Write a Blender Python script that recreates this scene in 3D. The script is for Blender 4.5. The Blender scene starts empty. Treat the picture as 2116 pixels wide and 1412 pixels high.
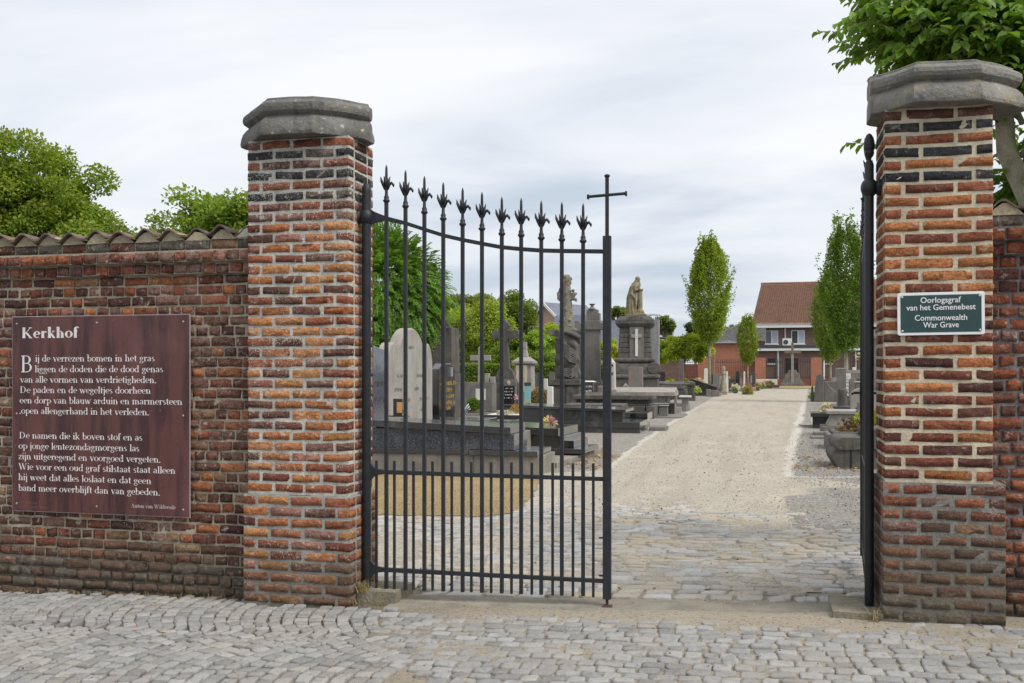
import bpy, bmesh, math, random
import numpy as np
from math import radians, sin, cos, pi

random.seed(7); RNG = np.random.default_rng(11)
sc = bpy.context.scene
col = sc.collection

# ------------------------------------------------------------------ camera
PSI = radians(14.0); CS, SN = math.cos(PSI), math.sin(PSI)
FPX, CXP, HOR, EYE = 2057.0, 1058.0, 765.0, 1.5
cam_d = bpy.data.cameras.new('camera'); cam = bpy.data.objects.new('camera', cam_d); col.objects.link(cam)
cam.location = (0, 0, EYE); cam.rotation_euler = (radians(90), 0, PSI)
cam_d.sensor_width = 36; cam_d.lens = 36 * FPX / 2116; cam_d.shift_y = (HOR - 706) / 2116
cam_d.clip_end = 2000; cam_d.clip_start = 0.05
sc.camera = cam

# ------------------------------------------------------------------ world + sun
SUN_EL, SUN_AZ = radians(50), radians(112)     # azimuth measured from +Y clockwise
w = bpy.data.worlds.new('World'); sc.world = w; w.use_nodes = True
nt = w.node_tree; nt.nodes.clear()
N = nt.nodes.new; L = nt.links.new
out = N('ShaderNodeOutputWorld'); bg = N('ShaderNodeBackground'); bg.inputs['Strength'].default_value = 0.1
sky = N('ShaderNodeTexSky'); sky.sky_type = 'NISHITA'; sky.sun_disc = False
sky.sun_elevation = SUN_EL; sky.sun_rotation = SUN_AZ; sky.air_density = 1.2; sky.dust_density = 1.5
tc = N('ShaderNodeTexCoord'); sep = N('ShaderNodeSeparateXYZ'); L(tc.outputs['Generated'], sep.inputs[0])
def wmath(op, a, b=None, c=None):
    n = N('ShaderNodeMath'); n.operation = op
    for i, v in enumerate((a, b, c)):
        if v is None: continue
        if isinstance(v, (int, float)): n.inputs[i].default_value = v
        else: L(v, n.inputs[i])
    return n.outputs[0]
zz = wmath('ADD', wmath('MAXIMUM', sep.outputs[2], 0.0), 0.20)
ux = wmath('DIVIDE', sep.outputs[0], zz); uy = wmath('DIVIDE', sep.outputs[1], zz)
cmb = N('ShaderNodeCombineXYZ'); L(ux, cmb.inputs[0]); L(uy, cmb.inputs[1])
mp = N('ShaderNodeMapping'); L(cmb.outputs[0], mp.inputs[0]); mp.inputs['Rotation'].default_value = (0, 0, radians(-20)); mp.inputs['Scale'].default_value = (0.55, 1.0, 1)
n1 = N('ShaderNodeTexNoise'); L(mp.outputs[0], n1.inputs['Vector']); n1.inputs['Scale'].default_value = 1.5; n1.inputs['Detail'].default_value = 7; n1.inputs['Roughness'].default_value = 0.52
n1.inputs['Distortion'].default_value = 0.3
n2 = N('ShaderNodeTexNoise'); L(mp.outputs[0], n2.inputs['Vector']); n2.inputs['Scale'].default_value = 0.7; n2.inputs['Detail'].default_value = 3
mixn = wmath('ADD', wmath('MULTIPLY', n1.outputs[0], 0.62), wmath('MULTIPLY', n2.outputs[0], 0.38))
# brighter cloud higher up, bluer and darker low on the horizon
elev = wmath('MULTIPLY', wmath('MAXIMUM', sep.outputs[2], 0.0), 0.33)
mixn = wmath('ADD', mixn, elev)
cr = N('ShaderNodeValToRGB'); L(mixn, cr.inputs[0])
e = cr.color_ramp.elements
e[0].position = 0.45; e[0].color = (4.7, 5.35, 6.2, 1)
e[1].position = 0.66; e[1].color = (8.05, 8.12, 8.3, 1)
x_ = e.new(0.55); x_.color = (6.8, 7.1, 7.6, 1)
mx = N('ShaderNodeMixRGB'); mx.inputs[0].default_value = 0.92
L(sky.outputs[0], mx.inputs[1]); L(cr.outputs[0], mx.inputs[2])
L(mx.outputs[0], bg.inputs[0]); L(bg.outputs[0], out.inputs[0])

sd = bpy.data.lights.new('sun', 'SUN'); sun = bpy.data.objects.new('sun', sd); col.objects.link(sun)
sd.energy = 2.6; sd.angle = radians(28); sd.color = (1.0, 0.95, 0.87)
from mathutils import Vector
sun.rotation_euler = Vector((sin(SUN_AZ) * cos(SUN_EL), cos(SUN_AZ) * cos(SUN_EL), sin(SUN_EL))).to_track_quat('Z', 'Y').to_euler()
sc.view_settings.view_transform = 'Standard'; sc.view_settings.look = 'None'
sc.view_settings.exposure = 0.34; sc.view_settings.gamma = 1.0

# ------------------------------------------------------------------ layout helpers (photo measurements -> metres)
def PD(px, D):            # point on the ground at depth D
    u = (px - CXP) / FPX
    return (D * (-SN + u * CS), D * (CS + u * SN))
def DY(py, z=0.0): return (EYE - z) * FPX / (py - HOR)
def G(px, py): return PD(px, DY(py))
def ZD(py, D): return EYE - (py - HOR) * D / FPX
def XY(px, Y):            # point with world Y on the ray through column px
    u = (px - CXP) / FPX; D = Y / (CS + u * SN)
    return D * (-SN + u * CS), D

def hsh(ix, iy, s=0):
    n = (ix * 374761393 + iy * 668265263 + s * 982451653) & 0xFFFFFFFF
    n = ((n ^ (n >> 13)) * 1274126177) & 0xFFFFFFFF
    return ((n ^ (n >> 16)) & 0xFFFFFF) / float(0xFFFFFF)
def vnoise(x, y, s=0):
    x = np.asarray(x, float); y = np.asarray(y, float)
    ix = np.floor(x).astype(np.int64); iy = np.floor(y).astype(np.int64)
    fx = x - ix; fy = y - iy; fx = fx * fx * (3 - 2 * fx); fy = fy * fy * (3 - 2 * fy)
    a = hsh(ix, iy, s); b = hsh(ix + 1, iy, s); c = hsh(ix, iy + 1, s); d = hsh(ix + 1, iy + 1, s)
    return (a * (1 - fx) + b * fx) * (1 - fy) + (c * (1 - fx) + d * fx) * fy
def fbm(x, y, s=0, o=4):
    r = 0; a = 0.5; t = 0
    for i in range(o):
        r = r + a * vnoise(np.asarray(x) * 2 ** i + 17.3 * i, np.asarray(y) * 2 ** i + 5.1 * i, s + i); t += a; a *= 0.5
    return r / t
def gz(X, Y):             # the street rises gently towards the right
    X = np.asarray(X, float); Y = np.asarray(Y, float)
    t = np.clip((Y - 7.5) / 6.0, 0, 1); t = 1 - t * t * (3 - 2 * t)
    return 0.029 * (np.clip(X, -9, 6) + 2.45) * t

# ------------------------------------------------------------------ object helpers
def link(o, parent=None):
    col.objects.link(o)
    if parent is not None: o.parent = parent
    return o
def tag(o, label=None, cat=None, group=None, kind=None):
    if label: o['label'] = label
    if cat: o['category'] = cat
    if group: o['group'] = group
    if kind: o['kind'] = kind
    return o
def thing(name, label, cat, loc=(0, 0, 0), rz=0.0, group=None):
    o = bpy.data.objects.new(name, None); o.empty_display_size = 0.2; col.objects.link(o)
    l = tuple(loc) if len(loc) == 3 else (loc[0], loc[1], 0.0)
    o.location = l; o.rotation_euler = (0, 0, rz)
    return tag(o, label, cat, group)
def np_mesh(name, V, F, m, parent=None, cols=None, smooth=False):
    V = np.asarray(V, np.float32).reshape(-1, 3)
    groups = F if isinstance(F, list) else [F]
    groups = [np.asarray(f, np.int32) for f in groups if len(f)]
    me = bpy.data.meshes.new(name); me.vertices.add(len(V)); me.vertices.foreach_set('co', V.ravel())
    nl = sum(f.size for f in groups); nf = sum(len(f) for f in groups)
    me.loops.add(nl); me.loops.foreach_set('vertex_index', np.concatenate([f.ravel() for f in groups]))
    st = []; k = 0
    for f in groups:
        st.append(k + np.arange(len(f)) * f.shape[1]); k += f.size
    me.polygons.add(nf); me.polygons.foreach_set('loop_start', np.concatenate(st).astype(np.int32))
    if smooth: me.polygons.foreach_set('use_smooth', np.ones(nf, bool))
    if cols is not None:
        a = me.color_attributes.new('Col', 'FLOAT_COLOR', 'POINT')
        c = np.ones((len(V), 4), np.float32); c[:, :3] = cols; a.data.foreach_set('color', c.ravel())
    me.update(); me.validate()
    me.materials.append(m)
    return link(bpy.data.objects.new(name, me), parent)

class MB:
    def __init__(s): s.v = []; s.f = []
    def add(s, vs, fs):
        o = len(s.v); s.v += [tuple(map(float, v)) for v in vs]; s.f += [tuple(i + o for i in f) for f in fs]; return s
    def box(s, x0, x1, y0, y1, z0, z1, tx=0, ty=0, dz=0):
        # tx, ty: inset of the top; dz: extra height of the x0 side of the top
        return s.add([(x0, y0, z0), (x1, y0, z0), (x1, y1, z0), (x0, y1, z0),
                      (x0 + tx, y0 + ty, z1 + dz), (x1 - tx, y0 + ty, z1), (x1 - tx, y1 - ty, z1), (x0 + tx, y1 - ty, z1 + dz)],
                     [(0, 3, 2, 1), (4, 5, 6, 7), (0, 1, 5, 4), (1, 2, 6, 5), (2, 3, 7, 6), (3, 0, 4, 7)])
    def prism(s, poly, a, b, axis='y'):
        # poly in the two other axes (x,z) for 'y', (y,z) for 'x', (x,y) for 'z'
        n = len(poly)
        def P(p, t): return {'y': (p[0], t, p[1]), 'x': (t, p[0], p[1]), 'z': (p[0], p[1], t)}[axis]
        vs = [P(p, a) for p in poly] + [P(p, b) for p in poly]
        fs = [tuple(range(n)), tuple(range(2 * n - 1, n - 1, -1))] + [(i, i + n, (i + 1) % n + n, (i + 1) % n) for i in range(n)]
        return s.add(vs, fs)
    def tube(s, pts, rad, n=8, cap=True):
        pts = [np.array(p, float) for p in pts]
        if isinstance(rad, (int, float)): rad = [rad] * len(pts)
        vs = []; 
        for i, p in enumerate(pts):
            d = pts[min(i + 1, len(pts) - 1)] - pts[max(i - 1, 0)]; d = d / (np.linalg.norm(d) + 1e-9)
            a = np.array((0, 0, 1.)) if abs(d[2]) < 0.9 else np.array((1., 0, 0))
            u = np.cross(a, d); u /= np.linalg.norm(u); v = np.cross(d, u)
            for k in range(n):
                t = 2 * pi * k / n; vs.append(p + rad[i] * (cos(t) * u + sin(t) * v))
        fs = []
        for i in range(len(pts) - 1):
            for k in range(n):
                k2 = (k + 1) % n; fs.append((i * n + k, i * n + k2, (i + 1) * n + k2, (i + 1) * n + k))
        if cap: fs += [tuple(range(n - 1, -1, -1)), tuple((len(pts) - 1) * n + k for k in range(n))]
        return s.add(vs, fs)
    def lathe(s, prof, c=(0, 0, 0), n=16, rip=None, sq=0):
        # prof list of (r, z); rip(theta, z) -> radius factor
        vs = []
        for r, z in prof:
            for k in range(n):
                t = 2 * pi * (k + 0.5) / n; q = r * (rip(t, z) if rip else 1)
                if sq: q = q / max(abs(cos(t)), abs(sin(t)))
                vs.append((c[0] + q * cos(t), c[1] + q * sin(t), c[2] + z))
        fs = []; m = len(prof)
        for i in range(m - 1):
            for k in range(n):
                k2 = (k + 1) % n; fs.append((i * n + k, i * n + k2, (i + 1) * n + k2, (i + 1) * n + k))
        fs += [tuple(range(n - 1, -1, -1)), tuple((m - 1) * n + k for k in range(n))]
        return s.add(vs, fs)
    def ball(s, c, r, n=12, m=8):
        if isinstance(r, (int, float)): r = (r, r, r)
        vs = [(c[0], c[1], c[2] - r[2])]
        for i in range(1, m):
            a = -pi / 2 + pi * i / m
            for k in range(n):
                t = 2 * pi * k / n; vs.append((c[0] + r[0] * cos(a) * cos(t), c[1] + r[1] * cos(a) * sin(t), c[2] + r[2] * sin(a)))
        vs.append((c[0], c[1], c[2] + r[2])); fs = []
        for k in range(n): fs.append((0, 1 + (k + 1) % n, 1 + k))
        for i in range(m - 2):
            for k in range(n):
                k2 = (k + 1) % n; a = 1 + i * n; fs.append((a + k, a + k2, a + n + k2, a + n + k))
        a = 1 + (m - 2) * n
        for k in range(n): fs.append((a + k, a + (k + 1) % n, len(vs) - 1))
        return s.add(vs, fs)
    def build(s, name, m, parent=None, bevel=0, smooth=False, remesh=0, seg=2):
        me = bpy.data.meshes.new(name); me.from_pydata(s.v, [], s.f); me.validate(); me.update()
        me.materials.append(m)
        if smooth:
            for p in me.polygons: p.use_smooth = True
        o = link(bpy.data.objects.new(name, me), parent)
        if remesh:
            r = o.modifiers.new('remesh', 'REMESH'); r.mode = 'VOXEL'; r.voxel_size = remesh; r.use_smooth_shade = True
            q = o.modifiers.new('smooth', 'SMOOTH'); q.iterations = 2; q.factor = 0.5
        if bevel:
            b = o.modifiers.new('bevel', 'BEVEL'); b.width = bevel; b.segments = seg; b.limit_method = 'ANGLE'; b.angle_limit = radians(35)
        return o

# ------------------------------------------------------------------ materials
class NT:
    def __init__(s, name):
        s.m = bpy.data.materials.new(name); s.m.use_nodes = True; s.t = s.m.node_tree; s.t.nodes.clear()
        s.o = s.n('ShaderNodeOutputMaterial'); s.b = s.n('ShaderNodeBsdfPrincipled'); s.l(s.b.outputs[0], s.o.inputs[0])
    def n(s, t): return s.t.nodes.new(t)
    def l(s, a, b): s.t.links.new(a, b)
    def put(s, v, i):
        if isinstance(v, (int, float)): i.default_value = v
        elif isinstance(v, tuple): i.default_value = v if len(v) == 4 or i.type == 'VECTOR' else (*v, 1)
        else: s.l(v, i)
    def co(s, kind='Object', scale=None):
        c = s.n('ShaderNodeTexCoord').outputs[kind]
        if scale is None: return c
        m = s.n('ShaderNodeMapping'); s.l(c, m.inputs[0]); m.inputs['Scale'].default_value = scale; return m.outputs[0]
    def pos(s): return s.n('ShaderNodeNewGeometry').outputs['Position']
    def noise(s, v, sc, det=4, ro=0.55, dist=0):
        n = s.n('ShaderNodeTexNoise'); s.l(v, n.inputs['Vector']); n.inputs['Scale'].default_value = sc; n.inputs['Detail'].default_value = det
        n.inputs['Roughness'].default_value = ro; n.inputs['Distortion'].default_value = dist; return n.outputs[0]
    def vor(s, v, sc, out='Distance', feat='F1', rnd=1):
        n = s.n('ShaderNodeTexVoronoi'); s.l(v, n.inputs['Vector']); n.inputs['Scale'].default_value = sc; n.feature = feat; n.inputs['Randomness'].default_value = rnd
        return n.outputs[out]
    def ramp(s, v, a, b):
        n = s.n('ShaderNodeMapRange'); n.interpolation_type = 'SMOOTHSTEP'; s.put(v, n.inputs[0]); n.inputs[1].default_value = a; n.inputs[2].default_value = b; return n.outputs[0]
    def mix(s, f, a, b, mode='MIX'):
        n = s.n('ShaderNodeMixRGB'); n.blend_type = mode; s.put(f, n.inputs[0]); s.put(a, n.inputs[1]); s.put(b, n.inputs[2]); return n.outputs[0]
    def math(s, op, a, b=0.0):
        n = s.n('ShaderNodeMath'); n.operation = op; s.put(a, n.inputs[0]); s.put(b, n.inputs[1]); return n.outputs[0]
    def attr(s, name='Col'):
        n = s.n('ShaderNodeAttribute'); n.attribute_name = name; return n.outputs['Color']
    def sep(s, v):
        n = s.n('ShaderNodeSeparateXYZ'); s.l(v, n.inputs[0]); return n.outputs
    def bump(s, h, strength=0.5, dist=0.01):
        n = s.n('ShaderNodeBump'); s.put(h, n.inputs['Height']); n.inputs['Strength'].default_value = strength; n.inputs['Distance'].default_value = dist
        s.l(n.outputs[0], s.b.inputs['Normal'])
    def fin(s, c, rough=0.85, metal=0, spec=0.3):
        s.put(c, s.b.inputs['Base Color']); s.put(rough, s.b.inputs['Roughness']); s.b.inputs['Metallic'].default_value = metal
        s.b.inputs['Specular IOR Level'].default_value = spec; return s.m

def stone(name, c, c2=None, rough=0.85, streak=0.35, lichen=0.0, sc=3.0, bump=0.4, grain=60, spots=0.25):
    t = NT(name); v = t.co(); c2 = c2 or tuple(x * 0.6 for x in c)
    a = t.mix(t.ramp(t.noise(v, sc, 5, 0.6), 0.35, 0.68), c, c2)
    st = t.noise(t.co('Object', (9, 9, 0.6)), 1.6, 4, 0.6)
    a = t.mix(t.math('MULTIPLY', t.ramp(st, 0.5, 0.72), streak), a, tuple(x * 0.35 for x in c))
    g = t.noise(v, grain, 3, 0.7)
    a = t.mix(t.math('MULTIPLY', t.ramp(g, 0.35, 0.7), 0.35), a, tuple(min(1, x * 1.55) for x in c))
    a = t.mix(t.math('MULTIPLY', t.ramp(t.noise(v, sc * 7, 3, 0.6), 0.62, 0.72), spots), a, (0.42, 0.42, 0.38))
    if lichen:
        a = t.mix(t.math('MULTIPLY', t.ramp(t.noise(v, sc * 2.5, 5, 0.65), 0.5, 0.62), lichen), a, (0.33, 0.27, 0.09))
    t.bump(t.math('ADD', t.noise(v, 14, 5, 0.65), t.math('MULTIPLY', g, 0.3)), bump, 0.02)
    return t.fin(a, rough)
def granite(name, c, speck, rough=0.22, sc=90, amt=0.6):
    t = NT(name); v = t.co()
    a = t.mix(t.math('MULTIPLY', t.ramp(t.noise(v, sc, 3, 0.8), 0.48, 0.6), amt), c, speck)
    a = t.mix(t.math('MULTIPLY', t.ramp(t.vor(v, sc * 0.8, 'Distance'), 0.35, 0.15), 0.35), a, tuple(x * 0.4 for x in c))
    r = t.math('ADD', rough * 0.45, t.math('MULTIPLY', t.noise(v, 4, 4, 0.6), 0.16))
    d = t.math('MULTIPLY', t.ramp(t.noise(v, 2.5, 5, 0.7), 0.5, 0.75), 0.3)
    return t.fin(t.mix(d, a, (0.2, 0.19, 0.17)), r, 0, 0.95) if t.b.inputs['Coat Weight'].__setattr__('default_value', 0.6) is None and t.b.inputs['Coat Roughness'].__setattr__('default_value', 0.06) is None else None
def plain(name, c, rough=0.6, metal=0, var=0.15, sc=20, bump=0.1, spec=0.35):
    t = NT(name); v = t.co()
    a = t.mix(t.ramp(t.noise(v, sc, 4, 0.6), 0.3, 0.7), tuple(x * (1 - var) for x in c), tuple(min(1, x * (1 + var)) for x in c))
    if bump: t.bump(t.noise(v, sc * 3, 3, 0.6), bump, 0.005)
    return t.fin(a, rough, metal, spec)
def leafmat(name, tint=(1, 1, 1), trans=0.45):
    t = NT(name); a = t.mix(1.0, t.attr(), tint, 'MULTIPLY'); a = t.mix(t.math('MULTIPLY', t.noise(t.co(), 30, 2), 0.3), a, (0.05, 0.08, 0.015))
    t.fin(a, 0.5, 0, 0.35)
    tr = t.n('ShaderNodeBsdfTranslucent'); t.l(t.mix(1.0, a, (1.35, 1.4, 0.6), 'MULTIPLY'), tr.inputs[0])
    ms = t.n('ShaderNodeMixShader'); ms.inputs[0].default_value = trans; t.l(t.b.outputs[0], ms.inputs[1]); t.l(tr.outputs[0], ms.inputs[2]); t.l(ms.outputs[0], t.o.inputs[0])
    return t.m

def brickmat(name, white=0.3, dirtz=0.0, dirtc=(0.085, 0.072, 0.05), grime=0.25, speck=0.0):
    t = NT(name); v = t.pos(); c = t.attr()
    fine = t.noise(v, 70, 4, 0.7); mid = t.noise(t.co('Object', (1, 1, 2)), 22, 4, 0.6)
    a = t.mix(t.math('MULTIPLY', t.ramp(mid, 0.40, 0.64), 0.62), c, t.mix(1.0, c, (0.42, 0.38, 0.42), 'MULTIPLY'))
    a = t.mix(t.math('MULTIPLY', t.ramp(fine, 0.5, 0.64), 0.55), a, t.mix(1.0, c, (1.6, 1.45, 1.3), 'MULTIPLY'))
    a = t.mix(t.math('MULTIPLY', t.ramp(t.noise(v, 130, 3, 0.6), 0.56, 0.64), 0.6), a, (0.03, 0.02, 0.02))
    w_ = t.math('MULTIPLY', t.ramp(t.noise(v, 21, 5, 0.75, 0.6), 0.58, 0.64), white)
    a = t.mix(w_, a, (0.55, 0.50, 0.44))
    a = t.mix(t.math('MULTIPLY', t.ramp(t.noise(v, 1.7, 5, 0.65), 0.5, 0.7), grime), a, (0.06, 0.05, 0.045))
    if speck:   # lichen specks
        a = t.mix(t.math('MULTIPLY', t.math('MULTIPLY', t.ramp(t.noise(v, 110, 2, 0.5), 0.56, 0.66), t.ramp(t.noise(v, 2.6, 3, 0.6), 0.48, 0.62)), speck), a, (0.55, 0.54, 0.48))
        z = t.sep(v)[2]
    if dirtz:
        z = t.math('ADD', t.sep(v)[2], t.math('MULTIPLY', t.noise(v, 2.2, 4, 0.6), -0.75))
        a = t.mix(t.math('MULTIPLY', t.ramp(z, dirtz, dirtz - 0.42), 0.62), a, t.mix(t.noise(v, 12, 4), dirtc, tuple(x * 2.0 for x in dirtc)))
    bl = t.math('MULTIPLY', t.ramp(t.noise(v, 1.9, 6, 0.7), 0.50, 0.66), t.ramp(t.noise(v, 26, 4, 0.7), 0.42, 0.62))
    a = t.mix(t.math('MULTIPLY', bl, 0.30 * white), a, (0.55, 0.49, 0.42))
    t.bump(t.math('ADD', t.noise(v, 55, 5, 0.75), t.math('MULTIPLY', mid, 0.8)), 1.0, 0.022)
    return t.fin(a, 0.92, 0, 0.15)
def mortarmat(name, c, speck=0.2, dirtz=0.0, sp_c=(0.06, 0.06, 0.055)):
    t = NT(name); v = t.pos()
    a = t.mix(t.ramp(t.noise(v, 9, 5, 0.65), 0.3, 0.7), tuple(x * 0.78 for x in c), tuple(min(1, x * 1.15) for x in c))
    a = t.mix(t.math('MULTIPLY', t.ramp(t.noise(v, 95, 3, 0.7), 0.54, 0.66), speck), a, sp_c)
    a = t.mix(t.math('MULTIPLY', t.ramp(t.noise(v, 70, 2, 0.7), 0.62, 0.68), speck), a, (0.6, 0.59, 0.54))
    if dirtz:
        z = t.math('ADD', t.sep(v)[2], t.math('MULTIPLY', t.noise(v, 2.2, 4, 0.6), -0.75))
        a = t.mix(t.math('MULTIPLY', t.ramp(z, dirtz, dirtz - 0.42), 0.6), a, (0.14, 0.125, 0.095))
    t.bump(t.noise(v, 60, 5, 0.75), 1.0, 0.02)
    return t.fin(a, 0.95, 0, 0.1)
# ================================================================== MASONRY
def box_template(cx_, cy_, cz_):
    nx, ny, nz = len(cx_) - 1, len(cy_) - 1, len(cz_) - 1
    idx = {}; V = []
    for i in range(nx + 1):
        for j in range(ny + 1):
            for k in range(nz + 1):
                if i in (0, nx) or j in (0, ny) or k in (0, nz):
                    idx[(i, j, k)] = len(V); V.append((cx_[i], cy_[j], cz_[k]))
    F = []
    for i in range(nx):
        for j in range(ny):
            F.append([idx[(i, j, 0)], idx[(i, j + 1, 0)], idx[(i + 1, j + 1, 0)], idx[(i + 1, j, 0)]])
            F.append([idx[(i, j, nz)], idx[(i + 1, j, nz)], idx[(i + 1, j + 1, nz)], idx[(i, j + 1, nz)]])
    for i in range(nx):
        for k in range(nz):
            F.append([idx[(i, 0, k)], idx[(i + 1, 0, k)], idx[(i + 1, 0, k + 1)], idx[(i, 0, k + 1)]])
            F.append([idx[(i, ny, k)], idx[(i, ny, k + 1)], idx[(i + 1, ny, k + 1)], idx[(i + 1, ny, k)]])
    for j in range(ny):
        for k in range(nz):
            F.append([idx[(0, j, k)], idx[(0, j, k + 1)], idx[(0, j + 1, k + 1)], idx[(0, j + 1, k)]])
            F.append([idx[(nx, j, k)], idx[(nx, j + 1, k)], idx[(nx, j + 1, k + 1)], idx[(nx, j, k + 1)]])
    return np.array(V), np.array(F)
BT = box_template([-1, -.94, -.55, -.1, .35, .7, .94, 1], [-1, -.88, .88, 1], [-1, -.90, 0.05, .90, 1])
def bricks(name, B, m, parent, rough=0.0022, rnd=0.0042, rng=RNG):
    # B rows: cx, cy, cz, hx, hy, hz, r, g, b
    B = np.array(B, float); T, F = BT; n, k = len(B), len(T)
    c = B[:, None, 0:3]; h = B[:, None, 3:6]
    off = T[None] * h
    edge = (np.abs(T) > 0.999).sum(1)                      # 1 face, 2 edge, 3 corner
    inset = np.where(edge == 3, rnd, np.where(edge == 2, rnd * 0.45, 0))[None, :, None]
    per = (0.6 + 0.9 * rng.random((n, 1, 1)))
    off = off - np.sign(T)[None] * (np.abs(T) > 0.999)[None] * inset * per
    off = off + rng.normal(0, rough * 0.42, (n, k, 3)) * (0.7 + 0.7 * rng.random((n, 1, 1)))
    # a slow warp so outlines are not straight, slight tilt
    ph = rng.random((n, 1)) * 6.28
    off[:, :, 2] += np.sin(T[None, :, 0] * 2.1 + ph) * 0.0016 + T[None, :, 0] * rng.normal(0, 0.0016, (n, 1)) + T[None, :, 1] * rng.normal(0, 0.0012, (n, 1))
    off[:, :, 1] += T[None, :, 0] * rng.normal(0, 0.0015, (n, 1))
    V = (c + off).reshape(-1, 3)
    FF = (F[None] + (np.arange(n) * k)[:, None, None]).reshape(-1, 4)
    cols = np.repeat(np.clip(B[:, 6:9], 0.005, 1), k, 0)
    return np_mesh(name, V, FF, m, parent, cols, smooth=False)
PAL = {'o': (0.50, 0.20, 0.082), 'O': (0.56, 0.26, 0.105), 'r': (0.37, 0.135, 0.074), 'R': (0.25, 0.092, 0.062), 'b': (0.19, 0.092, 0.068), 'p': (0.28, 0.16, 0.13),
       'k': (0.058, 0.060, 0.066), 'd': (0.13, 0.062, 0.052), 't': (0.36, 0.22, 0.13), 'g': (0.17, 0.15, 0.125), 'w': (0.42, 0.20, 0.15)}
def pick(ws, rng=random):
    c = PAL[rng.choice(ws)]; k = 0.8 + 0.42 * rng.random(); j = 1 + 0.12 * (rng.random() - 0.5)
    return (c[0] * k, c[1] * k * j, c[2] * k * j)
def noisy_box(mb, x0, x1, y0, y1, z0, z1, st=0.03, amp=0.003, seed=3, faces='fblrt'):
    # mortar body: a box whose faces are finely divided and slightly uneven
    def face(o, a, b, n):
        la, lb = np.linalg.norm(a), np.linalg.norm(b); na, nb = max(1, int(la / st)), max(1, int(lb / st))
        S, T_ = np.meshgrid(np.linspace(0, 1, na + 1), np.linspace(0, 1, nb + 1), indexing='ij')
        P = o + S[..., None] * a + T_[..., None] * b
        q = fbm(S * la * 22 + seed * 3.1, T_ * lb * 22 + seed * 7.7, seed) - 0.5
        q[0, :] = 0; q[-1, :] = 0; q[:, 0] = 0; q[:, -1] = 0
        P = P + q[..., None] * 2 * amp * n
        vs = P.reshape(-1, 3); fs = [(i * (nb + 1) + j, (i + 1) * (nb + 1) + j, (i + 1) * (nb + 1) + j + 1, i * (nb + 1) + j + 1) for i in range(na) for j in range(nb)]
        mb.add([tuple(v) for v in vs], fs)
    A = np.array; dxx, dyy, dzz = A((x1 - x0, 0, 0.)), A((0, y1 - y0, 0.)), A((0, 0, z1 - z0 + 0.))
    if 'f' in faces: face(A((x0, y0, z0)), dxx, dzz, A((0, -1, 0)))
    if 'b' in faces: face(A((x1, y1, z0)), -dxx, dzz, A((0, 1, 0)))
    if 'r' in faces: face(A((x1, y0, z0)), dyy, dzz, A((1, 0, 0)))
    if 'l' in faces: face(A((x0, y1, z0)), -dyy, dzz, A((-1, 0, 0)))
    if 't' in faces: face(A((x0, y0, z1)), dxx, dyy, A((0, 0, 1)))

def pillar_bricks(B, x0, x1, y0, y1, z0, z1, n, colfn, L=0.18, W=0.088, J=0.018, flush=0.0, rng=random):
    """courses of real bricks round the four faces of a pier, bonded at the corners"""
    P = (z1 - z0) / n; hz = (P - 0.0152) / 2
    for k in range(n):
        cz = z0 + (k + 0.5) * P; odd = k % 2
        for side in range(4):
            if side in (0, 2):
                a0, a1 = x0, x1; first = W if odd else L; last = W if not odd else L
                if side == 2: first, last = last, first
            else:
                a0, a1 = y0, y1; first = 0; last = 0
            run = []
            if side in (0, 2):
                run.append((a0, a0 + first)); e_ = a1 - last; p = a0 + first + J
                m = max(1, round((e_ - J - p + J) / (L + J))); s_ = (e_ - p) / m
                for i in range(m): run.append((p + i * s_, p + (i + 1) * s_ - J))
                run.append((e_, a1))
            else:
                # space between the corner bricks, whose depth on this face is W or L
                dep0 = (W if not odd else L); dep1 = dep0
                if side == 1: dep0 = L if not odd and False else (W if (last == 0 and True) else L)
                c_front = (L if ((odd and side == 3) or (not odd and side == 1)) else W)
                c_back = (L if ((odd and side == 1) or (not odd and side == 3)) else W)
                c_front, c_back = W, W
                p = a0 + c_front + J; e_ = a1 - c_back
                m = max(1, round((e_ - p) / (L + J) + (0.35 if odd else -0.35))); s_ = (e_ - p) / m
                for i in range(m): run.append((p + i * s_, p + (i + 1) * s_ - J))
            for (p, q) in run:
                if q - p < 0.03: continue
                jp = rng.uniform(-0.003, 0.003); c = colfn(k, n, side, (p + q) / 2)
                hl = (q - p) / 2 - rng.uniform(0, 0.003); pr = flush + rng.uniform(-0.001, 0.0015)
                hzz = hz - rng.uniform(0, 0.003)
                if side == 0: B.append(((p + q) / 2 + 0, y0 + W / 2 - pr, cz, hl, W / 2, hzz, *c))
                if side == 2: B.append(((p + q) / 2 + 0, y1 - W / 2 + pr, cz, hl, W / 2, hzz, *c))
                if side == 1: B.append((x1 - W / 2 + pr, (p + q) / 2, cz, W / 2, hl, hzz, *c))
                if side == 3: B.append((x0 + W / 2 - pr, (p + q) / 2, cz, W / 2, hl, hzz, *c))

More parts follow.
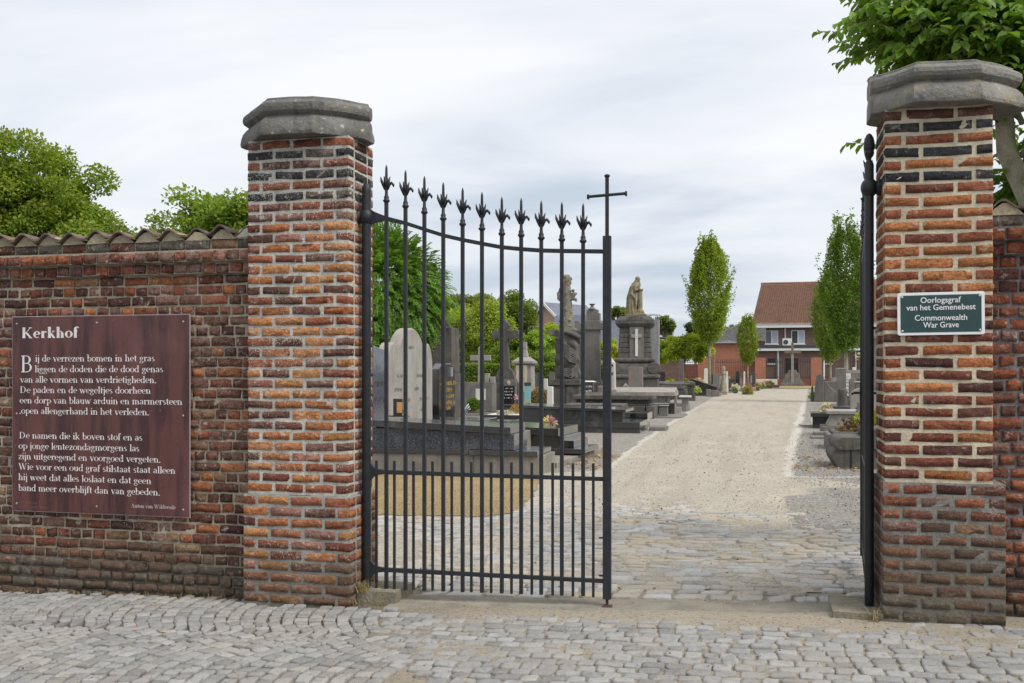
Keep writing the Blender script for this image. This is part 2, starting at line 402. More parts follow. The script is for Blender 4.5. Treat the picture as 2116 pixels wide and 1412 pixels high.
m_bL = brickmat('brick_orange_red', white=0.9, dirtz=0.05, grime=0.15, speck=0.95)
m_bR = brickmat('brick_repointed', white=0.4, dirtz=-0.5, grime=0.1, speck=0.0)
m_bRl = brickmat('brick_plinth_dirty', white=0.3, dirtz=0.45, grime=0.4, speck=0.4)
m_bW = brickmat('brick_old_wall', white=0.75, dirtz=0.06, grime=0.30, speck=0.55)
m_bW2 = brickmat('brick_wall_right', white=0.6, dirtz=0.1, grime=0.2)
m_moL = mortarmat('mortar_light_grey', (0.64, 0.62, 0.56), 0.5, 0.10)
m_moLg = mortarmat('mortar_grey_low', (0.44, 0.43, 0.40), 0.4, 0.12)
m_moR = mortarmat('mortar_cream', (0.72, 0.64, 0.48), 0.10)
m_moRl = mortarmat('mortar_plinth', (0.30, 0.29, 0.265), 0.5, 0.35)
m_moW = mortarmat('mortar_beige', (0.52, 0.465, 0.36), 0.3, 0.05)
m_moW2 = mortarmat('mortar_dark_grey', (0.26, 0.26, 0.265), 0.15)
m_bluestone = stone('weathered_bluestone', (0.11, 0.108, 0.103), (0.19, 0.185, 0.175), streak=0.55, lichen=0.06, sc=3.0, bump=1.0, spots=0.8, grain=45)
m_bluestone2 = stone('weathered_bluestone_right', (0.145, 0.142, 0.135), (0.25, 0.24, 0.215), streak=0.55, lichen=0.3, sc=3.0, bump=1.0, spots=0.6, grain=45)

# ---------------- left pillar
LX0, LX1, LY0, LY1 = -3.265, -2.55, 5.918, 6.33
PL = thing('gate_pillar', 'tall orange and red brick gate pillar left of the iron gate, grey mortar, weathered stone cap', 'pillar', (0, 0, 0), 0, 'brick pillars of the gateway')
def colL(k, n, side, a):
    t = n - 1 - k
    if n > 20 and t in (1, 3, 5): return pick('kkkkgk')
    if n > 20 and t < 8: return pick('rrRbpr')
    if side == 0 and a < LX0 + 0.5: return pick('oOorrOoRrobw')
    if side == 1: return pick('orRoprob')
    if k < 5: return pick('rRbrRpo')
    return pick('oroORrobpoOo')
B = []; zp = 0.70; npl = 10
pillar_bricks(B, LX0, LX1, LY0, LY1, zp, 3.0, 34, colL)
pillar_bricks(B, LX0 - 0.02, LX1 + 0.022, LY0 - 0.022, LY1 + 0.02, -0.02, zp - 0.012, 10, colL)
bricks('brickwork', B, m_bL, PL)
mb = MB(); rec = 0.0045
noisy_box(mb, LX0 + rec, LX1 - rec, LY0 + rec, LY1 - rec, zp - 0.01, 3.0, amp=0.004, seed=5)
mb.build('mortar', m_moL, PL)
mb = MB()
noisy_box(mb, LX0 - 0.017, LX1 + 0.018, LY0 - 0.018, LY1 + 0.016, -0.12, zp - 0.012, amp=0.004, seed=9)
mb.build('mortar', m_moLg, PL)

# ---------------- right pillar
RX0, RX1, RY0, RY1 = 0.677, 1.238, 5.918, 6.36
PR = thing('gate_pillar', 'brick gate pillar on the right with cream joints and the green and white sign, stone cap under leaves', 'pillar', (0, 0, 0), 0, 'brick pillars of the gateway')
def colR(k, n, side, a):
    t = n - 1 - k
    if t in (1, 3, 5): return pick('kkkk')
    if t == 0: return pick('Rbb')
    if t < 5: return pick('rro')
    if k < 7: return pick('brRdoRr')
    if k < 14: return pick('rRbporRrdo')
    return pick('rorrRorroo')
B = []; zr = 0.875
pillar_bricks(B, RX0, RX1, RY0, RY1, zr + 0.01, 2.955, 30, colR, L=0.183)
bricks('brickwork', B, m_bR, PR)
mb = MB(); noisy_box(mb, RX0 + 0.0035, RX1 - 0.0035, RY0 + 0.0035, RY1 - 0.0035, zr, 2.96, amp=0.003, seed=15); mb.build('mortar', m_moR, PR)
B = []
pillar_bricks(B, RX0 - 0.012, RX1 + 0.06, RY0 - 0.02, RY1 + 0.05, 0.03, zr, 12, lambda k, n, s, a: pick('brRdptRrb') if k > 2 else pick('bdgg'))
bricks('brickwork', B, m_bRl, PR)
mb = MB(); noisy_box(mb, RX0 - 0.009, RX1 + 0.057, RY0 - 0.017, RY1 + 0.047, -0.05, zr, amp=0.004, seed=25); mb.build('mortar', m_moRl, PR)

# ---------------- caps: octagonal moulded slabs, cut flat towards the opening
def cap(parent, cx, cy, z0, hw, hf, dy_, h, clampx, sgn, mat, seed):
    prof = [(-0.02, 0.0), (0.014, -0.002), (0.020, 0.002), (0.024, 0.02), (0.018, 0.05), (0.008, 0.080), (-0.012, 0.106), (-0.026, 0.118), (-0.027, 0.123), (-0.012, 0.132), (0.004, 0.145), (0.010, 0.165), (0.006, 0.188),
            (-0.010, 0.205), (-0.030, 0.213), (-0.034, 0.215), (-0.036, 0.226), (-0.040, 0.230), (-0.12, 0.240), (-0.20, 0.241)]
    V = []; nseg = 6
    def ring(off):
        a, b, c_ = hw + off, hf + off * 0.41, dy_ + off
        pts = [(-b, -c_), (b, -c_), (a, -c_ + (a - b)), (a, c_ - (a - b)), (b, c_), (-b, c_), (-a, c_ - (a - b)), (-a, -c_ + (a - b))]
        res = []
        for i in range(8):
            p, q = pts[i], pts[(i + 1) % 8]
            for s_ in range(nseg): res.append((p[0] + (q[0] - p[0]) * s_ / nseg, p[1] + (q[1] - p[1]) * s_ / nseg))
        return res
    n = 8 * nseg
    for o_, z in prof:
        for i, (x, y) in enumerate(ring(o_)):
            nx_ = (vnoise(x * 9 + seed, z * 30 + y * 9, seed) - 0.5) * 0.008
            r = 1 + nx_
            x2, y2 = x * r, y * r
            if sgn > 0: x2 = min(x2, clampx + 0.002 * vnoise(y * 20, z * 20, seed))
            else: x2 = max(x2, -clampx - 0.002 * vnoise(y * 20, z * 20, seed))
            zz_ = z * h / 0.241 + (vnoise(x * 7, y * 7 + seed, seed + 1) - 0.5) * 0.010
            V.append((cx + x2, cy + y2, z0 + zz_))
    F = []
    for i in range(len(prof) - 1):
        for k in range(n): F.append((i * n + k, i * n + (k + 1) % n, (i + 1) * n + (k + 1) % n, (i + 1) * n + k))
    F += [tuple(range(n - 1, -1, -1)), tuple((len(prof) - 1) * n + k for k in range(n))]
    mb = MB(); mb.add(V, F); o = mb.build('cap', mat, parent, smooth=True)
    o.data.polygons[-1].use_smooth = False; o.data.polygons[-2].use_smooth = False
    es = o.modifiers.new('split', 'EDGE_SPLIT'); es.split_angle = radians(24)
    return o
cap(PL, -2.93, 6.13, 3.003, 0.465, 0.175, 0.31, 0.262, 0.445, 1, m_bluestone, 3)
cap(PR, 0.985, 6.13, 2.958, 0.425, 0.165, 0.315, 0.245, 0.372, -1, m_bluestone2, 8)

# ---------------- cemetery wall (left and right runs)
def wall_run(name, label, x0, x1, Y, zb, mbk, mmo, palt, seed, tilt=0.0):
    rg = random.Random(seed); root = thing(name, label, 'wall', (0, 0, 0), 0, 'brick cemetery walls beside the gate')
    B = []; P = 0.0705; ztop = 2.15; n = int(round((ztop - zb) / P)); dpt = 0.085
    for k in range(n):
        cz = ztop - (n - k - 0.5) * P; x = x0 + rg.uniform(-0.1, 0)
        batter = 0.012 * max(0, 6 - k) * 0.35
        while x < x1 - 0.03:
            Lb = (0.083 if k % 2 else 0.178) * rg.uniform(0.9, 1.08)
            if rg.random() < 0.08: Lb = 0.083 if Lb > 0.12 else 0.178
            q = min(x + Lb, x1)
            if q - x > 0.035:
                if k < 5: c = pick(palt[1], rg)
                else: c = pick(palt[0], rg)
                B.append(((x + q) / 2, Y + dpt / 2 - batter - rg.uniform(-0.004, 0.006), cz + rg.uniform(-.002, .002), (q - x) / 2, dpt / 2, (P - rg.uniform(0.010, 0.017)) / 2, *c))
            x = q + rg.uniform(0.008, 0.016)
    # two corbelled header courses and the coping blocks
    for j, (zc, pr) in enumerate(((2.188, 0.040), (2.266, 0.085))):
        x = x0
        while x < x1 - 0.03:
            Lb = rg.uniform(0.082, 0.098); q = min(x + Lb, x1)
            if q - x > 0.03: B.append(((x + q) / 2, Y + 0.08 - pr, zc + rg.uniform(-.003, .003), (q - x) / 2, 0.08, 0.031, *pick('rRpbwrRp', rg)))
            x = q + rg.uniform(0.008, 0.013)
    x = x0; per = 0.193
    while x < x1 - 0.05:
        q = min(x + per - 0.012, x1)
        B.append(((x + q) / 2, Y + 0.02 + rg.uniform(-.004, .004), 2.342 + rg.uniform(-.003, .003), (q - x) / 2, 0.09, 0.032, *pick('bggtgpb', rg)))
        x += per
    bricks('brickwork', B, mbk, root, rough=0.003, rnd=0.006)
    mb = MB(); noisy_box(mb, x0, x1, Y + 0.006, Y + 0.30, zb - 0.1, 2.165, amp=0.006, seed=seed, st=0.028)
    noisy_box(mb, x0, x1, Y - 0.030, Y + 0.30, 2.1535, 2.24, amp=0.003, seed=seed + 1)
    noisy_box(mb, x0, x1, Y - 0.072, Y + 0.30, 2.231, 2.309, amp=0.003, seed=seed + 2)
    noisy_box(mb, x0, x1, Y - 0.058, Y + 0.30, 2.309, 2.374, amp=0.003, seed=seed + 3)
    mb.build('mortar', mmo, root); mb = MB()
    # triangular mortar fillets under the tiles
    x = x0; 
    while x < x1 - 0.05:
        c_ = x + per / 2; hh = 0.062 + rg.uniform(-0.012, 0.008)
        pts = [(c_ - per / 2 + .004, 2.372), (c_ + per / 2 - .004, 2.372), (c_ + 0.055, 2.372 + hh * 0.62), (c_ + 0.02, 2.372 + hh), (c_ - 0.02, 2.372 + hh), (c_ - 0.06, 2.372 + hh * 0.55)]
        pts = [(min(p[0], x1), p[1] + rg.uniform(-.004, .004)) for p in pts]
        mb.prism(pts, Y - 0.072 + rg.uniform(-.006, .006), Y + 0.25); x += per
    mb.build('mortar_fillets', m_fillet, root)
    # pantiles lying across the top, falling to the cemetery side
    x = x0; mt = MB()
    while x < x1 - 0.02:
        c_ = x + per / 2; nn = 12; dzr = rg.uniform(-0.010, 0.010); dyr = rg.uniform(-0.02, 0.015); vs = []; sk = rg.uniform(-.004, .004)
        for jy, yy in enumerate((Y - 0.085 + dyr, Y - 0.03, Y + 0.15, Y + 0.36)):
            for i in range(nn + 1):
                s_ = i / nn; xx = c_ + (s_ - 0.5) * (per + 0.035) + sk
                # asymmetric S wave: peak at the block centre, trough between
                zz_ = 2.414 + 0.027 * cos(2 * pi * (s_ - 0.45)) + 0.006 * cos(4 * pi * (s_ - 0.42)) + dzr + 0.008 * s_ - 0.05 * max(0, (yy - Y)) - 0.004 * jy
                for th in (0.0, 0.013): vs.append((min(xx, x1 + 0.005), yy, zz_ + th))
        r_ = (nn + 1) * 2; fs = []
        for jy in range(3):
            for i in range(nn):
                a = jy * r_ + i * 2; b = a + r_
                fs.append((a + 1, a + 3, b + 3, b + 1)); fs.append((a, b, b + 2, a + 2))
        for i in range(nn):
            a = i * 2; fs.append((a, a + 2, a + 3, a + 1)); a = 3 * r_ + i * 2; fs.append((a, a + 1, a + 3, a + 2))
        for jy in range(3):
            a = jy * r_; fs.append((a, a + 1, a + r_ + 1, a + r_)); a += nn * 2; fs.append((a, a + r_, a + r_ + 1, a + 1))
        mt.add(vs, fs); x += per
    mt.build('roof_tiles', m_tile, root, smooth=False)
    return root
m_fillet = stone('lichened_lime_fillet', (0.36, 0.31, 0.22), (0.24, 0.205, 0.15), streak=0.2, lichen=0.35, sc=6, bump=0.9, spots=0.6)
m_tile = stone('clay_coping_tile', (0.13, 0.085, 0.068), (0.085, 0.08, 0.078), streak=0.2, lichen=0.35, sc=5, bump=0.6, spots=0.5)
WL = wall_run('brick_wall', 'long old red brick cemetery wall on the left, with corbelled top and wavy clay tile coping', -8.2, -3.268, 6.05, -0.15, m_bW, m_moW, ('rRbdpbRwbpdbobRbtpbbr', 'bdgRgbdgp'), 31)
WR = wall_run('brick_wall', 'dark grey jointed brick wall stub right of the signed pillar', 1.245, 3.6, 6.17, 0.03, m_bW2, m_moW2, ('rRbdrpRrb', 'rRbdg'), 77)
# pale cement fillet where the coping meets the left pillar
mb = MB(); mb.prism([(-3.42, 2.378), (-3.268, 2.378), (-3.268, 2.47), (-3.31, 2.455)], 5.97, 6.3); mb.build('cement_fillet', m_moL, WL, bevel=0.006)

# ================================================================== LETTERING
def stroke_font():
    T, t = 0.20, 0.062      # thick and thin stroke in x-height units
    D = {}
    def V(x, y0, y1, top='l', bot='b', w=T):
        r = [('q', x - w / 2, y0, x + w / 2, y1)]
        if top == 'l': r.append(('p', [(x - w / 2, y1), (x - w / 2 - 0.16, y1 - 0.10), (x - w / 2 - 0.14, y1 - 0.15), (x - w / 2, y1 - 0.12)]))
        if top == 'b': r.append(('q', x - w / 2 - 0.12, y1 - t, x + w / 2 + 0.12, y1))
        if bot == 'b': r.append(('q', x - w / 2 - 0.12, y0, x + w / 2 + 0.12, y0 + t))
        return r
    def A(cx, cy, rx, ry, a0, a1, k=1.0): return [('a', cx, cy, rx, ry, a0, a1, k)]
    def Ln(x0, y0, x1, y1, w): return [('l', x0, y0, x1, y1, w)]
    def dot(x, y, r=0.11): return [('a', x, y, r * 0.55, r * 0.55, 0, 360, 0.6)]
    bowlL = lambda cx: A(cx, 0.5, 0.36, 0.5, 0, 360)
    D['o'] = (0.92, A(0.46, 0.5, 0.37, 0.46, 0, 360))
    D['e'] = (0.84, A(0.43, 0.5, 0.34, 0.46, 8, 310) + Ln(0.14, 0.52, 0.78, 0.52, t))
    D['c'] = (0.80, A(0.43, 0.5, 0.34, 0.46, 45, 320))
    D['a'] = (0.86, A(0.40, 0.70, 0.22, 0.27, 20, 170) + V(0.62, 0.1, 0.75, '', '') + A(0.33, 0.26, 0.22, 0.23, 60, 330) + Ln(0.62, 0.12, 0.80, 0.03, t * 1.3) + Ln(0.4, 0.5, 0.6, 0.56, t * 1.2))
    D['d'] = (1.0, A(0.42, 0.48, 0.32, 0.45, 0, 360) + V(0.75, 0.0, 1.55, 'l', '') + Ln(0.75, 0.03, 0.95, 0.06, t))
    D['b'] = (0.98, A(0.54, 0.48, 0.32, 0.45, 0, 360) + V(0.22, 0.05, 1.55, 'l', ''))
    D['p'] = (1.0, A(0.56, 0.5, 0.33, 0.45, 0, 360) + V(0.24, -0.5, 0.97, 'l', 'b'))
    D['g'] = (0.86, A(0.38, 0.66, 0.24, 0.28, 0, 360) + A(0.40, -0.16, 0.32, 0.26, 0, 360, 0.7) + Ln(0.24, 0.38, 0.2, 0.2, t * 1.5) + Ln(0.2, 0.17, 0.6, 0.09, t * 2) + Ln(0.56, 0.86, 0.8, 0.95, t * 1.5))
    D['i'] = (0.48, V(0.24, 0, 0.97) + dot(0.22, 1.38))
    D['j'] = (0.46, V(0.24, -0.3, 0.97, 'l', '') + A(0.07, -0.32, 0.18, 0.17, 250, 360) + dot(0.22, 1.38))
    D['l'] = (0.48, V(0.24, 0, 1.55)); D['h'] = (1.06, V(0.24, 0, 1.55) + A(0.52, 0.62, 0.25, 0.33, 0, 165, .8) + V(0.79, 0, 0.66, ''))
    D['n'] = (1.06, V(0.24, 0, 0.97) + A(0.52, 0.62, 0.25, 0.33, 0, 165, .8) + V(0.79, 0, 0.66, ''))
    D['m'] = (1.60, V(0.24, 0, 0.97) + A(0.51, 0.62, 0.24, 0.33, 0, 165, .8) + V(0.77, 0, 0.66, '') + A(1.05, 0.62, 0.25, 0.33, 0, 165, .8) + V(1.32, 0, 0.66, ''))
    D['r'] = (0.74, V(0.24, 0, 0.97) + A(0.55, 0.66, 0.2, 0.28, 60, 160, .8) + dot(0.63, 0.84, 0.12))
    D['u'] = (1.06, V(0.24, 0.3, 0.97, 'l', '') + A(0.5, 0.35, 0.25, 0.32, 185, 350, .8) + V(0.80, 0.0, 0.97, 'l', '') + Ln(0.8, 0.03, 1.0, 0.06, t))
    D['s'] = (0.68, A(0.34, 0.71, 0.2, 0.22, 40, 250, .75) + A(0.34, 0.25, 0.22, 0.22, 215, 450, .75) + Ln(0.20, 0.62, 0.5, 0.36, T * 0.9))
    D['t'] = (0.60, V(0.26, 0.15, 1.28, '', '') + Ln(0.04, 0.93, 0.52, 0.93, t * 1.2) + A(0.42, 0.18, 0.17, 0.15, 185, 310))
    D['f'] = (0.60, V(0.26, 0, 1.25, '') + A(0.44, 1.28, 0.19, 0.25, 60, 185) + Ln(0.04, 0.93, 0.54, 0.93, t * 1.2) + dot(0.56, 1.44, 0.12))
    D['v'] = (0.94, Ln(0.16, 0.95, 0.50, 0.0, T) + Ln(0.48, 0.0, 0.80, 0.95, t) + Ln(0.02, 0.95, 0.34, 0.95, t) + Ln(0.66, 0.95, 0.94, 0.95, t))
    D['w'] = (1.36, Ln(0.14, 0.95, 0.43, 0.0, T) + Ln(0.42, 0.0, 0.70, 0.92, t) + Ln(0.62, 0.95, 0.92, 0.0, T) + Ln(0.90, 0.0, 1.2, 0.95, t) + Ln(0.0, 0.95, 0.30, 0.95, t) + Ln(1.06, 0.95, 1.34, 0.95, t))
    D['z'] = (0.82, Ln(0.1, 0.93, 0.72, 0.93, t * 1.2) + Ln(0.66, 0.92, 0.14, 0.05, T) + Ln(0.08, 0.04, 0.74, 0.04, t * 1.2) + Ln(0.1, 0.95, 0.1, 0.76, t) + Ln(0.73, 0.03, 0.75, 0.24, t))
    D['k'] = (1.02, V(0.24, 0, 1.55) + Ln(0.34, 0.42, 0.78, 0.92, t) + Ln(0.48, 0.56, 0.86, 0.02, T) + Ln(0.62, 0.95, 0.94, 0.95, t) + Ln(0.7, 0.03, 1.0, 0.03, t))
    D['.'] = (0.42, dot(0.2, 0.08, 0.16)); D[' '] = (0.52, []); D[','] = (0.4, dot(0.2, 0.06, 0.15))
    H = 1.48
    D['K'] = (1.5, V(0.3, 0, H, 'b') + Ln(0.42, 0.6, 1.18, H - 0.03, t) + Ln(0.62, 0.8, 1.24, 0.02, T * 1.1) + Ln(0.98, H - 0.03, 1.4, H - 0.03, t) + Ln(1.02, 0.03, 1.46, 0.03, t))
    D['B'] = (1.3, V(0.3, 0, H, 'b') + A(0.62, 1.12, 0.32, 0.32, -90, 90) + A(0.64, 0.42, 0.40, 0.38, -90, 90) + Ln(0.3, H - 0.03, 0.64, H - 0.03, t) + Ln(0.3, 0.79, 0.66, 0.79, t) + Ln(0.3, 0.03, 0.66, 0.03, t))
    D['D'] = (1.5, V(0.3, 0, H, 'b') + A(0.62, H / 2, 0.58, H / 2 - 0.03, -90, 90) + Ln(0.3, H - 0.03, 0.64, H - 0.03, t) + Ln(0.3, 0.03, 0.64, 0.03, t))
    D['W'] = (2.0, Ln(0.2, H, 0.62, 0, T) + Ln(0.6, 0, 1.0, H - 0.1, t) + Ln(0.9, H, 1.32, 0, T) + Ln(1.3, 0, 1.72, H, t) + Ln(0.02, H - .03, 0.42, H - .03, t) + Ln(1.54, H - .03, 1.92, H - .03, t) + Ln(0.74, H - .03, 1.06, H - .03, t))
    D['A'] = (1.4, Ln(0.18, 0.0, 0.66, H, t) + Ln(0.64, H, 1.14, 0, T) + Ln(0.34, 0.5, 0.95, 0.5, t) + Ln(0.02, 0.03, 0.4, 0.03, t) + Ln(0.92, 0.03, 1.38, 0.03, t))
    D['M'] = (1.8, V(0.28, 0, H, 'b', 'b', t * 1.2) + Ln(0.3, H, 0.88, 0.05, T) + Ln(0.88, 0.05, 1.44, H, t) + V(1.5, 0, H, 'b'))
    D['F'] = (1.1, V(0.3, 0, H, 'b') + Ln(0.3, H - .03, 1.0, H - .03, t) + Ln(0.3, 0.78, 0.8, 0.78, t) + Ln(0.98, H, 0.98, H - .25, t))
    D['O'] = (1.6, A(0.8, H / 2, 0.62, H / 2, 0, 360)); D['C'] = (1.4, A(0.75, H / 2, 0.58, H / 2, 45, 315)); D['G'] = (1.55, A(0.78, H / 2, 0.6, H / 2, 45, 330) + V(1.22, 0.1, 0.66, 'b', '', T * .9))
    D['R'] = (1.4, V(0.3, 0, H, 'b') + A(0.62, 1.10, 0.34, 0.35, -90, 90) + Ln(0.3, H - 0.03, 0.64, H - 0.03, t) + Ln(0.3, 0.75, 0.66, 0.75, t) + Ln(0.62, 0.74, 1.12, 0.03, T) + Ln(1.0, .03, 1.36, .03, t))
    D['H'] = (1.6, V(0.3, 0, H, 'b') + V(1.2, 0, H, 'b') + Ln(0.3, 0.76, 1.2, 0.76, t))
    D['E'] = (1.3, V(0.3, 0, H, 'b') + Ln(0.3, H - .03, 1.1, H - .03, t) + Ln(0.3, .78, .9, .78, t) + Ln(0.3, .03, 1.15, .03, t)); D['L'] = (1.2, V(0.3, 0, H, 'b') + Ln(0.3, .03, 1.1, .03, t)); D['V'] = (1.4, Ln(0.18, H, 0.68, 0, T) + Ln(0.66, 0, 1.14, H, t))
    D['N'] = (1.6, V(0.3, 0, H, 'b', 'b', t * 1.2) + V(1.25, 0, H, 'b', '', t * 1.2) + Ln(0.28, H, 1.25, 0, T))
    D['I'] = (0.6, V(0.3, 0, H, 'b')); D['J'] = (0.7, V(0.4, 0.1, H, 'b', '') + A(.2, .1, .2, .12, 200, 360))
    return D
FONT = stroke_font()
def serif(mb, text, x0, x1, y, size, fn, bold=0.0):
    """text between x0 and x1 on baseline y; size = x-height; fn(x, y, d) maps board units to 3D"""
    wid = sum(FONT[c][0] + bold * 0.9 for c in text); sx = (x1 - x0) / wid; sy = size; x = x0; q = 0
    TH, th = 0.20, 0.062
    def P(px, py, d): return fn(x + px * sx, y + py * sy, d)
    def quad(pts):
        nonlocal q
        q += 1; d = 0.0004 + 0.00002 * (q % 9); mb.add([P(*p, d) for p in pts], [tuple(range(len(pts)))])
    for c in text:
        adv, prims = FONT[c]
        for pr in prims:
            if pr[0] == 'q':
                _, a, b, c2, d2 = pr; e_ = bold * 0.5 if (d2 - b) > 0.2 else 0; f_ = bold * 0.18 if (d2 - b) <= 0.2 else 0
                quad([(a - e_, b), (c2 + e_, b), (c2 + e_, d2 + f_), (a - e_, d2 + f_)])
            elif pr[0] == 'p': quad(pr[1])
            elif pr[0] == 'l':
                _, a, b, c2, d2, ww = pr; ww = ww + bold * (0.75 if ww > 0.1 else 0.2); dx_, dy_ = c2 - a, d2 - b; l_ = math.hypot(dx_, dy_)
                if abs(dy_) < 0.05: quad([(a, b - ww / 2), (c2, d2 - ww / 2), (c2, d2 + ww / 2), (a, b + ww / 2)])
                elif abs(dx_) < 0.02: quad([(a - ww / 2, b), (a + ww / 2, b), (c2 + ww / 2, d2), (c2 - ww / 2, d2)])
                else: h_ = ww / 2; quad([(a - h_, b), (a + h_, b), (c2 + h_, d2), (c2 - h_, d2)])
            else:
                _, cx, cy, rx, ry, a0, a1, kk = pr; m = max(5, int(abs(a1 - a0) / 20)); prev = None
                for i in range(m + 1):
                    a = radians(a0 + (a1 - a0) * i / m); ww = (th + (TH * kk - th) * abs(cos(a)) ** 1.2) + bold * (0.2 + 0.6 * abs(cos(a)))
                    po = (cx + (rx + ww / 2) * cos(a), cy + (ry + th / 2) * sin(a)); pi_ = (cx + (rx - ww / 2) * cos(a), cy + (ry - th / 2 - bold * .2) * sin(a))
                    if prev: quad([prev[1], prev[0], po, pi_])
                    prev = (po, pi_)
        x += (adv + bold * 0.9) * sx

# ---------------- poem board on the left wall
BX0, BX1, BZ0, BZ1, BY = -5.155, -3.75, 0.505, 1.875, 6.012
t = NT('aged_burgundy_panel'); v = t.co('Object', (1, 1, 1)); vs_ = t.co('Object', (7, 1, 0.9))
a = t.mix(t.ramp(t.noise(vs_, 1.3, 5, 0.6), 0.40, 0.60), (0.115, 0.042, 0.038), (0.050, 0.019, 0.019))
a = t.mix(t.math('MULTIPLY', t.ramp(t.noise(v, 2.2, 4, 0.6), 0.5, 0.75), 0.45), a, (0.19, 0.085, 0.078))
a = t.mix(t.math('MULTIPLY', t.ramp(t.noise(t.co('Object', (40, 1, 3)), 2.0, 4, 0.6), 0.56, 0.72), 0.25), a, (0.20, 0.115, 0.105))
a = t.mix(t.math('MULTIPLY', t.ramp(t.noise(v, 45, 3, 0.7), 0.68, 0.72), 0.5), a, (0.3, 0.2, 0.2))
t.bump(t.noise(v, 5, 3), 0.05, 0.02)
m_board = t.fin(a, t.math('ADD', 0.22, t.math('MULTIPLY', t.noise(v, 3, 4), 0.3)), 0, 0.5)
m_boardedge = plain('clear_panel_edge', (0.34, 0.30, 0.31), 0.3)
m_white = plain('white_letter_paint', (0.74, 0.70, 0.70), 0.6, var=0.08, bump=0)
m_screw = plain('zinc_screw', (0.35, 0.34, 0.33), 0.4, 0.8)
m_faint = plain('faded_letter_paint', (0.20, 0.09, 0.075), 0.6, var=0.2)
BO = thing('poem_board', 'large weathered burgundy panel with the white poem headed Kerkhof, screwed to the left wall', 'sign board', ((BX0 + BX1) / 2, BY, BZ0))
hw_ = (BX1 - BX0) / 2; bh = BZ1 - BZ0
MB().box(-hw_, hw_, -0.0085, 0.0, 0, bh).build('panel', m_board, BO, bevel=0.0015)
MB().box(-hw_ - 0.007, hw_ + 0.007, -0.0030, 0.004, -0.006, bh + 0.006).build('backing_edge', m_boardedge, BO)
for sx_ in (-0.95, -0.02, 0.94):
    for sz_ in (0.035, 0.5, 0.965):
        if abs(sx_) < 0.1 and sz_ == 0.5: continue
        MB().ball((sx_ * hw_, -0.009, sz_ * bh), (0.009, 0.004, 0.009), 10, 6).build('screw', m_screw, BO, smooth=True)
def board_xy(zx, zy):
    px, py = zx / 3.2095, 640 + zy / 3.2095; X, D = XY(px, BY); return X - (BX0 + BX1) / 2, ZD(py, D) - BZ0
fnB = lambda x, z, d: (x, -0.0085 - d, z)
lines = [("ij de verrezen bomen in het gras", 240, 1032, 345), ("liggen de doden die de dood genas", 237, 1088, 415), ("van alle vormen van verdrietigheden.", 140, 1043, 484),
         ("De paden en de wegeltjes doorheen", 138, 1006, 552), ("een dorp van blauw arduin en marmersteen", 137, 1215, 621), (".open allengerhand in het verleden.", 134, 995, 690),
         ("De namen die ik boven stof en as", 133, 950, 853), ("op jonge lentezondagmorgens las", 130, 930, 922), ("zijn uitgeregend en voorgoed vergeten.", 128, 1072, 991),
         ("Wie voor een oud graf stilstaat staat alleen", 128, 1170, 1059), ("hij weet dat alles loslaat en dat geen", 128, 1010, 1129), ("band meer overblijft dan van gebeden.", 128, 1068, 1200)]
mb = MB()
for s_, a0, a1, bz in lines:
    # the columns tilt a little in the photo zoom; use the left anchor for the height
    xa, za = board_xy(a0, bz); xb, _ = board_xy(a1, bz); serif(mb, s_, xa, xb, za, 0.0305, fnB, bold=0.015)
xa, za = board_xy(150, 190); xb, _ = board_xy(530, 190); serif(mb, "Kerkhof", xa, xb, za, 0.050, fnB, bold=0.17)
xa, za = board_xy(141, 416); xb, _ = board_xy(228, 416); serif(mb, "B", xa, xb, za, 0.080, fnB, bold=0.0)
mb.build('lettering', m_white, BO)
mb = MB(); xa, za = board_xy(875, 1312); xb, _ = board_xy(1172, 1312); serif(mb, "Anton van Wilderode", xa, xb, za, 0.018, fnB, bold=0.03); mb.build('lettering', plain('dull_letter_paint', (0.52, 0.46, 0.46), 0.6, bump=0), BO)
mb = MB()
for s_, a0, a1, bz in (("Met dank aan", 130, 252, 1284), ("FORD Garage Heusen", 128, 330, 1312)):
    xa, za = board_xy(a0, bz); xb, _ = board_xy(a1, bz); serif(mb, s_, xa, xb, za, 0.013, fnB, bold=0.02)
mb.build('lettering', m_faint, BO)

# ---------------- war grave sign on the right pillar
m_green = plain('dark_green_enamel', (0.022, 0.058, 0.058), 0.28, var=0.1, bump=0, spec=0.5); m_signwhite = plain('sign_white', (0.78, 0.78, 0.80), 0.35, var=0.03, bump=0)
def rrect(x0, x1, z0, z1, r, n=5):
    pts = []
    for cx, cz, a0 in ((x1 - r, z0 + r, -90), (x1 - r, z1 - r, 0), (x0 + r, z1 - r, 90), (x0 + r, z0 + r, 180)):
        for i in range(n + 1): a = radians(a0 + 90 * i / n); pts.append((cx + r * cos(a), cz + r * sin(a)))
    return pts
SG = thing('war_grave_sign', 'dark green sign with white border reading Oorlogsgraf van het Gemenebest, Commonwealth War Grave', 'sign', (0.966, 5.905, 1.812))
SG.rotation_euler = (0, radians(-0.5), 0)
MB().prism(rrect(-0.224, 0.224, -0.118, 0.118, 0.011), -0.006, 0.008).build('plate', m_signwhite, SG, bevel=0.001)
MB().prism(rrect(-0.208, 0.208, -0.103, 0.103, 0.010), -0.0072, -0.006).build('face', m_green, SG)
m_riv = plain('rivet', (0.45, 0.6, 0.58), 0.35, 0.5)
for a in (-1, 1):
    for b in (-1, 1): MB().ball((a * 0.199, -0.0075, b * 0.094), (0.006, 0.003, 0.006), 10, 6).build('rivet', m_riv, SG, smooth=True)
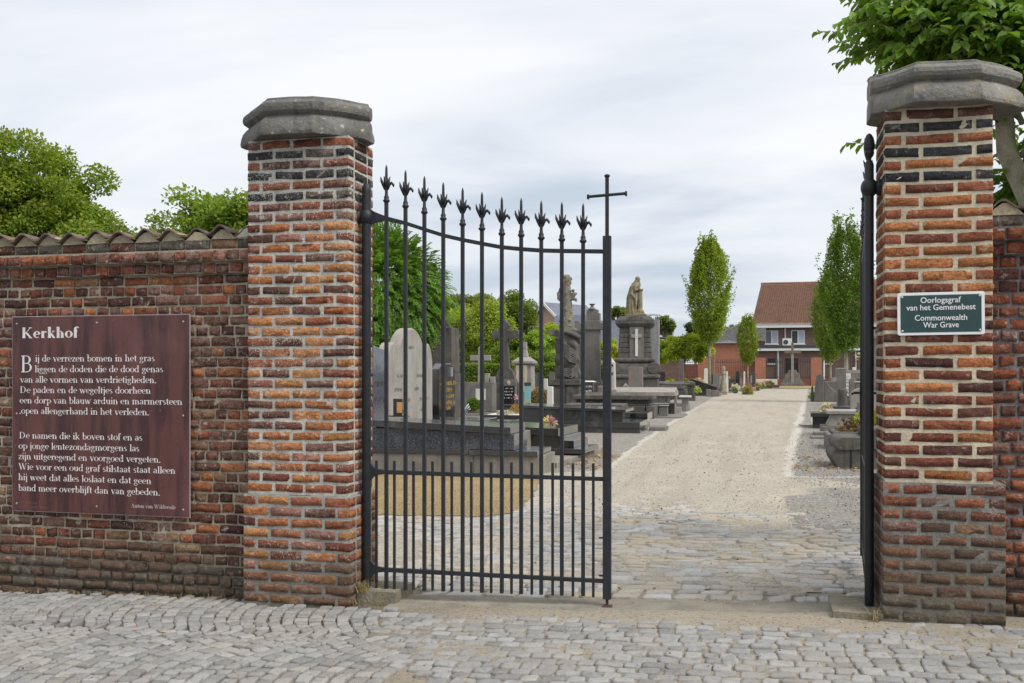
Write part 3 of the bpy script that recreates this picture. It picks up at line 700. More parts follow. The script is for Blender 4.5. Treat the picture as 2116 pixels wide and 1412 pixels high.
def sans(parent, text, x, z, size, width, m):
    cu = bpy.data.curves.new('lettering', 'FONT'); cu.body = text; cu.size = 1; cu.align_x = 'CENTER'; cu.extrude = 0.006; cu.resolution_u = 3
    o = bpy.data.objects.new('tmp', cu); col.objects.link(o); dg = bpy.context.evaluated_depsgraph_get()
    me = bpy.data.meshes.new_from_object(o.evaluated_get(dg)); bpy.data.objects.remove(o)
    bm = bmesh.new(); bm.from_mesh(me); geo = list(bm.verts) + list(bm.edges) + list(bm.faces)
    for ddx, ddy, ddz in ((0.022, 0.0, 0.03), (0.0, 0.016, 0.06), (0.022, 0.016, 0.09)):
        q = bmesh.ops.duplicate(bm, geom=geo)['geom']; bmesh.ops.translate(bm, verts=[e_ for e_ in q if isinstance(e_, bmesh.types.BMVert)], vec=(ddx, ddy, ddz))
    bm.to_mesh(me); bm.free()
    n = len(me.vertices); co = np.empty(n * 3); me.vertices.foreach_get('co', co); co = co.reshape(-1, 3)
    w0 = co[:, 0].max() - co[:, 0].min(); s_ = width / w0; cx = (co[:, 0].max() + co[:, 0].min()) / 2
    q = np.stack([(co[:, 0] - cx) * s_ + x, -0.0078 - co[:, 2] * 0.02 , co[:, 1] * size + z], 1); me.vertices.foreach_set('co', q.ravel()); me.update()
    me.materials.clear(); me.materials.append(m); me.name = 'lettering'
    return link(bpy.data.objects.new('lettering', me), parent)
kx = 0.448 / 1195.0
for s_, zy, wd in (("Oorlogsgraf", 436, 555), ("van het Gemenebest", 540, 950), ("Commonwealth", 687, 718), ("War Grave", 788, 487)):
    sans(SG, s_, (963 - 963) * kx, 0.118 - (zy - 287) * (0.236 / 605.0), 0.0445, wd * kx, m_signwhite)

# ================================================================== IRON GATE
m_iron = plain('dark_grey_iron_paint', (0.020, 0.023, 0.028), 0.50, 0, var=0.22, sc=14, bump=0.35, spec=0.35)
m_iron2 = plain('black_iron_paint', (0.014, 0.016, 0.019), 0.42, 0, var=0.25, sc=14, bump=0.35, spec=0.4)
m_rust = plain('rusty_iron', (0.075, 0.045, 0.035), 0.8, 0.2, var=0.3, sc=40, bump=0.5)
CURVE = [(775, 448), (802, 450), (838, 461.6), (879, 475), (917, 487), (956, 496), (997, 504), (1035, 511), (1076, 515), (1117.5, 518), (1158.6, 519), (1245, 520)]
GY = 6.09; HX = -2.50
def gx(px): return XY(px, GY)[0] - HX
def gzz(px, py): return ZD(py, XY(px, GY)[1])
def bar(mb, x, z0, z1, hw, tipn=False, y=0.0):
    mb.box(x - hw, x + hw, y - hw, y + hw, z0, z1)
def finial(name, x, z, m, parent, s=1.0):
    """z = underside of the collar; a tall spike above three leaves, one of them curled over"""
    mb = MB()
    mb.lathe([(0.012, -0.004), (0.021, 0.006), (0.023, 0.014), (0.015, 0.022), (0.017, 0.034), (0.011, 0.046), (0.0095, 0.07), (0.012, 0.10), (0.012, 0.125), (0.0095, 0.15), (0.0085, 0.19), (0.0075, 0.225), (0.002, 0.245)], (x, 0, z), 10)
    def leaf(d, pts, w_):
        P = [(x + d[0] * a, d[1] * a, z + b) for a, b in pts]; mb.tube(P, w_, 6)
    leaf((-1, 0), [(0.006, 0.085), (0.022, 0.118), (0.034, 0.143), (0.040, 0.170)], [0.011, 0.011, 0.009, 0.002])
    leaf((-1, 0), [(0.004, 0.11), (0.012, 0.14), (0.017, 0.172)], [0.009, 0.007, 0.002])
    leaf((1, 0), [(0.004, 0.10), (0.014, 0.13), (0.026, 0.168)], [0.011, 0.010, 0.002])
    leaf((1, 0), [(0.004, 0.085), (0.020, 0.118), (0.036, 0.126), (0.048, 0.112), (0.050, 0.098)], [0.011, 0.011, 0.010, 0.009, 0.003])
    leaf((0, -1), [(0.004, 0.10), (0.014, 0.13), (0.026, 0.165)], [0.010, 0.009, 0.002])
    leaf((0, 1), [(0.004, 0.10), (0.014, 0.13), (0.026, 0.165)], [0.010, 0.009, 0.002])
    return mb.build(name, m, parent, smooth=True)
def gate(root, m, right=False):
    zc = lambda px, py: gzz(px, py)
    # hinge post
    mb = MB()
    if not right:
        mb.lathe([(0.030, 0.085), (0.030, 2.66), (0.029, 2.70), (0.018, 2.716), (0.004, 2.722)], (0, 0, 0), 20)
    else:
        mb.lathe([(0.026, 0.085), (0.026, 2.63), (0.020, 2.65), (0.012, 2.66)], (0, 0, 0), 20)
    mb.build('post', m, root, smooth=True, bevel=0.002)
    if right:
        mb = MB(); prof = [(0.011, 2.655), (0.013, 2.672), (0.024, 2.684), (0.028, 2.70), (0.026, 2.712), (0.030, 2.728), (0.030, 2.755), (0.025, 2.785), (0.013, 2.808), (0.002, 2.815)]
        pr2 = []
        for i in range(40):
            tt = i / 39 * (len(prof) - 1); j = min(int(tt), len(prof) - 2); f = tt - j; pr2.append((prof[j][0] * (1 - f) + prof[j + 1][0] * f, prof[j][1] * (1 - f) + prof[j + 1][1] * f))
        mb.lathe(pr2, (0, 0, 0), 24, rip=lambda th, z: 1 + 0.07 * sin(8 * th + z * 260) * (1 if z > 2.715 else 0)); mb.build('pine_cone_finial', m, root, smooth=True)
    zb = 2.50
    mb = MB(); mb.ball((0, 0, zb), (0.048, 0.048, 0.058), 16, 10); mb.box(-0.05, 0.012, -0.012, 0.20 if not right else 0.10, zb - 0.028, zb + 0.028) if False else None
    mb.build('ball_joint', m, root, smooth=True)
    mb = MB(); mb.tube([(-0.085, 0, zb), (-0.045, 0, zb), (-0.03, 0, zb)], [0.047, 0.047, 0.03], 14); mb.build('wall_bracket', m, root, bevel=0.004)
    # rails
    def rail(pts, hts, wy):
        vs = []; fs = []
        for (x, z), h in zip(pts, hts): vs += [(x, -wy, z - h), (x, wy, z - h), (x, wy, z + h), (x, -wy, z + h)]
        n = len(pts)
        for i in range(n - 1):
            a = i * 4
            for k in range(4): fs.append((a + k, a + (k + 1) % 4, a + 4 + (k + 1) % 4, a + 4 + k))
        fs += [(3, 2, 1, 0), tuple((n - 1) * 4 + k for k in range(4))]
        return MB().add(vs, fs)
    top = [(gx(p), zc(p, q)) for p, q in CURVE]; top[0] = (0.03, zb)
    top.insert(1, (0.06, zb - 0.004)); hts = [0.05, 0.036, 0.016] + [0.0125] * (len(top) - 3); top[2] = (gx(797), zc(797, 452))
    rail(top, hts, 0.011).build('top_rail', m, root, bevel=0.002)
    xs = gx(1246); zm, zl = 0.828, 0.200
    for nm, z_ in (('middle_rail', zm), ('bottom_rail', zl)):
        x = [0.022, 0.034, 0.05, 0.075, 0.12, xs]; h = [0.075, 0.055, 0.034, 0.021, 0.0145, 0.0125]
        rail([(a, z_ + (0.008 if i < 5 and nm == 'middle_rail' else 0.0) - 0.004 * (i == 0)) for i, a in enumerate(x)], h, 0.011).build(nm, m, root, bevel=0.002)
    # uprights
    mains = [(798.5, 341), (838, 352), (877, 364), (916, 377), (956, 388), (996, 397), (1037, 407), (1077, 409.5), (1118.5, 415), (1161, 418), (1205, 420.5)]
    for px, tip in mains:
        x = gx(px); zt = zc(px, tip) - 0.245; zb_ = zc(px, 1218 + (px - 798) * 0.034)
        b = MB(); bar(b, x, zb_, zt, 0.0112); bo = b.build('bar', m, root, bevel=0.0015)
        finial('finial', x, zt, m, bo)
    for px in (778, 815, 854.5, 894, 933.5, 974, 1015, 1057, 1099, 1142, 1184, 1226):
        x = gx(px); b = MB(); bar(b, x, zc(px, 1216 + (px - 778) * 0.04), zc(px, 952 + (px - 778) * 0.013), 0.0078); b.build('short_bar', m, root, bevel=0.001)
    xs = gx(1254.5); b = MB(); b.box(xs - 0.025, xs + 0.025, -0.02, 0.02, zc(1254, 1238), zc(1254, 488)); b.build('stile', m, root, bevel=0.003)
    zt = zc(1254, 488); zcb = zc(1254, 404); ztop = zc(1254, 366)
    b = MB(); b.box(xs - 0.0105, xs + 0.0105, -0.0105, 0.0105, zt, ztop); b.lathe([(0.012, -0.004), (0.018, 0.004), (0.018, 0.010), (0.010, 0.016)], (xs, 0, ztop), 12)
    b.tube([(xs - 0.115, -0.004, zcb - 0.004), (xs + 0.115, -0.004, zcb + 0.006)], 0.0095, 8)
    for sg in (-1, 1): b.tube([(xs + sg * 0.112, -0.004, zcb + sg * 0.005), (xs + sg * 0.123, -0.004, zcb + sg * 0.005)], [0.016, 0.016], 10)
    b.build('cross', m, root)
    for q in (1042, 1112, 1190): MB().tube([(xs - (0.05 if q > 1050 else 0.032), 0, zc(1250, q)), (xs - 0.02, 0, zc(1250, q))], 0.006, 6).build('latch_pin', m_iron2, root)
    if not right:
        b = MB(); b.box(xs - 0.036, xs + 0.040, -0.04, 0.03, 0.035, 0.053, tx=0.01, ty=0.01); b.box(xs - 0.008, xs + 0.008, -0.008, 0.008, 0.05, zc(1254, 1236)); b.build('drop_bolt', m_rust, root)
    else:
        b = MB(); b.box(xs - 0.13, xs - 0.022, -0.022, 0.024, 1.10, 1.36); b.build('lock_box', m_iron2, root, bevel=0.004)
        b = MB(); b.tube([(xs - 0.07, -0.02, 1.28), (xs - 0.07, -0.09, 1.28), (xs - 0.07, -0.10, 1.28), (xs - 0.16, -0.105, 1.275)], 0.009, 8)
        b.tube([(xs - 0.07, 0.02, 1.28), (xs - 0.07, 0.07, 1.28), (xs - 0.15, 0.075, 1.275)], 0.009, 8); b.build('handle', m_iron2, root)
GL = thing('iron_gate', 'closed dark iron gate leaf with leafy spikes and small cross, hinged on the left', 'gate', (HX, GY, 0.0), 0, 'leaves of the iron gate')
gate(GL, m_iron)
GR = thing('iron_gate', 'opened iron gate leaf seen edge-on beside the right pillar, pine cone on its post', 'gate', (0.612, GY, 0.055), radians(85.8), 'leaves of the iron gate')
gate(GR, m_iron2, True)
for ch in list(GR.children):
    if ch.name.startswith('wall_bracket'): ch.rotation_euler = (0, 0, radians(94.2))
# stone blocks the posts stand on
m_kerb = stone('mossy_kerb_stone', (0.22, 0.20, 0.16), (0.13, 0.12, 0.09), streak=0.1, lichen=0.35, sc=6, bump=0.9, spots=0.4)
def block(name, label, x0, x1, y0, y1, z0, z1, m, group=None):
    o = thing(name, label, 'stone block', ((x0 + x1) / 2, (y0 + y1) / 2, z0), 0, group); a, b = (x1 - x0) / 2, (y1 - y0) / 2
    q = MB(); noisy_box(q, -a, a, -b, b, 0, z1 - z0, st=0.05, amp=0.008, seed=int(x0 * 100) % 50); q.build('body', m, o, bevel=0); return o
block('threshold_stone', 'rough mossy stone under the left gate post', -2.525, -2.26, 5.99, 6.32, -0.06, 0.078, m_kerb, 'stones under the gate posts')
block('threshold_stone', 'rough mossy stone under the right gate post', 0.40, 0.668, 5.90, 6.32, 0.0, 0.135, m_kerb, 'stones under the gate posts')
# ================================================================== GROUND
def bed_mat(name, c1, c2, c3, sc=1.0):
    t = NT(name); v = t.pos()
    a = t.mix(t.ramp(t.noise(v, 1.3 * sc, 5, 0.6), 0.35, 0.65), c1, c2)
    a = t.mix(t.math('MULTIPLY', t.ramp(t.noise(v, 60, 4, 0.8), 0.45, 0.6), 0.6), a, c3)
    a = t.mix(t.math('MULTIPLY', t.ramp(t.vor(v, 75), 0.32, 0.1), 0.5), a, tuple(min(1, x * 1.5) for x in c1))
    t.bump(t.math('ADD', t.noise(v, 90, 5, 0.8), t.vor(v, 60)), 0.7, 0.012)
    return t.fin(a, 0.95, 0, 0.1)
# gravel: small grey-blue stones with lighter chips
def gravel_mat(name, cs, sc=60, sandmask=None, sand=(0.42, 0.35, 0.25)):
    t = NT(name); v = t.pos()
    n = t.n('ShaderNodeTexVoronoi'); t.l(v, n.inputs['Vector']); n.inputs['Scale'].default_value = sc
    r = t.n('ShaderNodeValToRGB'); e = r.color_ramp.elements; g = t.sep(n.outputs['Color'])[0]; t.l(g, r.inputs[0])
    e[0].position = 0; e[0].color = (*cs[0], 1); e[1].position = 1; e[1].color = (*cs[-1], 1)
    for i, c in enumerate(cs[1:-1]): x = e.new((i + 1) / (len(cs) - 1)); x.color = (*c, 1)
    a = t.mix(t.ramp(n.outputs['Distance'], 0.35, 0.75), r.outputs[0], t.mix(1.0, r.outputs[0], (0.3, 0.28, 0.26), 'MULTIPLY'))
    lw = t.noise(v, 0.9, 5, 0.65)
    a = t.mix(t.math('MULTIPLY', t.ramp(lw, 0.45, 0.7), 0.35), a, sand)
    a = t.mix(t.math('MULTIPLY', t.ramp(t.noise(v, 7, 4, 0.7), 0.55, 0.7), 0.3), a, (0.12, 0.10, 0.08))
    t.bump(t.math('ADD', n.outputs['Distance'], t.noise(v, 120, 3)), 0.8, 0.02)
    return t.fin(a, 0.95, 0, 0.12)
m_gravel = gravel_mat('grey_gravel', [(0.10, 0.10, 0.105), (0.22, 0.225, 0.225), (0.32, 0.315, 0.30), (0.19, 0.195, 0.20), (0.48, 0.45, 0.38)], 55)
m_path = gravel_mat('sandy_path', [(0.36, 0.31, 0.24), (0.50, 0.44, 0.345), (0.46, 0.40, 0.31), (0.58, 0.52, 0.42), (0.34, 0.32, 0.29), (0.52, 0.45, 0.35)], 110, sand=(0.54, 0.47, 0.36))
m_yellow = gravel_mat('yellow_gravel', [(0.40, 0.29, 0.14), (0.56, 0.43, 0.235), (0.46, 0.35, 0.18), (0.66, 0.54, 0.33)], 90, sand=(0.55, 0.42, 0.23))
m_lime = gravel_mat('pale_limey_sand', [(0.50, 0.47, 0.42), (0.66, 0.63, 0.58), (0.56, 0.53, 0.48), (0.74, 0.72, 0.67)], 120, sand=(0.66, 0.63, 0.58))
# street bed material: brown-grey joint dirt that turns sandy in the opening
t = NT('joint_sand'); v = t.pos(); xyz = t.sep(v)
sandz = t.math('MULTIPLY', t.ramp(t.math('ADD', xyz[0], t.math('MULTIPLY', t.noise(v, 1.2, 4), 1.6)), -1.9, -0.6), 1.0)
a = t.mix(sandz, t.mix(t.noise(v, 3, 4), (0.065, 0.052, 0.038), (0.16, 0.125, 0.085)), t.mix(t.noise(v, 2, 4), (0.38, 0.335, 0.265), (0.26, 0.23, 0.18)))
a = t.mix(t.math('MULTIPLY', t.ramp(t.noise(v, 130, 4, 0.8), 0.5, 0.62), 0.6), a, (0.55, 0.50, 0.42))
a = t.mix(t.math('MULTIPLY', t.ramp(t.noise(v, 45, 4, 0.8), 0.53, 0.65), 0.75), a, (0.07, 0.055, 0.04))
t.bump(t.noise(v, 100, 5, 0.8), 0.8, 0.012); m_bed = t.fin(a, 0.95, 0, 0.1)

def axis(dense0, dense1, step, far0, far1, grow=1.35):
    a = list(np.arange(dense0, dense1 + 1e-6, step)); s_ = step; x = dense1
    while x < far1: s_ *= grow; x += s_; a.append(x)
    s_ = step; x = dense0; b = []
    while x > far0: s_ *= grow; x -= s_; b.append(x)
    return np.array(b[::-1] + a)
def sheet(name, xs, ys, zf, m, keep=None, smooth=True):
    X, Y = np.meshgrid(xs, ys, indexing='ij'); Z = zf(X, Y); V = np.stack([X, Y, Z], -1).reshape(-1, 3)
    nx, ny = len(xs), len(ys); i, j = np.meshgrid(np.arange(nx - 1), np.arange(ny - 1), indexing='ij')
    a = i * ny + j; F = np.stack([a, a + ny, a + ny + 1, a + 1], -1).reshape(-1, 4)
    if keep is not None:
        cx = (X[:-1, :-1] + X[1:, 1:]) / 2; cy = (Y[:-1, :-1] + Y[1:, 1:]) / 2; F = F[keep(cx, cy).reshape(-1)]
        used = np.unique(F); mp_ = -np.ones(len(V), int); mp_[used] = np.arange(len(used)); V = V[used]; F = mp_[F]
    return tag(np_mesh(name, V, F, m, smooth=smooth), kind='structure')
# main sheet reaches the horizon, lies just under the paving bed
sheet('ground', axis(-9, 6, 0.25, -600, 600), axis(6.0, 30, 0.25, -300, 900), lambda X, Y: gz(X, Y) - 0.045 + 0.02 * (fbm(X * 1.5, Y * 1.5, 4) - 0.5) * (Y > 8) + 0.032 * np.clip((Y - 10.5) / 2, 0, 1) * np.where((X > -4.0) & (X < 1.8 + .05 * Y), 0.5, 1), m_gravel)
def bedz(X, Y):
    n_ = fbm(X * 1.1, Y * 1.6, 21, 4); f_ = fbm(X * 14, Y * 14, 8, 3) - 0.5
    open_ = np.clip((X + 2.3) / 1.3, 0, 1)
    lift = 0.009 * np.clip((n_ - 0.60 + 0.07 * open_) / 0.10, 0, 1.1)
    # a drift of sand in front of the threshold, and the buried strip under the gate
    strip = np.exp(-((Y - 5.93 - 0.06 * np.sin(X * 1.3)) / 0.17) ** 2) * np.clip((X + 2.3) / 0.3, 0, 1) * np.clip((0.75 - X) / 0.3, 0, 1)
    return gz(X, Y) - 0.0085 - 0.0085 * (1 - open_) + lift + 0.007 * f_ + 0.016 * strip
sheet('street_bed', np.arange(-9, 4.5, 0.035), np.arange(2.6, 7.3, 0.035), bedz, m_bed)
# inner sandy ground and the path as one sheet; vertex masks say where it is sand, grey gravel or limey edging
def pl(Y): return -2.35 - 0.15 * np.clip((Y - 15) / 10, 0, 1) + 0.10 * (fbm(Y * 0.8, Y * 0, 2) - 0.5) - np.clip((14.6 - Y) * 1.2, 0, 6)
def pr_(Y): return 0.45 + 0.048 * np.clip(Y - 14.5, 0, 200) + 0.12 * (fbm(Y * 0.7, Y * 0 + 5, 2) - 0.5) + np.where(Y < 14.4, np.clip(1.1 - np.abs(Y - 13.4) * 1.0, -0.15, 1.0), 0)
t = NT('path_surface'); v = t.pos(); cc = t.sep(t.attr())
def gv(scale, cs):
    n = t.n('ShaderNodeTexVoronoi'); t.l(v, n.inputs['Vector']); n.inputs['Scale'].default_value = scale; r = t.n('ShaderNodeValToRGB'); e = r.color_ramp.elements; t.l(t.sep(n.outputs['Color'])[0], r.inputs[0])
    e[0].position = 0; e[0].color = (*cs[0], 1); e[1].position = 1; e[1].color = (*cs[-1], 1)
    for i, c in enumerate(cs[1:-1]): x = e.new((i + 1) / (len(cs) - 1)); x.color = (*c, 1)
    return r.outputs[0], n.outputs['Distance']
sa, d1 = gv(120, [(0.30, 0.27, 0.22), (0.46, 0.42, 0.345), (0.38, 0.34, 0.28), (0.56, 0.52, 0.44), (0.26, 0.25, 0.23), (0.50, 0.455, 0.38)]); ga, d2 = gv(55, [(0.10, 0.10, 0.10), (0.24, 0.24, 0.235), (0.34, 0.335, 0.32), (0.20, 0.20, 0.205), (0.50, 0.46, 0.39)])
sa = t.mix(t.math('MULTIPLY', t.ramp(t.noise(t.co('Object', (1, 0.5, 1)), 1.3, 5, 0.65), 0.45, 0.7), 0.5), sa, (0.53, 0.475, 0.385)); sa = t.mix(t.math('MULTIPLY', t.ramp(t.noise(v, 3.5, 6, 0.75), 0.55, 0.7), 0.45), sa, (0.27, 0.24, 0.19))
nz = t.math('MULTIPLY', t.math('SUBTRACT', t.noise(v, 9, 5, 0.75), 0.5), 0.9)
ga = t.mix(t.math('MULTIPLY', t.ramp(t.noise(v, 2.5, 6, 0.75), 0.42, 0.62), 0.6), ga, t.mix(t.noise(v, 60, 3), (0.30, 0.26, 0.20), (0.20, 0.17, 0.13)))
sa = t.mix(t.math('MULTIPLY', t.ramp(t.noise(t.co('Object', (1.6, 0.10, 1)), 1.6, 4, 0.6), 0.48, 0.62), 0.35), sa, (0.30, 0.27, 0.22))
a = t.mix(t.ramp(t.math('ADD', cc[0], nz), 0.35, 0.65), ga, sa); a = t.mix(t.math('MULTIPLY', t.ramp(t.math('ADD', cc[1], t.math('MULTIPLY', nz, 1.6)), 0.35, 0.95), 0.8), a, t.mix(t.noise(v, 80, 3), (0.66, 0.64, 0.59), (0.50, 0.48, 0.43)))
a = t.mix(t.math('MULTIPLY', t.ramp(t.noise(v, 30, 5, 0.85), 0.50, 0.62), 0.7), a, (0.15, 0.13, 0.105))
a = t.mix(t.math('MULTIPLY', t.ramp(t.noise(v, 14, 5, 0.85), 0.54, 0.66), 0.5), a, (0.62, 0.58, 0.50))
t.bump(t.math('ADD', d2, t.noise(v, 110, 3)), 0.7, 0.015); m_pathmix = t.fin(a, 0.95, 0, 0.12)
ysp = np.concatenate([np.arange(6.65, 18, 0.05), np.arange(18, 34, 0.12), np.arange(34, 98, 0.5)]); xo = np.linspace(-4.3, 2.2, 110)
Yg, Xo = np.meshgrid(ysp, xo, indexing='ij'); Xg = Xo + 0.048 * np.clip(Yg - 14.5, 0, 200) * np.clip((Xo + 3.0) / 4.5, 0, 1)
def sm(x): x = np.clip(x, 0, 1); return x * x * (3 - 2 * x)
L_, R_ = pl(Yg), pr_(Yg); wob = 0.16 * (fbm(Xg * 2.3, Yg * 2.3, 41, 4) - 0.5)
sandm = sm((Xg - L_ + wob) / 0.20 + 0.5) * sm((R_ - Xg + wob) / 0.22 + 0.5)
edge = np.maximum(np.exp(-((Xg - L_ - 0.06 + wob) / 0.09) ** 2) * (Yg > 15.0), 1.15 * np.exp(-((Xg - R_ + 0.10 + wob) / 0.14) ** 2) * (Yg > 14.6)); edge = edge * (0.55 + 0.6 * fbm(Yg * 0.5, Xg * 0.5, 6)) * np.clip((70 - Yg) / 30, 0, 1)
ln_ = np.exp(-((Yg - 14.55 - 0.12 * (Xg - 0.35) ** 2 + wob) / 0.10) ** 2) * (Xg > 0.35) * (Xg < 2.4); edge = np.maximum(edge, ln_)
# grey gravel tongue in front of the right graves
gr = sm((Xg - (0.95 - 0.45 * np.clip(Yg - 9.3, 0, 1.1)) + wob * 5) / 1.1 + 0.5) * sm((Yg - 8.4) / 0.8) * sm((13.9 - Yg) / 1.2); sandm = sandm * (1 - gr)
edge = edge * (1 - 0.0 * gr)
def pathz(X, Y): return gz(X, Y) + np.where(Y < 12, -0.001, 0.004) + 0.016 * (fbm(X * 1.3, Y * 1.5, 33, 4) - 0.42) + 0.006 * (fbm(X * 13, Y * 13, 5, 2) - 0.5)
Zg = pathz(Xg, Yg)
nx, ny = Xg.shape; i, j = np.meshgrid(np.arange(nx - 1), np.arange(ny - 1), indexing='ij'); a_ = i * ny + j; Fp = np.stack([a_, a_ + 1, a_ + ny + 1, a_ + ny], -1).reshape(-1, 4)
tag(np_mesh('path', np.stack([Xg, Yg, Zg], -1).reshape(-1, 3), Fp, m_pathmix, None, np.stack([sandm, edge, sandm * 0], -1).reshape(-1, 3), smooth=True), kind='structure')
# yellow gravel parcel behind the left leaf, bordered by flat stones
yp = [(-6.4, 9.85), (-2.75, 9.85), (-2.45, 10.2), (-2.72, 12.2), (-2.95, 13.35), (-6.4, 13.45)]
def inpoly(X, Y, P):
    r = np.zeros(X.shape, bool); n = len(P)
    for i in range(n):
        (x0, y0), (x1, y1) = P[i], P[(i + 1) % n]
        r ^= ((y0 > Y) != (y1 > Y)) & (X < (x1 - x0) * (Y - y0) / (y1 - y0 + 1e-12) + x0)
    return r
sheet('yellow_gravel_bed', np.arange(-6.6, -2.2, 0.025), np.arange(9.7, 13.7, 0.025), lambda X, Y: pathz(X, Y) + 0.006, m_yellow, keep=lambda X, Y: inpoly(X + 0.12 * (fbm(Y * 7, X * 7, 2) - .5), Y + 0.10 * (fbm(X * 9, Y * 9, 5) - .5), yp))
sheet('path_end_gravel', np.arange(-3, 9, 0.5), np.arange(84, 97, 0.5), lambda X, Y: X * 0 + 0.03, m_yellow)

# ------------------------------------------------------------------ setts
NP = 16
def setts(name, Q, zf, m, cols, dome=0.003, rnd_=0.28, rng=RNG, top=0.0, depth=0.035, sink=None):
    """Q: n x 4 x 2 corner points (ccw). each sett: a rounded, slightly domed, uneven stone"""
    Q = np.array(Q, float); n = len(Q)
    th = np.arange(NP) * 2 * pi / NP + pi / NP
    ex = 2.0 / 6.5
    u = np.sign(np.cos(th)) * np.abs(np.cos(th)) ** ex; v = np.sign(np.sin(th)) * np.abs(np.sin(th)) ** ex
    rings = [(1.0, -depth), (0.99, -0.008), (0.955, 0.0), (0.75, dome * 0.5), (0.36, dome * 0.75)]
    jr = 1 + rng.normal(0, 0.045, (n, NP)); Vs = []
    tilt = rng.normal(0, 0.045, (n, 2)); lift = rng.normal(0, 0.0028, (n, 1))
    for s_, z in rings:
        uu = u[None] * s_ * (1 + (jr - 1) * s_) * 0.5 + 0.5; vv = v[None] * s_ * (1 + (jr - 1) * s_) * 0.5 + 0.5
        P = (Q[:, None, 0] * ((1 - uu) * (1 - vv))[..., None] + Q[:, None, 1] * (uu * (1 - vv))[..., None] + Q[:, None, 2] * (uu * vv)[..., None] + Q[:, None, 3] * ((1 - uu) * vv)[..., None])
        c = Q.mean(1)[:, None]; zz_ = z + lift + (P[..., 0] - c[..., 0]) * tilt[:, :1] + (P[..., 1] - c[..., 1]) * tilt[:, 1:] + (rng.normal(0, 0.0013, (n, NP)) if z > -0.02 else 0)
        Vs.append(np.concatenate([P, zz_[..., None]], -1))
    c = Q.mean(1); Vs.append(np.concatenate([c[:, None], (dome + lift)[..., None]], -1))
    V = np.concatenate(Vs, 1); K = V.shape[1]
    V[..., 2] += zf(V[..., 0], V[..., 1]) + top
    if sink is not None: V[..., 2] -= sink(Q.mean(1)[:, 0], Q.mean(1)[:, 1])[:, None]
    F4 = []; F3 = []
    for r in range(len(rings) - 1):
        for k in range(NP): F4.append((r * NP + k, r * NP + (k + 1) % NP, (r + 1) * NP + (k + 1) % NP, (r + 1) * NP + k))
    b = (len(rings) - 1) * NP
    for k in range(NP): F3.append((b + k, b + (k + 1) % NP, b + NP))
    o = (np.arange(n) * K)[:, None, None]
    ob = np_mesh(name, V.reshape(-1, 3), [(np.array(F4)[None] + o).reshape(-1, 4), (np.array(F3)[None] + o).reshape(-1, 3)], m, None, np.repeat(cols, K, 0), smooth=True)
    return tag(ob, kind='structure')
def sett_mat(name, sand, amt):
    t = NT(name); v = t.pos(); c = t.attr()
    a = t.mix(t.math('MULTIPLY', t.ramp(t.noise(v, 30, 4, 0.7), 0.4, 0.7), 0.4), c, t.mix(1.0, c, (0.62, 0.62, 0.64), 'MULTIPLY'))
    a = t.mix(t.math('MULTIPLY', t.ramp(t.noise(v, 190, 3, 0.8), 0.52, 0.66), 0.45), a, t.mix(1.0, c, (1.45, 1.43, 1.4), 'MULTIPLY'))
    a = t.mix(t.math('MULTIPLY', t.ramp(t.noise(v, 160, 3, 0.8), 0.60, 0.70), 0.5), a, (0.06, 0.055, 0.05))
    f = t.ramp(t.math('ADD', t.noise(v, 1.6, 5, 0.65), t.math('MULTIPLY', t.noise(v, 40, 4, 0.8), 0.5)), 0.66, 0.92)
    a = t.mix(t.math('MULTIPLY', f, amt), a, sand)
    a = t.mix(t.math('MULTIPLY', t.ramp(t.noise(v, 9, 5, 0.75), 0.54, 0.66), 0.35), a, (0.10, 0.09, 0.075))
    t.bump(t.math('ADD', t.noise(v, 75, 5, 0.75), t.math('MULTIPLY', t.noise(v, 18, 3), 1.3)), 0.65, 0.012)
    return t.fin(a, 0.85, 0, 0.2)
m_sett = sett_mat('granite_sett', (0.36, 0.32, 0.26), 0.32); m_kass = sett_mat('old_cobble', (0.45, 0.385, 0.285), 0.95)
def greys(n, lo, hi, warm=0.03, rng=RNG):
    g = lo + (hi - lo) * rng.beta(2.5, 2, (n, 1)); w_ = rng.normal(0, warm, (n, 1))
    return np.clip(np.concatenate([g * (1.0 + w_), g * 0.995, g * (0.98 - w_)], 1), 0.02, 1)
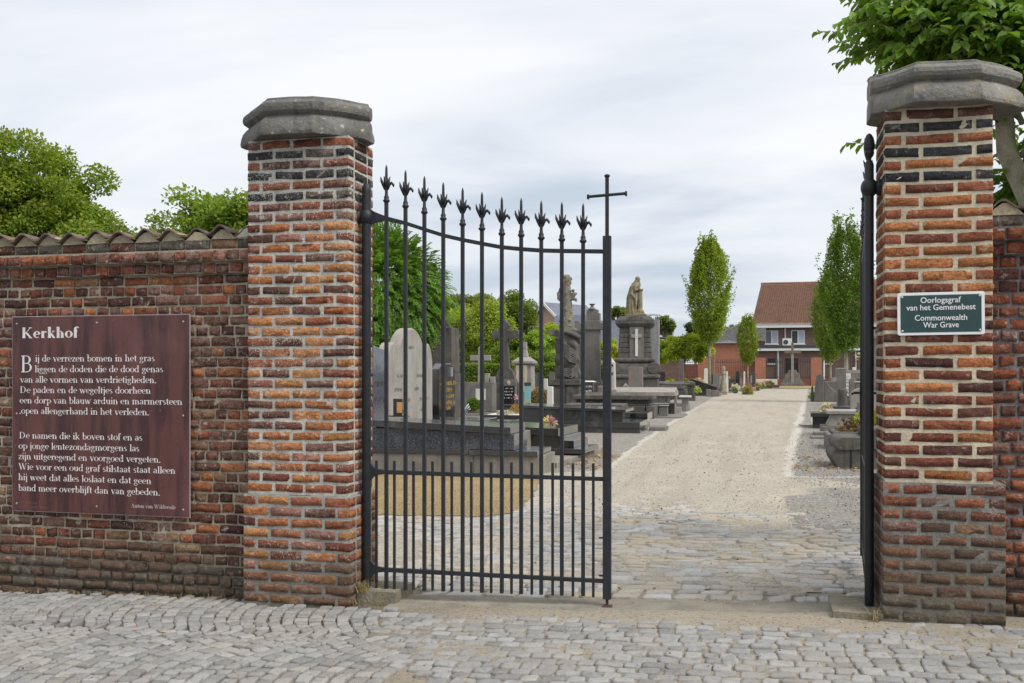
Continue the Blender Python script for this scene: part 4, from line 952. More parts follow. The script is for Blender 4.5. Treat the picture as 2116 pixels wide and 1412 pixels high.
# segmental arcs on the left of the street, straight courses towards the right
Q = []; per = 1.42; rg = random.Random(5)
def arcx(y):
    t_ = ((y - 5.93) / per + 0.5) % 1.0 - 0.5; s_ = t_ * per; R = 1.02
    return math.sqrt(max(0.0, R * R - s_ * s_)) - R          # 0 at crest, negative towards cusps
h = 0.090; nrow = 94; x_start = -10.2
ys_dense = np.arange(2.4, 6.35, 0.004)
def bx(y): return -2.05 + 0.30 * (5.9 - y) + 0.25 * math.sin(y * 2.0)
for k in range(nrow):
    base = x_start + k * h; L_ = 0; last = None; yy = 2.4 + rg.random() * 0.05; seg = [yy]
    while yy < 6.35:
        stepL = rg.uniform(0.078, 0.112); dydx = (arcx(yy + 0.01) - arcx(yy - 0.01)) / 0.02
        y2 = yy + stepL / math.hypot(1, dydx); g_ = 0.006
        def pt(y, o): # crest points to -x
            d = (arcx(y + 0.01) - arcx(y - 0.01)) / 0.02; nrm = math.hypot(1, d); return (base - arcx(y) + o / nrm, y + d * o / nrm * 0.9)
        ya, yb = yy + g_ / 2, y2 - g_ / 2; o0, o1 = 0.004 + rg.uniform(0, .004), h - 0.006 - rg.uniform(0, .005)
        q = [pt(ya, o0), pt(ya, o1), pt(yb, o1), pt(yb, o0)]; q = [q[0], q[1], q[2], q[3]]
        q = [(a + rg.gauss(0, .0035), b + rg.gauss(0, .0035)) for a, b in q]
        cx = sum(p[0] for p in q) / 4; cy = sum(p[1] for p in q) / 4
        lim = 6.03 if cx < LX0 - 0.02 else 5.87
        if cx < bx(cy) and cx > -8.5 and cy < lim: Q.append(q)
        yy = y2
y = 2.45; k = 0
while y < 6.1:
    hh = rg.uniform(0.080, 0.100); x = -3.6 + rg.random() * 0.1; ph = rg.random() * 6
    while x < 4.2:
        w_ = rg.uniform(0.085, 0.140); wob = lambda xx: 0.03 * math.sin(xx * 1.3 + 0.6) + 0.006 * math.sin(xx * 5 + ph)
        q = [(x + .004, y + wob(x) + .003), (x + w_ - .004, y + wob(x + w_) + .003), (x + w_ - .004, y + hh - .004 + wob(x + w_)), (x + .004, y + hh - .004 + wob(x))]
        q = [(a + rg.gauss(0, .005), b + rg.gauss(0, .005)) for a, b in q]; cx = x + w_ / 2; cy = y + hh / 2
        if cx >= bx(cy) and cy < (5.86 if cx < -2.3 or cx > 0.45 else 5.80): Q.append(q)
        x += w_
    y += hh
def inj(Q):   # orientation guard
    R_ = []
    for q in Q:
        a = sum(q[i][0] * q[(i + 1) % 4][1] - q[(i + 1) % 4][0] * q[i][1] for i in range(4)); R_.append(q if a > 0 else q[::-1])
    return R_
cq = greys(len(Q), 0.20, 0.38, 0.012)
setts('street_setts', inj(Q), gz, m_sett, cq)
# larger old cobbles inside the gate: uneven courses, half buried in sand
Q = []; y = 6.32
while y < 12.3:
    hh = rg.uniform(0.115, 0.150); x = -6.4 + rg.random() * 0.2; ph = rg.random() * 6
    while x < 1.9:
        w_ = rg.uniform(0.15, 0.26); q = [(x + .006, y + .006), (x + w_ - .006, y + .006), (x + w_ - .006, y + hh - .006), (x + .006, y + hh - .006)]
        s_ = 0.05 * math.sin(x * 0.9 + 1); q = [(a + rg.gauss(0, .008), b + s_ + rg.gauss(0, .007)) for a, b in q]; cx, cy = x + w_ / 2, y + hh / 2
        ok = cy < 11.9 + 0.4 * math.sin(cx * 1.7) and rg.random() > max(0, cy - 10.0) * 0.42
        if cx < -2.6 and cy > 9.75: ok = False
        if cx > 1.3 - max(0, cy - 8.0) * 0.42 + rg.uniform(-.15, .15): ok = False
        if cy < 6.6 and cx < -2.2: ok = False
        if ok and rg.random() > 0.05: Q.append(q)
        x += w_
    y += hh
# flat border stones running obliquely to the grave corner
for i in range(26):
    f = i / 25; x = -2.55 - 0.18 * f; yy = 9.9 + 3.6 * f
    for o_ in (0, 0.21):
        w_ = 0.18; q = [(x + o_, yy), (x + o_ + w_, yy + .01), (x + o_ + w_, yy + .12), (x + o_, yy + .12)]; Q.append([(a + rg.gauss(0, .008), b + rg.gauss(0, .008)) for a, b in q])
cq = greys(len(Q), 0.28, 0.50, 0.025)
setts('courtyard_cobbles', inj(Q), gz, m_kass, cq, dome=0.007, top=0.004, sink=lambda X, Y: 0.010 * np.clip((Y - 9.6) / 2.2, 0, 1) + 0.012 * np.clip((fbm(X * 0.9, Y * 1.6, 61, 3) - 0.5) / 0.2, 0, 1))
# concrete strip under the gate
m_conc = stone('worn_concrete', (0.25, 0.23, 0.19), (0.16, 0.145, 0.12), streak=0.0, lichen=0.1, sc=5, bump=1.0, spots=0.3, grain=110)
sheet('threshold', np.arange(-2.3, 0.50, 0.02), np.arange(5.86, 6.27, 0.02), lambda X, Y: gz(X, Y) + 0.004 + 0.010 * (fbm(X * 3, Y * 6, 12, 4) - 0.5) * 2 - 0.03 * np.clip((5.93 + 0.05 * np.sin(X * 3) - Y) / 0.06, 0, 1), m_conc)
# loose debris: grit, twigs and dry leaves
def debris(n, x0, x1, y0, y1, zf, cols, smin, smax, name, m, flat=0.6, rng=RNG, dens=None):
    X = rng.uniform(x0, x1, n); Y = rng.uniform(y0, y1, n)
    if dens is not None: k = rng.random(n) < dens(X, Y); X, Y = X[k], Y[k]
    n = len(X); s_ = smin + (smax - smin) * rng.beta(1.2, 4, n); oct_ = np.array([(1, 0, 0), (0, 1, 0), (-1, 0, 0), (0, -1, 0), (0, 0, 1), (0, 0, -1)], float)
    a = rng.random(n) * 6.28; el = rng.uniform(0.5, 1, n)
    T = oct_[None] * np.stack([s_, s_ * el, s_ * flat], -1)[:, None] + rng.normal(0, 0.25, (n, 6, 3)) * s_[:, None, None]
    R = np.stack([T[..., 0] * np.cos(a)[:, None] - T[..., 1] * np.sin(a)[:, None], T[..., 0] * np.sin(a)[:, None] + T[..., 1] * np.cos(a)[:, None], T[..., 2]], -1)
    V = R + np.stack([X, Y, zf(X, Y) + 0.006], -1)[:, None]
    F = np.array([(0, 1, 4), (1, 2, 4), (2, 3, 4), (3, 0, 4), (1, 0, 5), (2, 1, 5), (3, 2, 5), (0, 3, 5)])
    FF = (F[None] + (np.arange(n) * 6)[:, None, None]).reshape(-1, 3); c = np.array(cols)[rng.integers(0, len(cols), n)] * rng.uniform(.8, 1.2, (n, 1))
    o = np_mesh(name, V.reshape(-1, 3), FF, m, None, np.repeat(c, 6, 0)); return tag(o, kind='stuff')
t = NT('loose_grit'); m_grit = t.fin(t.attr(), 0.9, 0, 0.2)
o = debris(14000, -6, 3.2, 3.2, 11.5, lambda X, Y: gz(X, Y) + 0.002, [(0.12, 0.10, 0.08), (0.35, 0.30, 0.22), (0.45, 0.42, 0.38), (0.2, 0.15, 0.1), (0.30, 0.29, 0.29)], 0.0015, 0.011, 'loose_grit', m_grit, dens=lambda X, Y: np.where((X > -3.3) & (X < -2.2) & (Y > 5.7) & (Y < 6.6), 0, fbm(X * 1.5, Y * 1.5, 3) ** 1.5)); tag(o, 'scattered grit and small stones on the cobbles in front of and inside the gate', 'grit')
o = debris(26000, -2.4, 3.4, 9.5, 24, lambda X, Y: gz(X, Y) + 0.010, [(0.10, 0.10, 0.11), (0.2, 0.21, 0.22), (0.30, 0.30, 0.30), (0.42, 0.38, 0.30)], 0.004, 0.018, 'gravel_chips', m_grit, dens=lambda X, Y: np.where(X > 0.75 + 0.048 * np.clip(Y - 14.5, 0, 50) + 0.4 * np.clip(14 - Y, 0, 1) - 0.35 * np.clip(Y - 9.5, 0, 1.0), 1.0, 0.16)); tag(o, 'grey gravel chips spread beside the path on the right', 'gravel')
# dry leaves
def dryleaves(n, x0, x1, y0, y1, name, label, rng=RNG, s0=0.02, s1=0.05, cols=((0.30, 0.16, 0.05), (0.38, 0.24, 0.08), (0.22, 0.12, 0.05), (0.45, 0.34, 0.12)), dens=None):
    X = rng.uniform(x0, x1, n); Y = rng.uniform(y0, y1, n)
    if dens is not None: k = rng.random(n) < dens(X, Y); X, Y = X[k], Y[k]; n = len(X)
    s_ = rng.uniform(s0, s1, n); a = rng.random(n) * 6.28; T = np.array([(-1, 0, 0), (0, -.45, .25), (1, 0, 0.1), (0, .45, .25)])[None] * s_[:, None, None] * np.array([1, 1, 1])
    R = np.stack([T[..., 0] * np.cos(a)[:, None] - T[..., 1] * np.sin(a)[:, None], T[..., 0] * np.sin(a)[:, None] + T[..., 1] * np.cos(a)[:, None], T[..., 2] + rng.normal(0, .1, (n, 4)) * s_[:, None]], -1)
    V = R + np.stack([X, Y, gz(X, Y) + 0.02], -1)[:, None]; F = np.array([(0, 1, 2), (0, 2, 3)]); FF = (F[None] + (np.arange(n) * 4)[:, None, None]).reshape(-1, 3)
    c = np.array(cols)[rng.integers(0, len(cols), n)]
    return tag(np_mesh(name, V.reshape(-1, 3), FF, m_grit, None, np.repeat(c, 4, 0)), label, 'dry leaves', kind='stuff')
dryleaves(90, -5.5, 2.5, 3.6, 11.5, 'fallen_leaves', 'a few dry leaves lying on the cobbles', s0=0.012, s1=0.03)
dryleaves(420, 0.5, 1.6, 15.0, 18.6, 'fallen_leaves', 'brown dead leaves heaped beside the nearest scroll tomb right of the path', dens=lambda X, Y: (fbm(X * 3, Y * 2, 4) > 0.52) * 1.0)
dryleaves(260, -3.0, -2.3, 14.8, 17.5, 'fallen_leaves', 'dry leaves gathered along the foot of the double grave plinth left of the path')
# dry grass tuft strips at the foot of the masonry
def grass(n, pts, hgt, name, label, cols, spread=0.03, rng=RNG):
    pts = np.array(pts, float); i = rng.integers(0, len(pts), n); b = pts[i] + np.concatenate([rng.normal(0, spread, (n, 2)), np.zeros((n, 1))], 1)
    d = rng.normal(0, 0.55, (n, 2)); h_ = hgt * rng.uniform(.4, 1.1, n); w_ = 0.0022; a = rng.random(n) * 6.28
    sx_, sy_ = np.cos(a) * w_, np.sin(a) * w_; mid = b + np.stack([d[:, 0] * h_ * .3, d[:, 1] * h_ * .3, h_ * .6], 1); tip = b + np.stack([d[:, 0] * h_, d[:, 1] * h_, h_ * .9], 1)
    off = np.stack([sx_, sy_, np.zeros(n)], 1); V = np.stack([b - off, b + off, mid + off * .8, mid - off * .8, tip], 1); F = (np.array([(0, 1, 2, 3)])[None] + (np.arange(n) * 5)[:, None, None]).reshape(-1, 4); F3 = (np.array([(3, 2, 4)])[None] + (np.arange(n) * 5)[:, None, None]).reshape(-1, 3)
    c = np.array(cols)[rng.integers(0, len(cols), n)] * rng.uniform(.7, 1.2, (n, 1)); return tag(np_mesh(name, V.reshape(-1, 3), [F, F3], m_grit, None, np.repeat(c, 5, 0)), label, 'dry grass', kind='stuff')
DRY = ((0.38, 0.30, 0.16), (0.28, 0.2, 0.1), (0.22, 0.2, 0.08))
grass(90, [(-2.52 + i * .01, 6.0, 0.07) for i in range(6)] + [(-2.54, 5.96, 0.0)], 0.09, 'dry_grass', 'dry grass tuft at the foot of the left gate post', DRY, 0.02)
grass(60, [(0.64, 5.9, 0.09), (0.62, 5.92, 0.09)], 0.09, 'dry_grass', 'dry grass wisps at the foot of the right pillar', DRY, 0.02)
grass(220, [(x, 6.02, gz(x, 6.0)) for x in np.arange(-5.5, -3.3, 0.11)], 0.035, 'dry_grass', 'small dry weeds along the foot of the left wall', DRY, 0.02)
# ================================================================== VEGETATION
def frames(d):
    a = np.where(np.abs(d[:, 2:3]) < 0.9, np.array([[0, 0, 1.0]]), np.array([[1.0, 0, 0]])); u = np.cross(a, d); u /= np.linalg.norm(u, axis=1, keepdims=True) + 1e-9
    return u, np.cross(d, u)
def unit(v): return v / (np.linalg.norm(v, axis=1, keepdims=True) + 1e-9)
def leaves(name, P, Dr, Nn, size, cols, m, parent, wr=0.5, rng=RNG):
    """P base points, Dr leaf direction, Nn rough normal; each leaf two folded quads"""
    n = len(P); Dr = unit(Dr); side = unit(np.cross(Nn, Dr)); up = np.cross(Dr, side)
    s_ = (size * rng.uniform(0.65, 1.2, n))[:, None]; wv = s_ * wr * 0.5
    b = P; tip = P + Dr * s_ - up * s_ * 0.12; l1 = P + Dr * s_ * 0.33 + side * wv + up * wv * 0.35; l2 = P + Dr * s_ * 0.72 + side * wv * 0.72 + up * wv * 0.25
    r1 = P + Dr * s_ * 0.33 - side * wv + up * wv * 0.35; r2 = P + Dr * s_ * 0.72 - side * wv * 0.72 + up * wv * 0.25
    V = np.stack([b, l1, l2, tip, r2, r1], 1); F = np.array([(0, 3, 2, 1), (0, 5, 4, 3)]); FF = (F[None] + (np.arange(n) * 6)[:, None, None]).reshape(-1, 4)
    return np_mesh(name, V.reshape(-1, 3), FF, m, parent, np.repeat(cols, 6, 0), smooth=False)
def leafcols(n, base, var=0.25, yellow=None, yf=None, rng=RNG):
    c = 2.0 * (np.array(base) * np.array((1.14, 1.0, 1.0)))[None] * rng.uniform(1 - var, 1 + var, (n, 1)) * (1 + rng.normal(0, 0.06, (n, 3)))
    if yellow is not None: f = (yf if isinstance(yf, np.ndarray) else np.full(n, yf))[:, None] * rng.uniform(0.3, 1.0, (n, 1)); c = c * (1 - f) + np.array(yellow)[None] * f
    return np.clip(c, 0.003, 1)
m_leafA = leafmat('leaf_green', (1, 1, 1), 0.42); m_bark = stone('tree_bark', (0.20, 0.17, 0.12), (0.11, 0.095, 0.07), streak=0.4, lichen=0.3, sc=8, bump=1.0); m_bark2 = stone('grey_bark', (0.30, 0.28, 0.21), (0.19, 0.17, 0.12), streak=0.3, lichen=0.25, sc=8, bump=0.7)
def branches(mb, base, tips, r0, rng=random, rt=0.02):
    for tp in tips:
        b = np.array(base, float); t_ = np.array(tp, float); mid = (b + t_) / 2 + np.array([rng.uniform(-.1, .1), rng.uniform(-.1, .1), rng.uniform(0, .15)]) * np.linalg.norm(t_ - b)
        pts = [b * (1 - s_) ** 2 + 2 * mid * s_ * (1 - s_) + t_ * s_ ** 2 for s_ in np.linspace(0, 1, 6)]
        mb.tube(pts, list(np.linspace(r0, rt, 6)), 7)
def round_tree(name, label, loc, R, zc, n, size, base, yellow=None, clumps=60, group='trees beyond the cemetery', trunk=0.2, seed=1, inner=0.35, var=0.28, cr=None, cat='tree', wr=0.6, m=None, drop=0.0):
    rng = np.random.default_rng(seed); rd = random.Random(seed); t_ = thing(name, label, cat, loc, 0, group)
    R = np.array(R, float)
    # clump centres: mostly near the outside of the crown, of different sizes
    d = unit(rng.normal(0, 1, (clumps, 3))); d[:, 2] = np.where(d[:, 2] < -0.55, -d[:, 2], d[:, 2]); rr = rng.uniform(inner, 0.93, clumps) ** 0.6
    lum = 1 + 0.20 * np.sin(d[:, 0] * 8 + seed) * np.cos(d[:, 2] * 7 + seed) + rng.normal(0, 0.07, clumps)
    C = d * rr[:, None] * R[None] * lum[:, None]; cs = (cr or 0.34) * rng.uniform(0.6, 1.25, clumps) * R.mean()
    pr = cs ** 2; k = rng.choice(clumps, n, p=pr / pr.sum()); q = unit(rng.normal(0, 1, (n, 3))) * (rng.uniform(0, 1, (n, 1)) ** 0.42)
    P = C[k] + q * cs[k][:, None] * np.array([1.0, 1.0, 0.72])
    out = unit(P / R[None] + 0.15 * q); Dr = unit(out * 0.7 + rng.normal(0, 0.6, (n, 3)) + np.array([0, 0, -0.25 - drop])); Nn = unit(rng.normal(0, 0.55, (n, 3)) + np.array([0, 0, 1.0]) + out * 0.4)
    ctone = rng.uniform(0.75, 1.25, clumps)[k]; yf = None
    if yellow is not None: yf = np.clip(rng.uniform(-0.2, 0.6, clumps)[k] + 0.25 * q[:, 2] , 0, 1)
    cols = leafcols(n, base, var, yellow, yf, rng) * ctone[:, None]
    P[:, 2] += zc
    leaves('crown', P, Dr, Nn, size, cols, m or m_leafA, t_, wr, rng)
    mb = MB(); zt = zc - R[2] * 0.55; mb.tube([(0, 0, -0.05), (0.03, 0, zt * 0.5), (0, 0.02, zt)], [trunk * 1.25, trunk, trunk * 0.85], 10)
    idx = rng.choice(clumps, min(14, clumps), replace=False)
    branches(mb, (0, 0, zt), [(C[i][0] * .85, C[i][1] * .85, C[i][2] * .85 + zc) for i in idx], trunk * 0.5, rd, trunk * 0.08)
    mb.tube([(0, 0, zt), (0.05, 0, zc + R[2] * 0.5)], [trunk * 0.85, trunk * 0.15], 8)
    mb.build('trunk', m_bark, t_, smooth=True); return t_
def hornbeam(name, label, loc, R, z0, z1, n, size, base, seed, trunk=0.09, yellow=(0.20, 0.26, 0.03), stake=False):
    """narrow upright crown made of many steep shoots"""
    rng = np.random.default_rng(seed); t_ = thing(name, label, 'tree', loc, 0, 'upright hornbeams along the path'); H = z1 - z0; ns = 520
    def prof(s_): return np.clip(np.where(s_ < 0.42, 0.28 + 0.72 * np.sin(np.clip(s_ / 0.42, 0, 1) * pi / 2) ** 0.9, 1.0 * (1 - 0.93 * np.clip((s_ - 0.42) / 0.55, 0, 1) ** 1.9)), 0.05, 1)
    s0 = rng.uniform(0, 0.84, ns); a = rng.uniform(0, 2 * pi, ns); rr = np.sqrt(rng.uniform(0.10, 1.0, ns))
    start = np.stack([np.cos(a) * rr * R * prof(s0), np.sin(a) * rr * R * prof(s0), s0 * H], 1)
    ln = H * rng.uniform(0.08, 0.19, ns); wild = rng.random(ns) < 0.16; ln = ln * np.where(wild, 1.35, 1); dirn = unit(np.stack([np.cos(a) * 0.16, np.sin(a) * 0.16, np.ones(ns)], 1) + rng.normal(0, 0.09, (ns, 3)))
    dirn = unit(dirn + np.where(wild, 1, 0)[:, None] * np.stack([np.cos(a) * 0.22, np.sin(a) * 0.22, np.zeros(ns)], 1))
    k = rng.integers(0, ns, n); f = rng.uniform(0, 1, n); wdt = R * 0.13 * (1 - f * 0.75)
    P = start[k] + dirn[k] * (ln[k] * f)[:, None] + rng.normal(0, 1, (n, 3)) * wdt[:, None] * np.array([1, 1, 0.6])
    sP = np.clip(P[:, 2] / H, 0, 1.05); lim = R * np.maximum(prof(sP), 0.30 * (sP > 0.8)) * (1.12 + 0.25 * rng.random(n) ** 3); rad = np.hypot(P[:, 0], P[:, 1]); sc_ = np.where(wild[k], np.minimum(1, 1.5 * lim / (rad + 1e-6)), np.minimum(1, lim / (rad + 1e-6))); P[:, 0] *= sc_; P[:, 1] *= sc_
    out = np.stack([P[:, 0], P[:, 1], np.zeros(n)], 1) / (R + 1e-6); Dr = unit(out + np.array([0, 0, 0.5]) + rng.normal(0, 0.5, (n, 3))); Nn = unit(rng.normal(0, 0.6, (n, 3)) + np.array([0, 0, 0.7]) + out)
    tone = rng.uniform(0.72, 1.3, ns)[k]; yf = np.clip((rng.uniform(-0.3, 0.6, ns))[k] + 0.3 * f, 0, 1)
    P[:, 2] += z0; leaves('crown', P, Dr, Nn, size, leafcols(n, base, 0.22, yellow, yf, rng) * tone[:, None], m_leafA, t_, 0.6, rng)
    mb = MB(); mb.tube([(0, 0, -0.05), (0.01, 0, z0 * 0.6), (0, 0, z0 + 0.1 * H), (0, 0, z0 + H * 0.75)], [trunk * 1.2, trunk, trunk * 0.8, trunk * 0.15], 10)
    for i in range(24): b = start[i * 7].copy(); mb.tube([(0, 0, z0 + max(0.02, s0[i * 7] - 0.18) * H), (b[0] * .6, b[1] * .6, b[2] + z0 - 0.06 * H), (b[0], b[1], b[2] + z0), (b[0] * 1.05, b[1] * 1.05, b[2] + z0 + ln[i * 7])], [trunk * .3, trunk * .2, trunk * .12, 0.006], 5)
    mb.build('trunk', m_bark2, t_, smooth=True)
    if stake:
        mb = MB(); mb.tube([(0.30, -0.1, 0), (0.30, -0.1, z0 * 0.83)], 0.06, 8); mb.box(-0.02, 0.32, -0.12, -0.07, z0 * 0.76, z0 * 0.79); mb.build('support_stake', m_bark, t_, smooth=False)
    return t_
LG = (0.13, 0.2, 0.03); YG = (0.27, 0.31, 0.035)
# --- foreground tree above the right pillar: individually visible leaves
def near_tree():
    rng = np.random.default_rng(5); rd = random.Random(5)
    t_ = thing('foreground_tree', 'large leafy tree with oval leaves rising behind the right pillar', 'tree', (1.95, 7.9, 0.0)); mb = MB()
    trunk = [(0.33, -0.1, 0), (0.28, -0.05, 1.5), (0.10, 0.0, 2.35), (-0.20, 0.05, 3.1), (-0.25, 0.1, 4.2), (-0.15, 0.1, 5.4)]
    mb.tube(trunk, [0.11, 0.10, 0.085, 0.07, 0.05, 0.02], 12)
    mb.tube([(0.22, -0.02, 1.9), (0.35, 0.0, 2.6), (0.42, 0.05, 3.4), (0.5, 0.1, 4.6)], [0.085, 0.075, 0.06, 0.02], 10)
    P = []; Dd = []; twigs = []
    def spray(b, d, ln):
        # a drooping twig with alternate leaves
        d = np.array(d) / np.linalg.norm(d); pts = [np.array(b)]; m_ = int(ln / 0.03); dd = d.copy()
        for i in range(m_):
            dd = dd + np.array([rng.normal(0, .05), rng.normal(0, .05), -0.035]); dd /= np.linalg.norm(dd); pts.append(pts[-1] + dd * 0.03)
        for i, p in enumerate(pts[1:]):
            sd = np.cross(dd, (0, 0, 1.0)); sd /= np.linalg.norm(sd) + 1e-6; s_ = 1 if i % 2 else -1
            P.append(p); Dd.append(dd * 0.55 + sd * s_ * 0.75 + np.array([0, 0, -0.45 + rng.normal(0, .2)]))
        twigs.append(pts)
    starts = []
    # limb ends (relative to the tree base)
    limbs = [(-1.55, 0.0, 3.75), (-1.15, -0.35, 3.55), (-1.25, 0.1, 4.25), (-0.8, -0.5, 3.35), (-0.85, 0.3, 3.9), (-0.5, -0.35, 3.6), (-0.4, 0.3, 4.4), (0.1, -0.5, 3.55), (0.45, -0.3, 3.6), (0.35, 0.35, 3.3),
             (0.6, -0.45, 3.05), (0.15, 0.35, 2.8), (0.65, 0.3, 2.6), (0.2, 0.5, 2.45), (-0.05, 0.4, 3.0), (0.9, 0.0, 3.9), (0.3, -0.1, 4.6), (-0.9, 0.2, 4.9), (0.6, 0.1, 2.25), (0.95, 0.2, 2.9), (-1.35, 0.15, 3.5), (-0.95, 0.0, 3.25), (-0.1, -0.45, 3.25), (-0.4, -0.1, 3.3), (0.3, 0.5, 2.7), (0.1, 0.55, 2.35), (-0.75, 0.2, 3.15), (-1.45, 0.2, 4.0), (-1.0, 0.4, 3.6), (-0.6, 0.5, 3.25), (-0.3, 0.6, 3.8), (-1.2, -0.1, 3.85), (0.75, 0.5, 2.4), (0.5, 0.6, 3.1), (-1.6, 0.1, 4.5), (-0.7, -0.2, 3.9), (0.0, 0.6, 2.6)]
    for lb in limbs:
        lb = np.array(lb, float)
        if lb[0] < 0: lb[0] *= 0.74
        if lb[0] < -0.25: lb[2] = max(lb[2], 3.82 + 0.1 * abs(lb[0])) + 0.25 * rng.random()
       
        zb_ = max(2.0, min(lb[2] - 0.5, 4.0)); b = np.array([-0.1 if lb[0] < 0.2 else 0.35, 0.03, zb_]); mid = (b + lb) / 2 + np.array([0, 0, 0.15])
        pts = [b * (1 - s_) ** 2 + 2 * mid * s_ * (1 - s_) + lb * s_ ** 2 for s_ in np.linspace(0, 1, 9)]; mb.tube(pts, list(np.linspace(0.024, 0.007, 9)), 6)
        for q in range(62):
            s_ = rng.uniform(0.25, 1.0) ** 0.8; p = b * (1 - s_) ** 2 + 2 * mid * s_ * (1 - s_) + lb * s_ ** 2 + rng.normal(0, 0.14, 3)
            if p[2] < 3.45 and p[1] < 0.18 and p[0] > -0.75: continue
            spray(p, (rng.normal(0, .8) + (lb[0] - b[0]) * .5, rng.normal(0, .8), rng.normal(0.05, .4)), rng.uniform(0.15, 0.36))
    spray((-1.10, -0.3, 3.12), (-1, 0, 0.25), 0.26); spray((-1.25, -0.3, 2.62), (-1, 0, 0.05), 0.16)
    P = np.array(P); Dd = unit(np.array(Dd)); n = len(P); Nn = unit(rng.normal(0, 0.35, (n, 3)) + np.array([0, -0.25, 1.0]))
    for tw in twigs[::2]: mb.tube([tuple(q) for q in tw[::4]] if len(tw) > 8 else [tuple(tw[0]), tuple(tw[-1])], 0.0028, 4)
    leaves('crown', P, Dd, Nn, 0.092, leafcols(n, (0.066, 0.135, 0.020), 0.3, (0.17, 0.26, 0.03), 0.25, rng), m_leafA, t_, 0.62, rng)
    mb.build('trunk', m_bark2, t_, smooth=True); return n
near_tree()
# --- trees seen over the left wall
x, y = PD(22, 46); round_tree('maple_tree', 'big broad maple rising above the wall at the far left', (x, y, 0), (4.4, 4.2, 4.6), 7.3, 80000, 0.20, (0.095, 0.150, 0.022), (0.25, 0.28, 0.04), 190, seed=3, trunk=0.35, inner=0.3, group='maples behind the left wall', cr=0.20)
x, y = PD(485, 40); round_tree('maple_tree', 'lower light green maple between the big maple and the left pillar', (x, y, 0), (3.7, 3.2, 2.9), 5.6, 26000, 0.18, (0.10, 0.165, 0.025), (0.25, 0.29, 0.04), 150, seed=8, trunk=0.22, inner=0.3, group='maples behind the left wall', cr=0.20)
# --- pinnate leaved globe tree behind the closed leaf
def acacia():
    rng = np.random.default_rng(12); D = 25.0; x, y = PD(800, D); t_ = thing('acacia_tree', 'dense acacia with feathery hanging leaves just right of the left pillar', 'tree', (x, y, 0))
    n = 5200; d = unit(rng.normal(0, 1, (n, 3))); rr = rng.uniform(0.25, 1, n) ** 0.5; lum = 1 + 0.09 * np.sin(d[:, 0] * 6 + 1) + 0.07 * np.cos(d[:, 2] * 9 + d[:, 1] * 4)
    R = np.array([1.45, 1.4, 1.62]); B_ = d * (rr * lum)[:, None] * R; out = unit(d + rng.normal(0, .25, (n, 3))); dr = unit(out * 0.9 + np.array([0, 0, 0.25]) * (d[:, 2:3] > 0.3) + np.array([0, 0, -0.35])); ln = rng.uniform(0.22, 0.38, n)
    P = []; Dd = []; Nn = []; K = []
    side = unit(np.cross(dr, np.array([[0, 0, 1.0]])))
    for j in range(10):
        f = (j + 1) / 10; p = B_ + dr * (ln * f)[:, None] + np.array([0, 0, -0.10]) * (f ** 2) * ln[:, None] * 3
        for s_ in (-1, 1): P.append(p); Dd.append(side * s_ + dr * 0.35 + np.array([0, 0, -0.25])); Nn.append(unit(np.cross(side, dr) * 1.0 + rng.normal(0, .2, (n, 3)))); K.append(np.arange(n))
    P = np.concatenate(P); Dd = np.concatenate(Dd); Nn = np.concatenate(Nn); K = np.concatenate(K); Nn[:, 2] = np.abs(Nn[:, 2]); P[:, 2] += 3.38
    tone = rng.uniform(0.7, 1.3, n)[K]; top = np.clip(d[:, 2][K] * 0.5 + 0.1, 0, 0.5); m_ = len(P)
    leaves('crown', P, Dd, Nn, 0.070, leafcols(m_, (0.075, 0.160, 0.026), 0.2, (0.17, 0.28, 0.03), top, rng) * tone[:, None], m_leafA, t_, 0.42, rng)
    mb = MB(); mb.tube([(0, 0, -0.05), (0.03, 0, 1.2), (0, 0, 2.4)], [0.12, 0.10, 0.09], 10); branches(mb, (0, 0, 2.3), [(B_[i][0] * .8, B_[i][1] * .8, B_[i][2] * .8 + 3.38) for i in range(26)], 0.05, random.Random(3), 0.01); mb.build('trunk', m_bark, t_, smooth=True)
acacia()
# --- background trees seen through the gate
def rt(px, D, z, *a, **k):
    x, y = PD(px, D); return round_tree(a[0], a[1], (x, y, 0), a[2], z, *a[3:], **k)
BG = 'trees at the back of the cemetery'
rt(962, 82, 5.6, 'broadleaf_tree', 'dark olive tree standing highest behind the pale ones, left of centre', (2.6, 2.4, 2.4), 26000, 0.20, (0.095, 0.130, 0.028), (0.14, 0.17, 0.04), 50, group=BG, seed=21)
rt(1058, 76, 4.6, 'broadleaf_tree', 'dark green tree beside the brick gable house', (1.9, 2.0, 2.7), 26000, 0.17, (0.075, 0.118, 0.023), None, 55, group=BG, seed=22)
rt(950, 60, 3.0, 'broadleaf_tree', 'soft yellow green tree behind the grey cross on its block', (1.9, 1.7, 2.0), 20400, 0.13, (0.17, 0.235, 0.035), (0.32, 0.36, 0.06), 60, group=BG, seed=23, m=m_leafA)
rt(1010, 58, 3.1, 'broadleaf_tree', 'soft yellow green tree behind the big dark cross', (1.7, 1.5, 2.3), 20400, 0.13, (0.16, 0.225, 0.035), (0.30, 0.35, 0.06), 60, group=BG, seed=24)
rt(1056, 56, 1.9, 'bush', 'mid green bush above the hedge right of the big dark cross', (1.3, 1.2, 1.6), 11900, 0.12, (0.11, 0.18, 0.03), (0.22, 0.27, 0.04), 40, group='bushes above the hedge', seed=25, cat='bush')
rt(1107, 55, 2.2, 'bush', 'rounded light green bush left of the draped rock monument', (1.3, 1.2, 1.5), 13600, 0.12, (0.13, 0.22, 0.035), (0.26, 0.32, 0.04), 40, group='bushes above the hedge', seed=26, cat='bush')
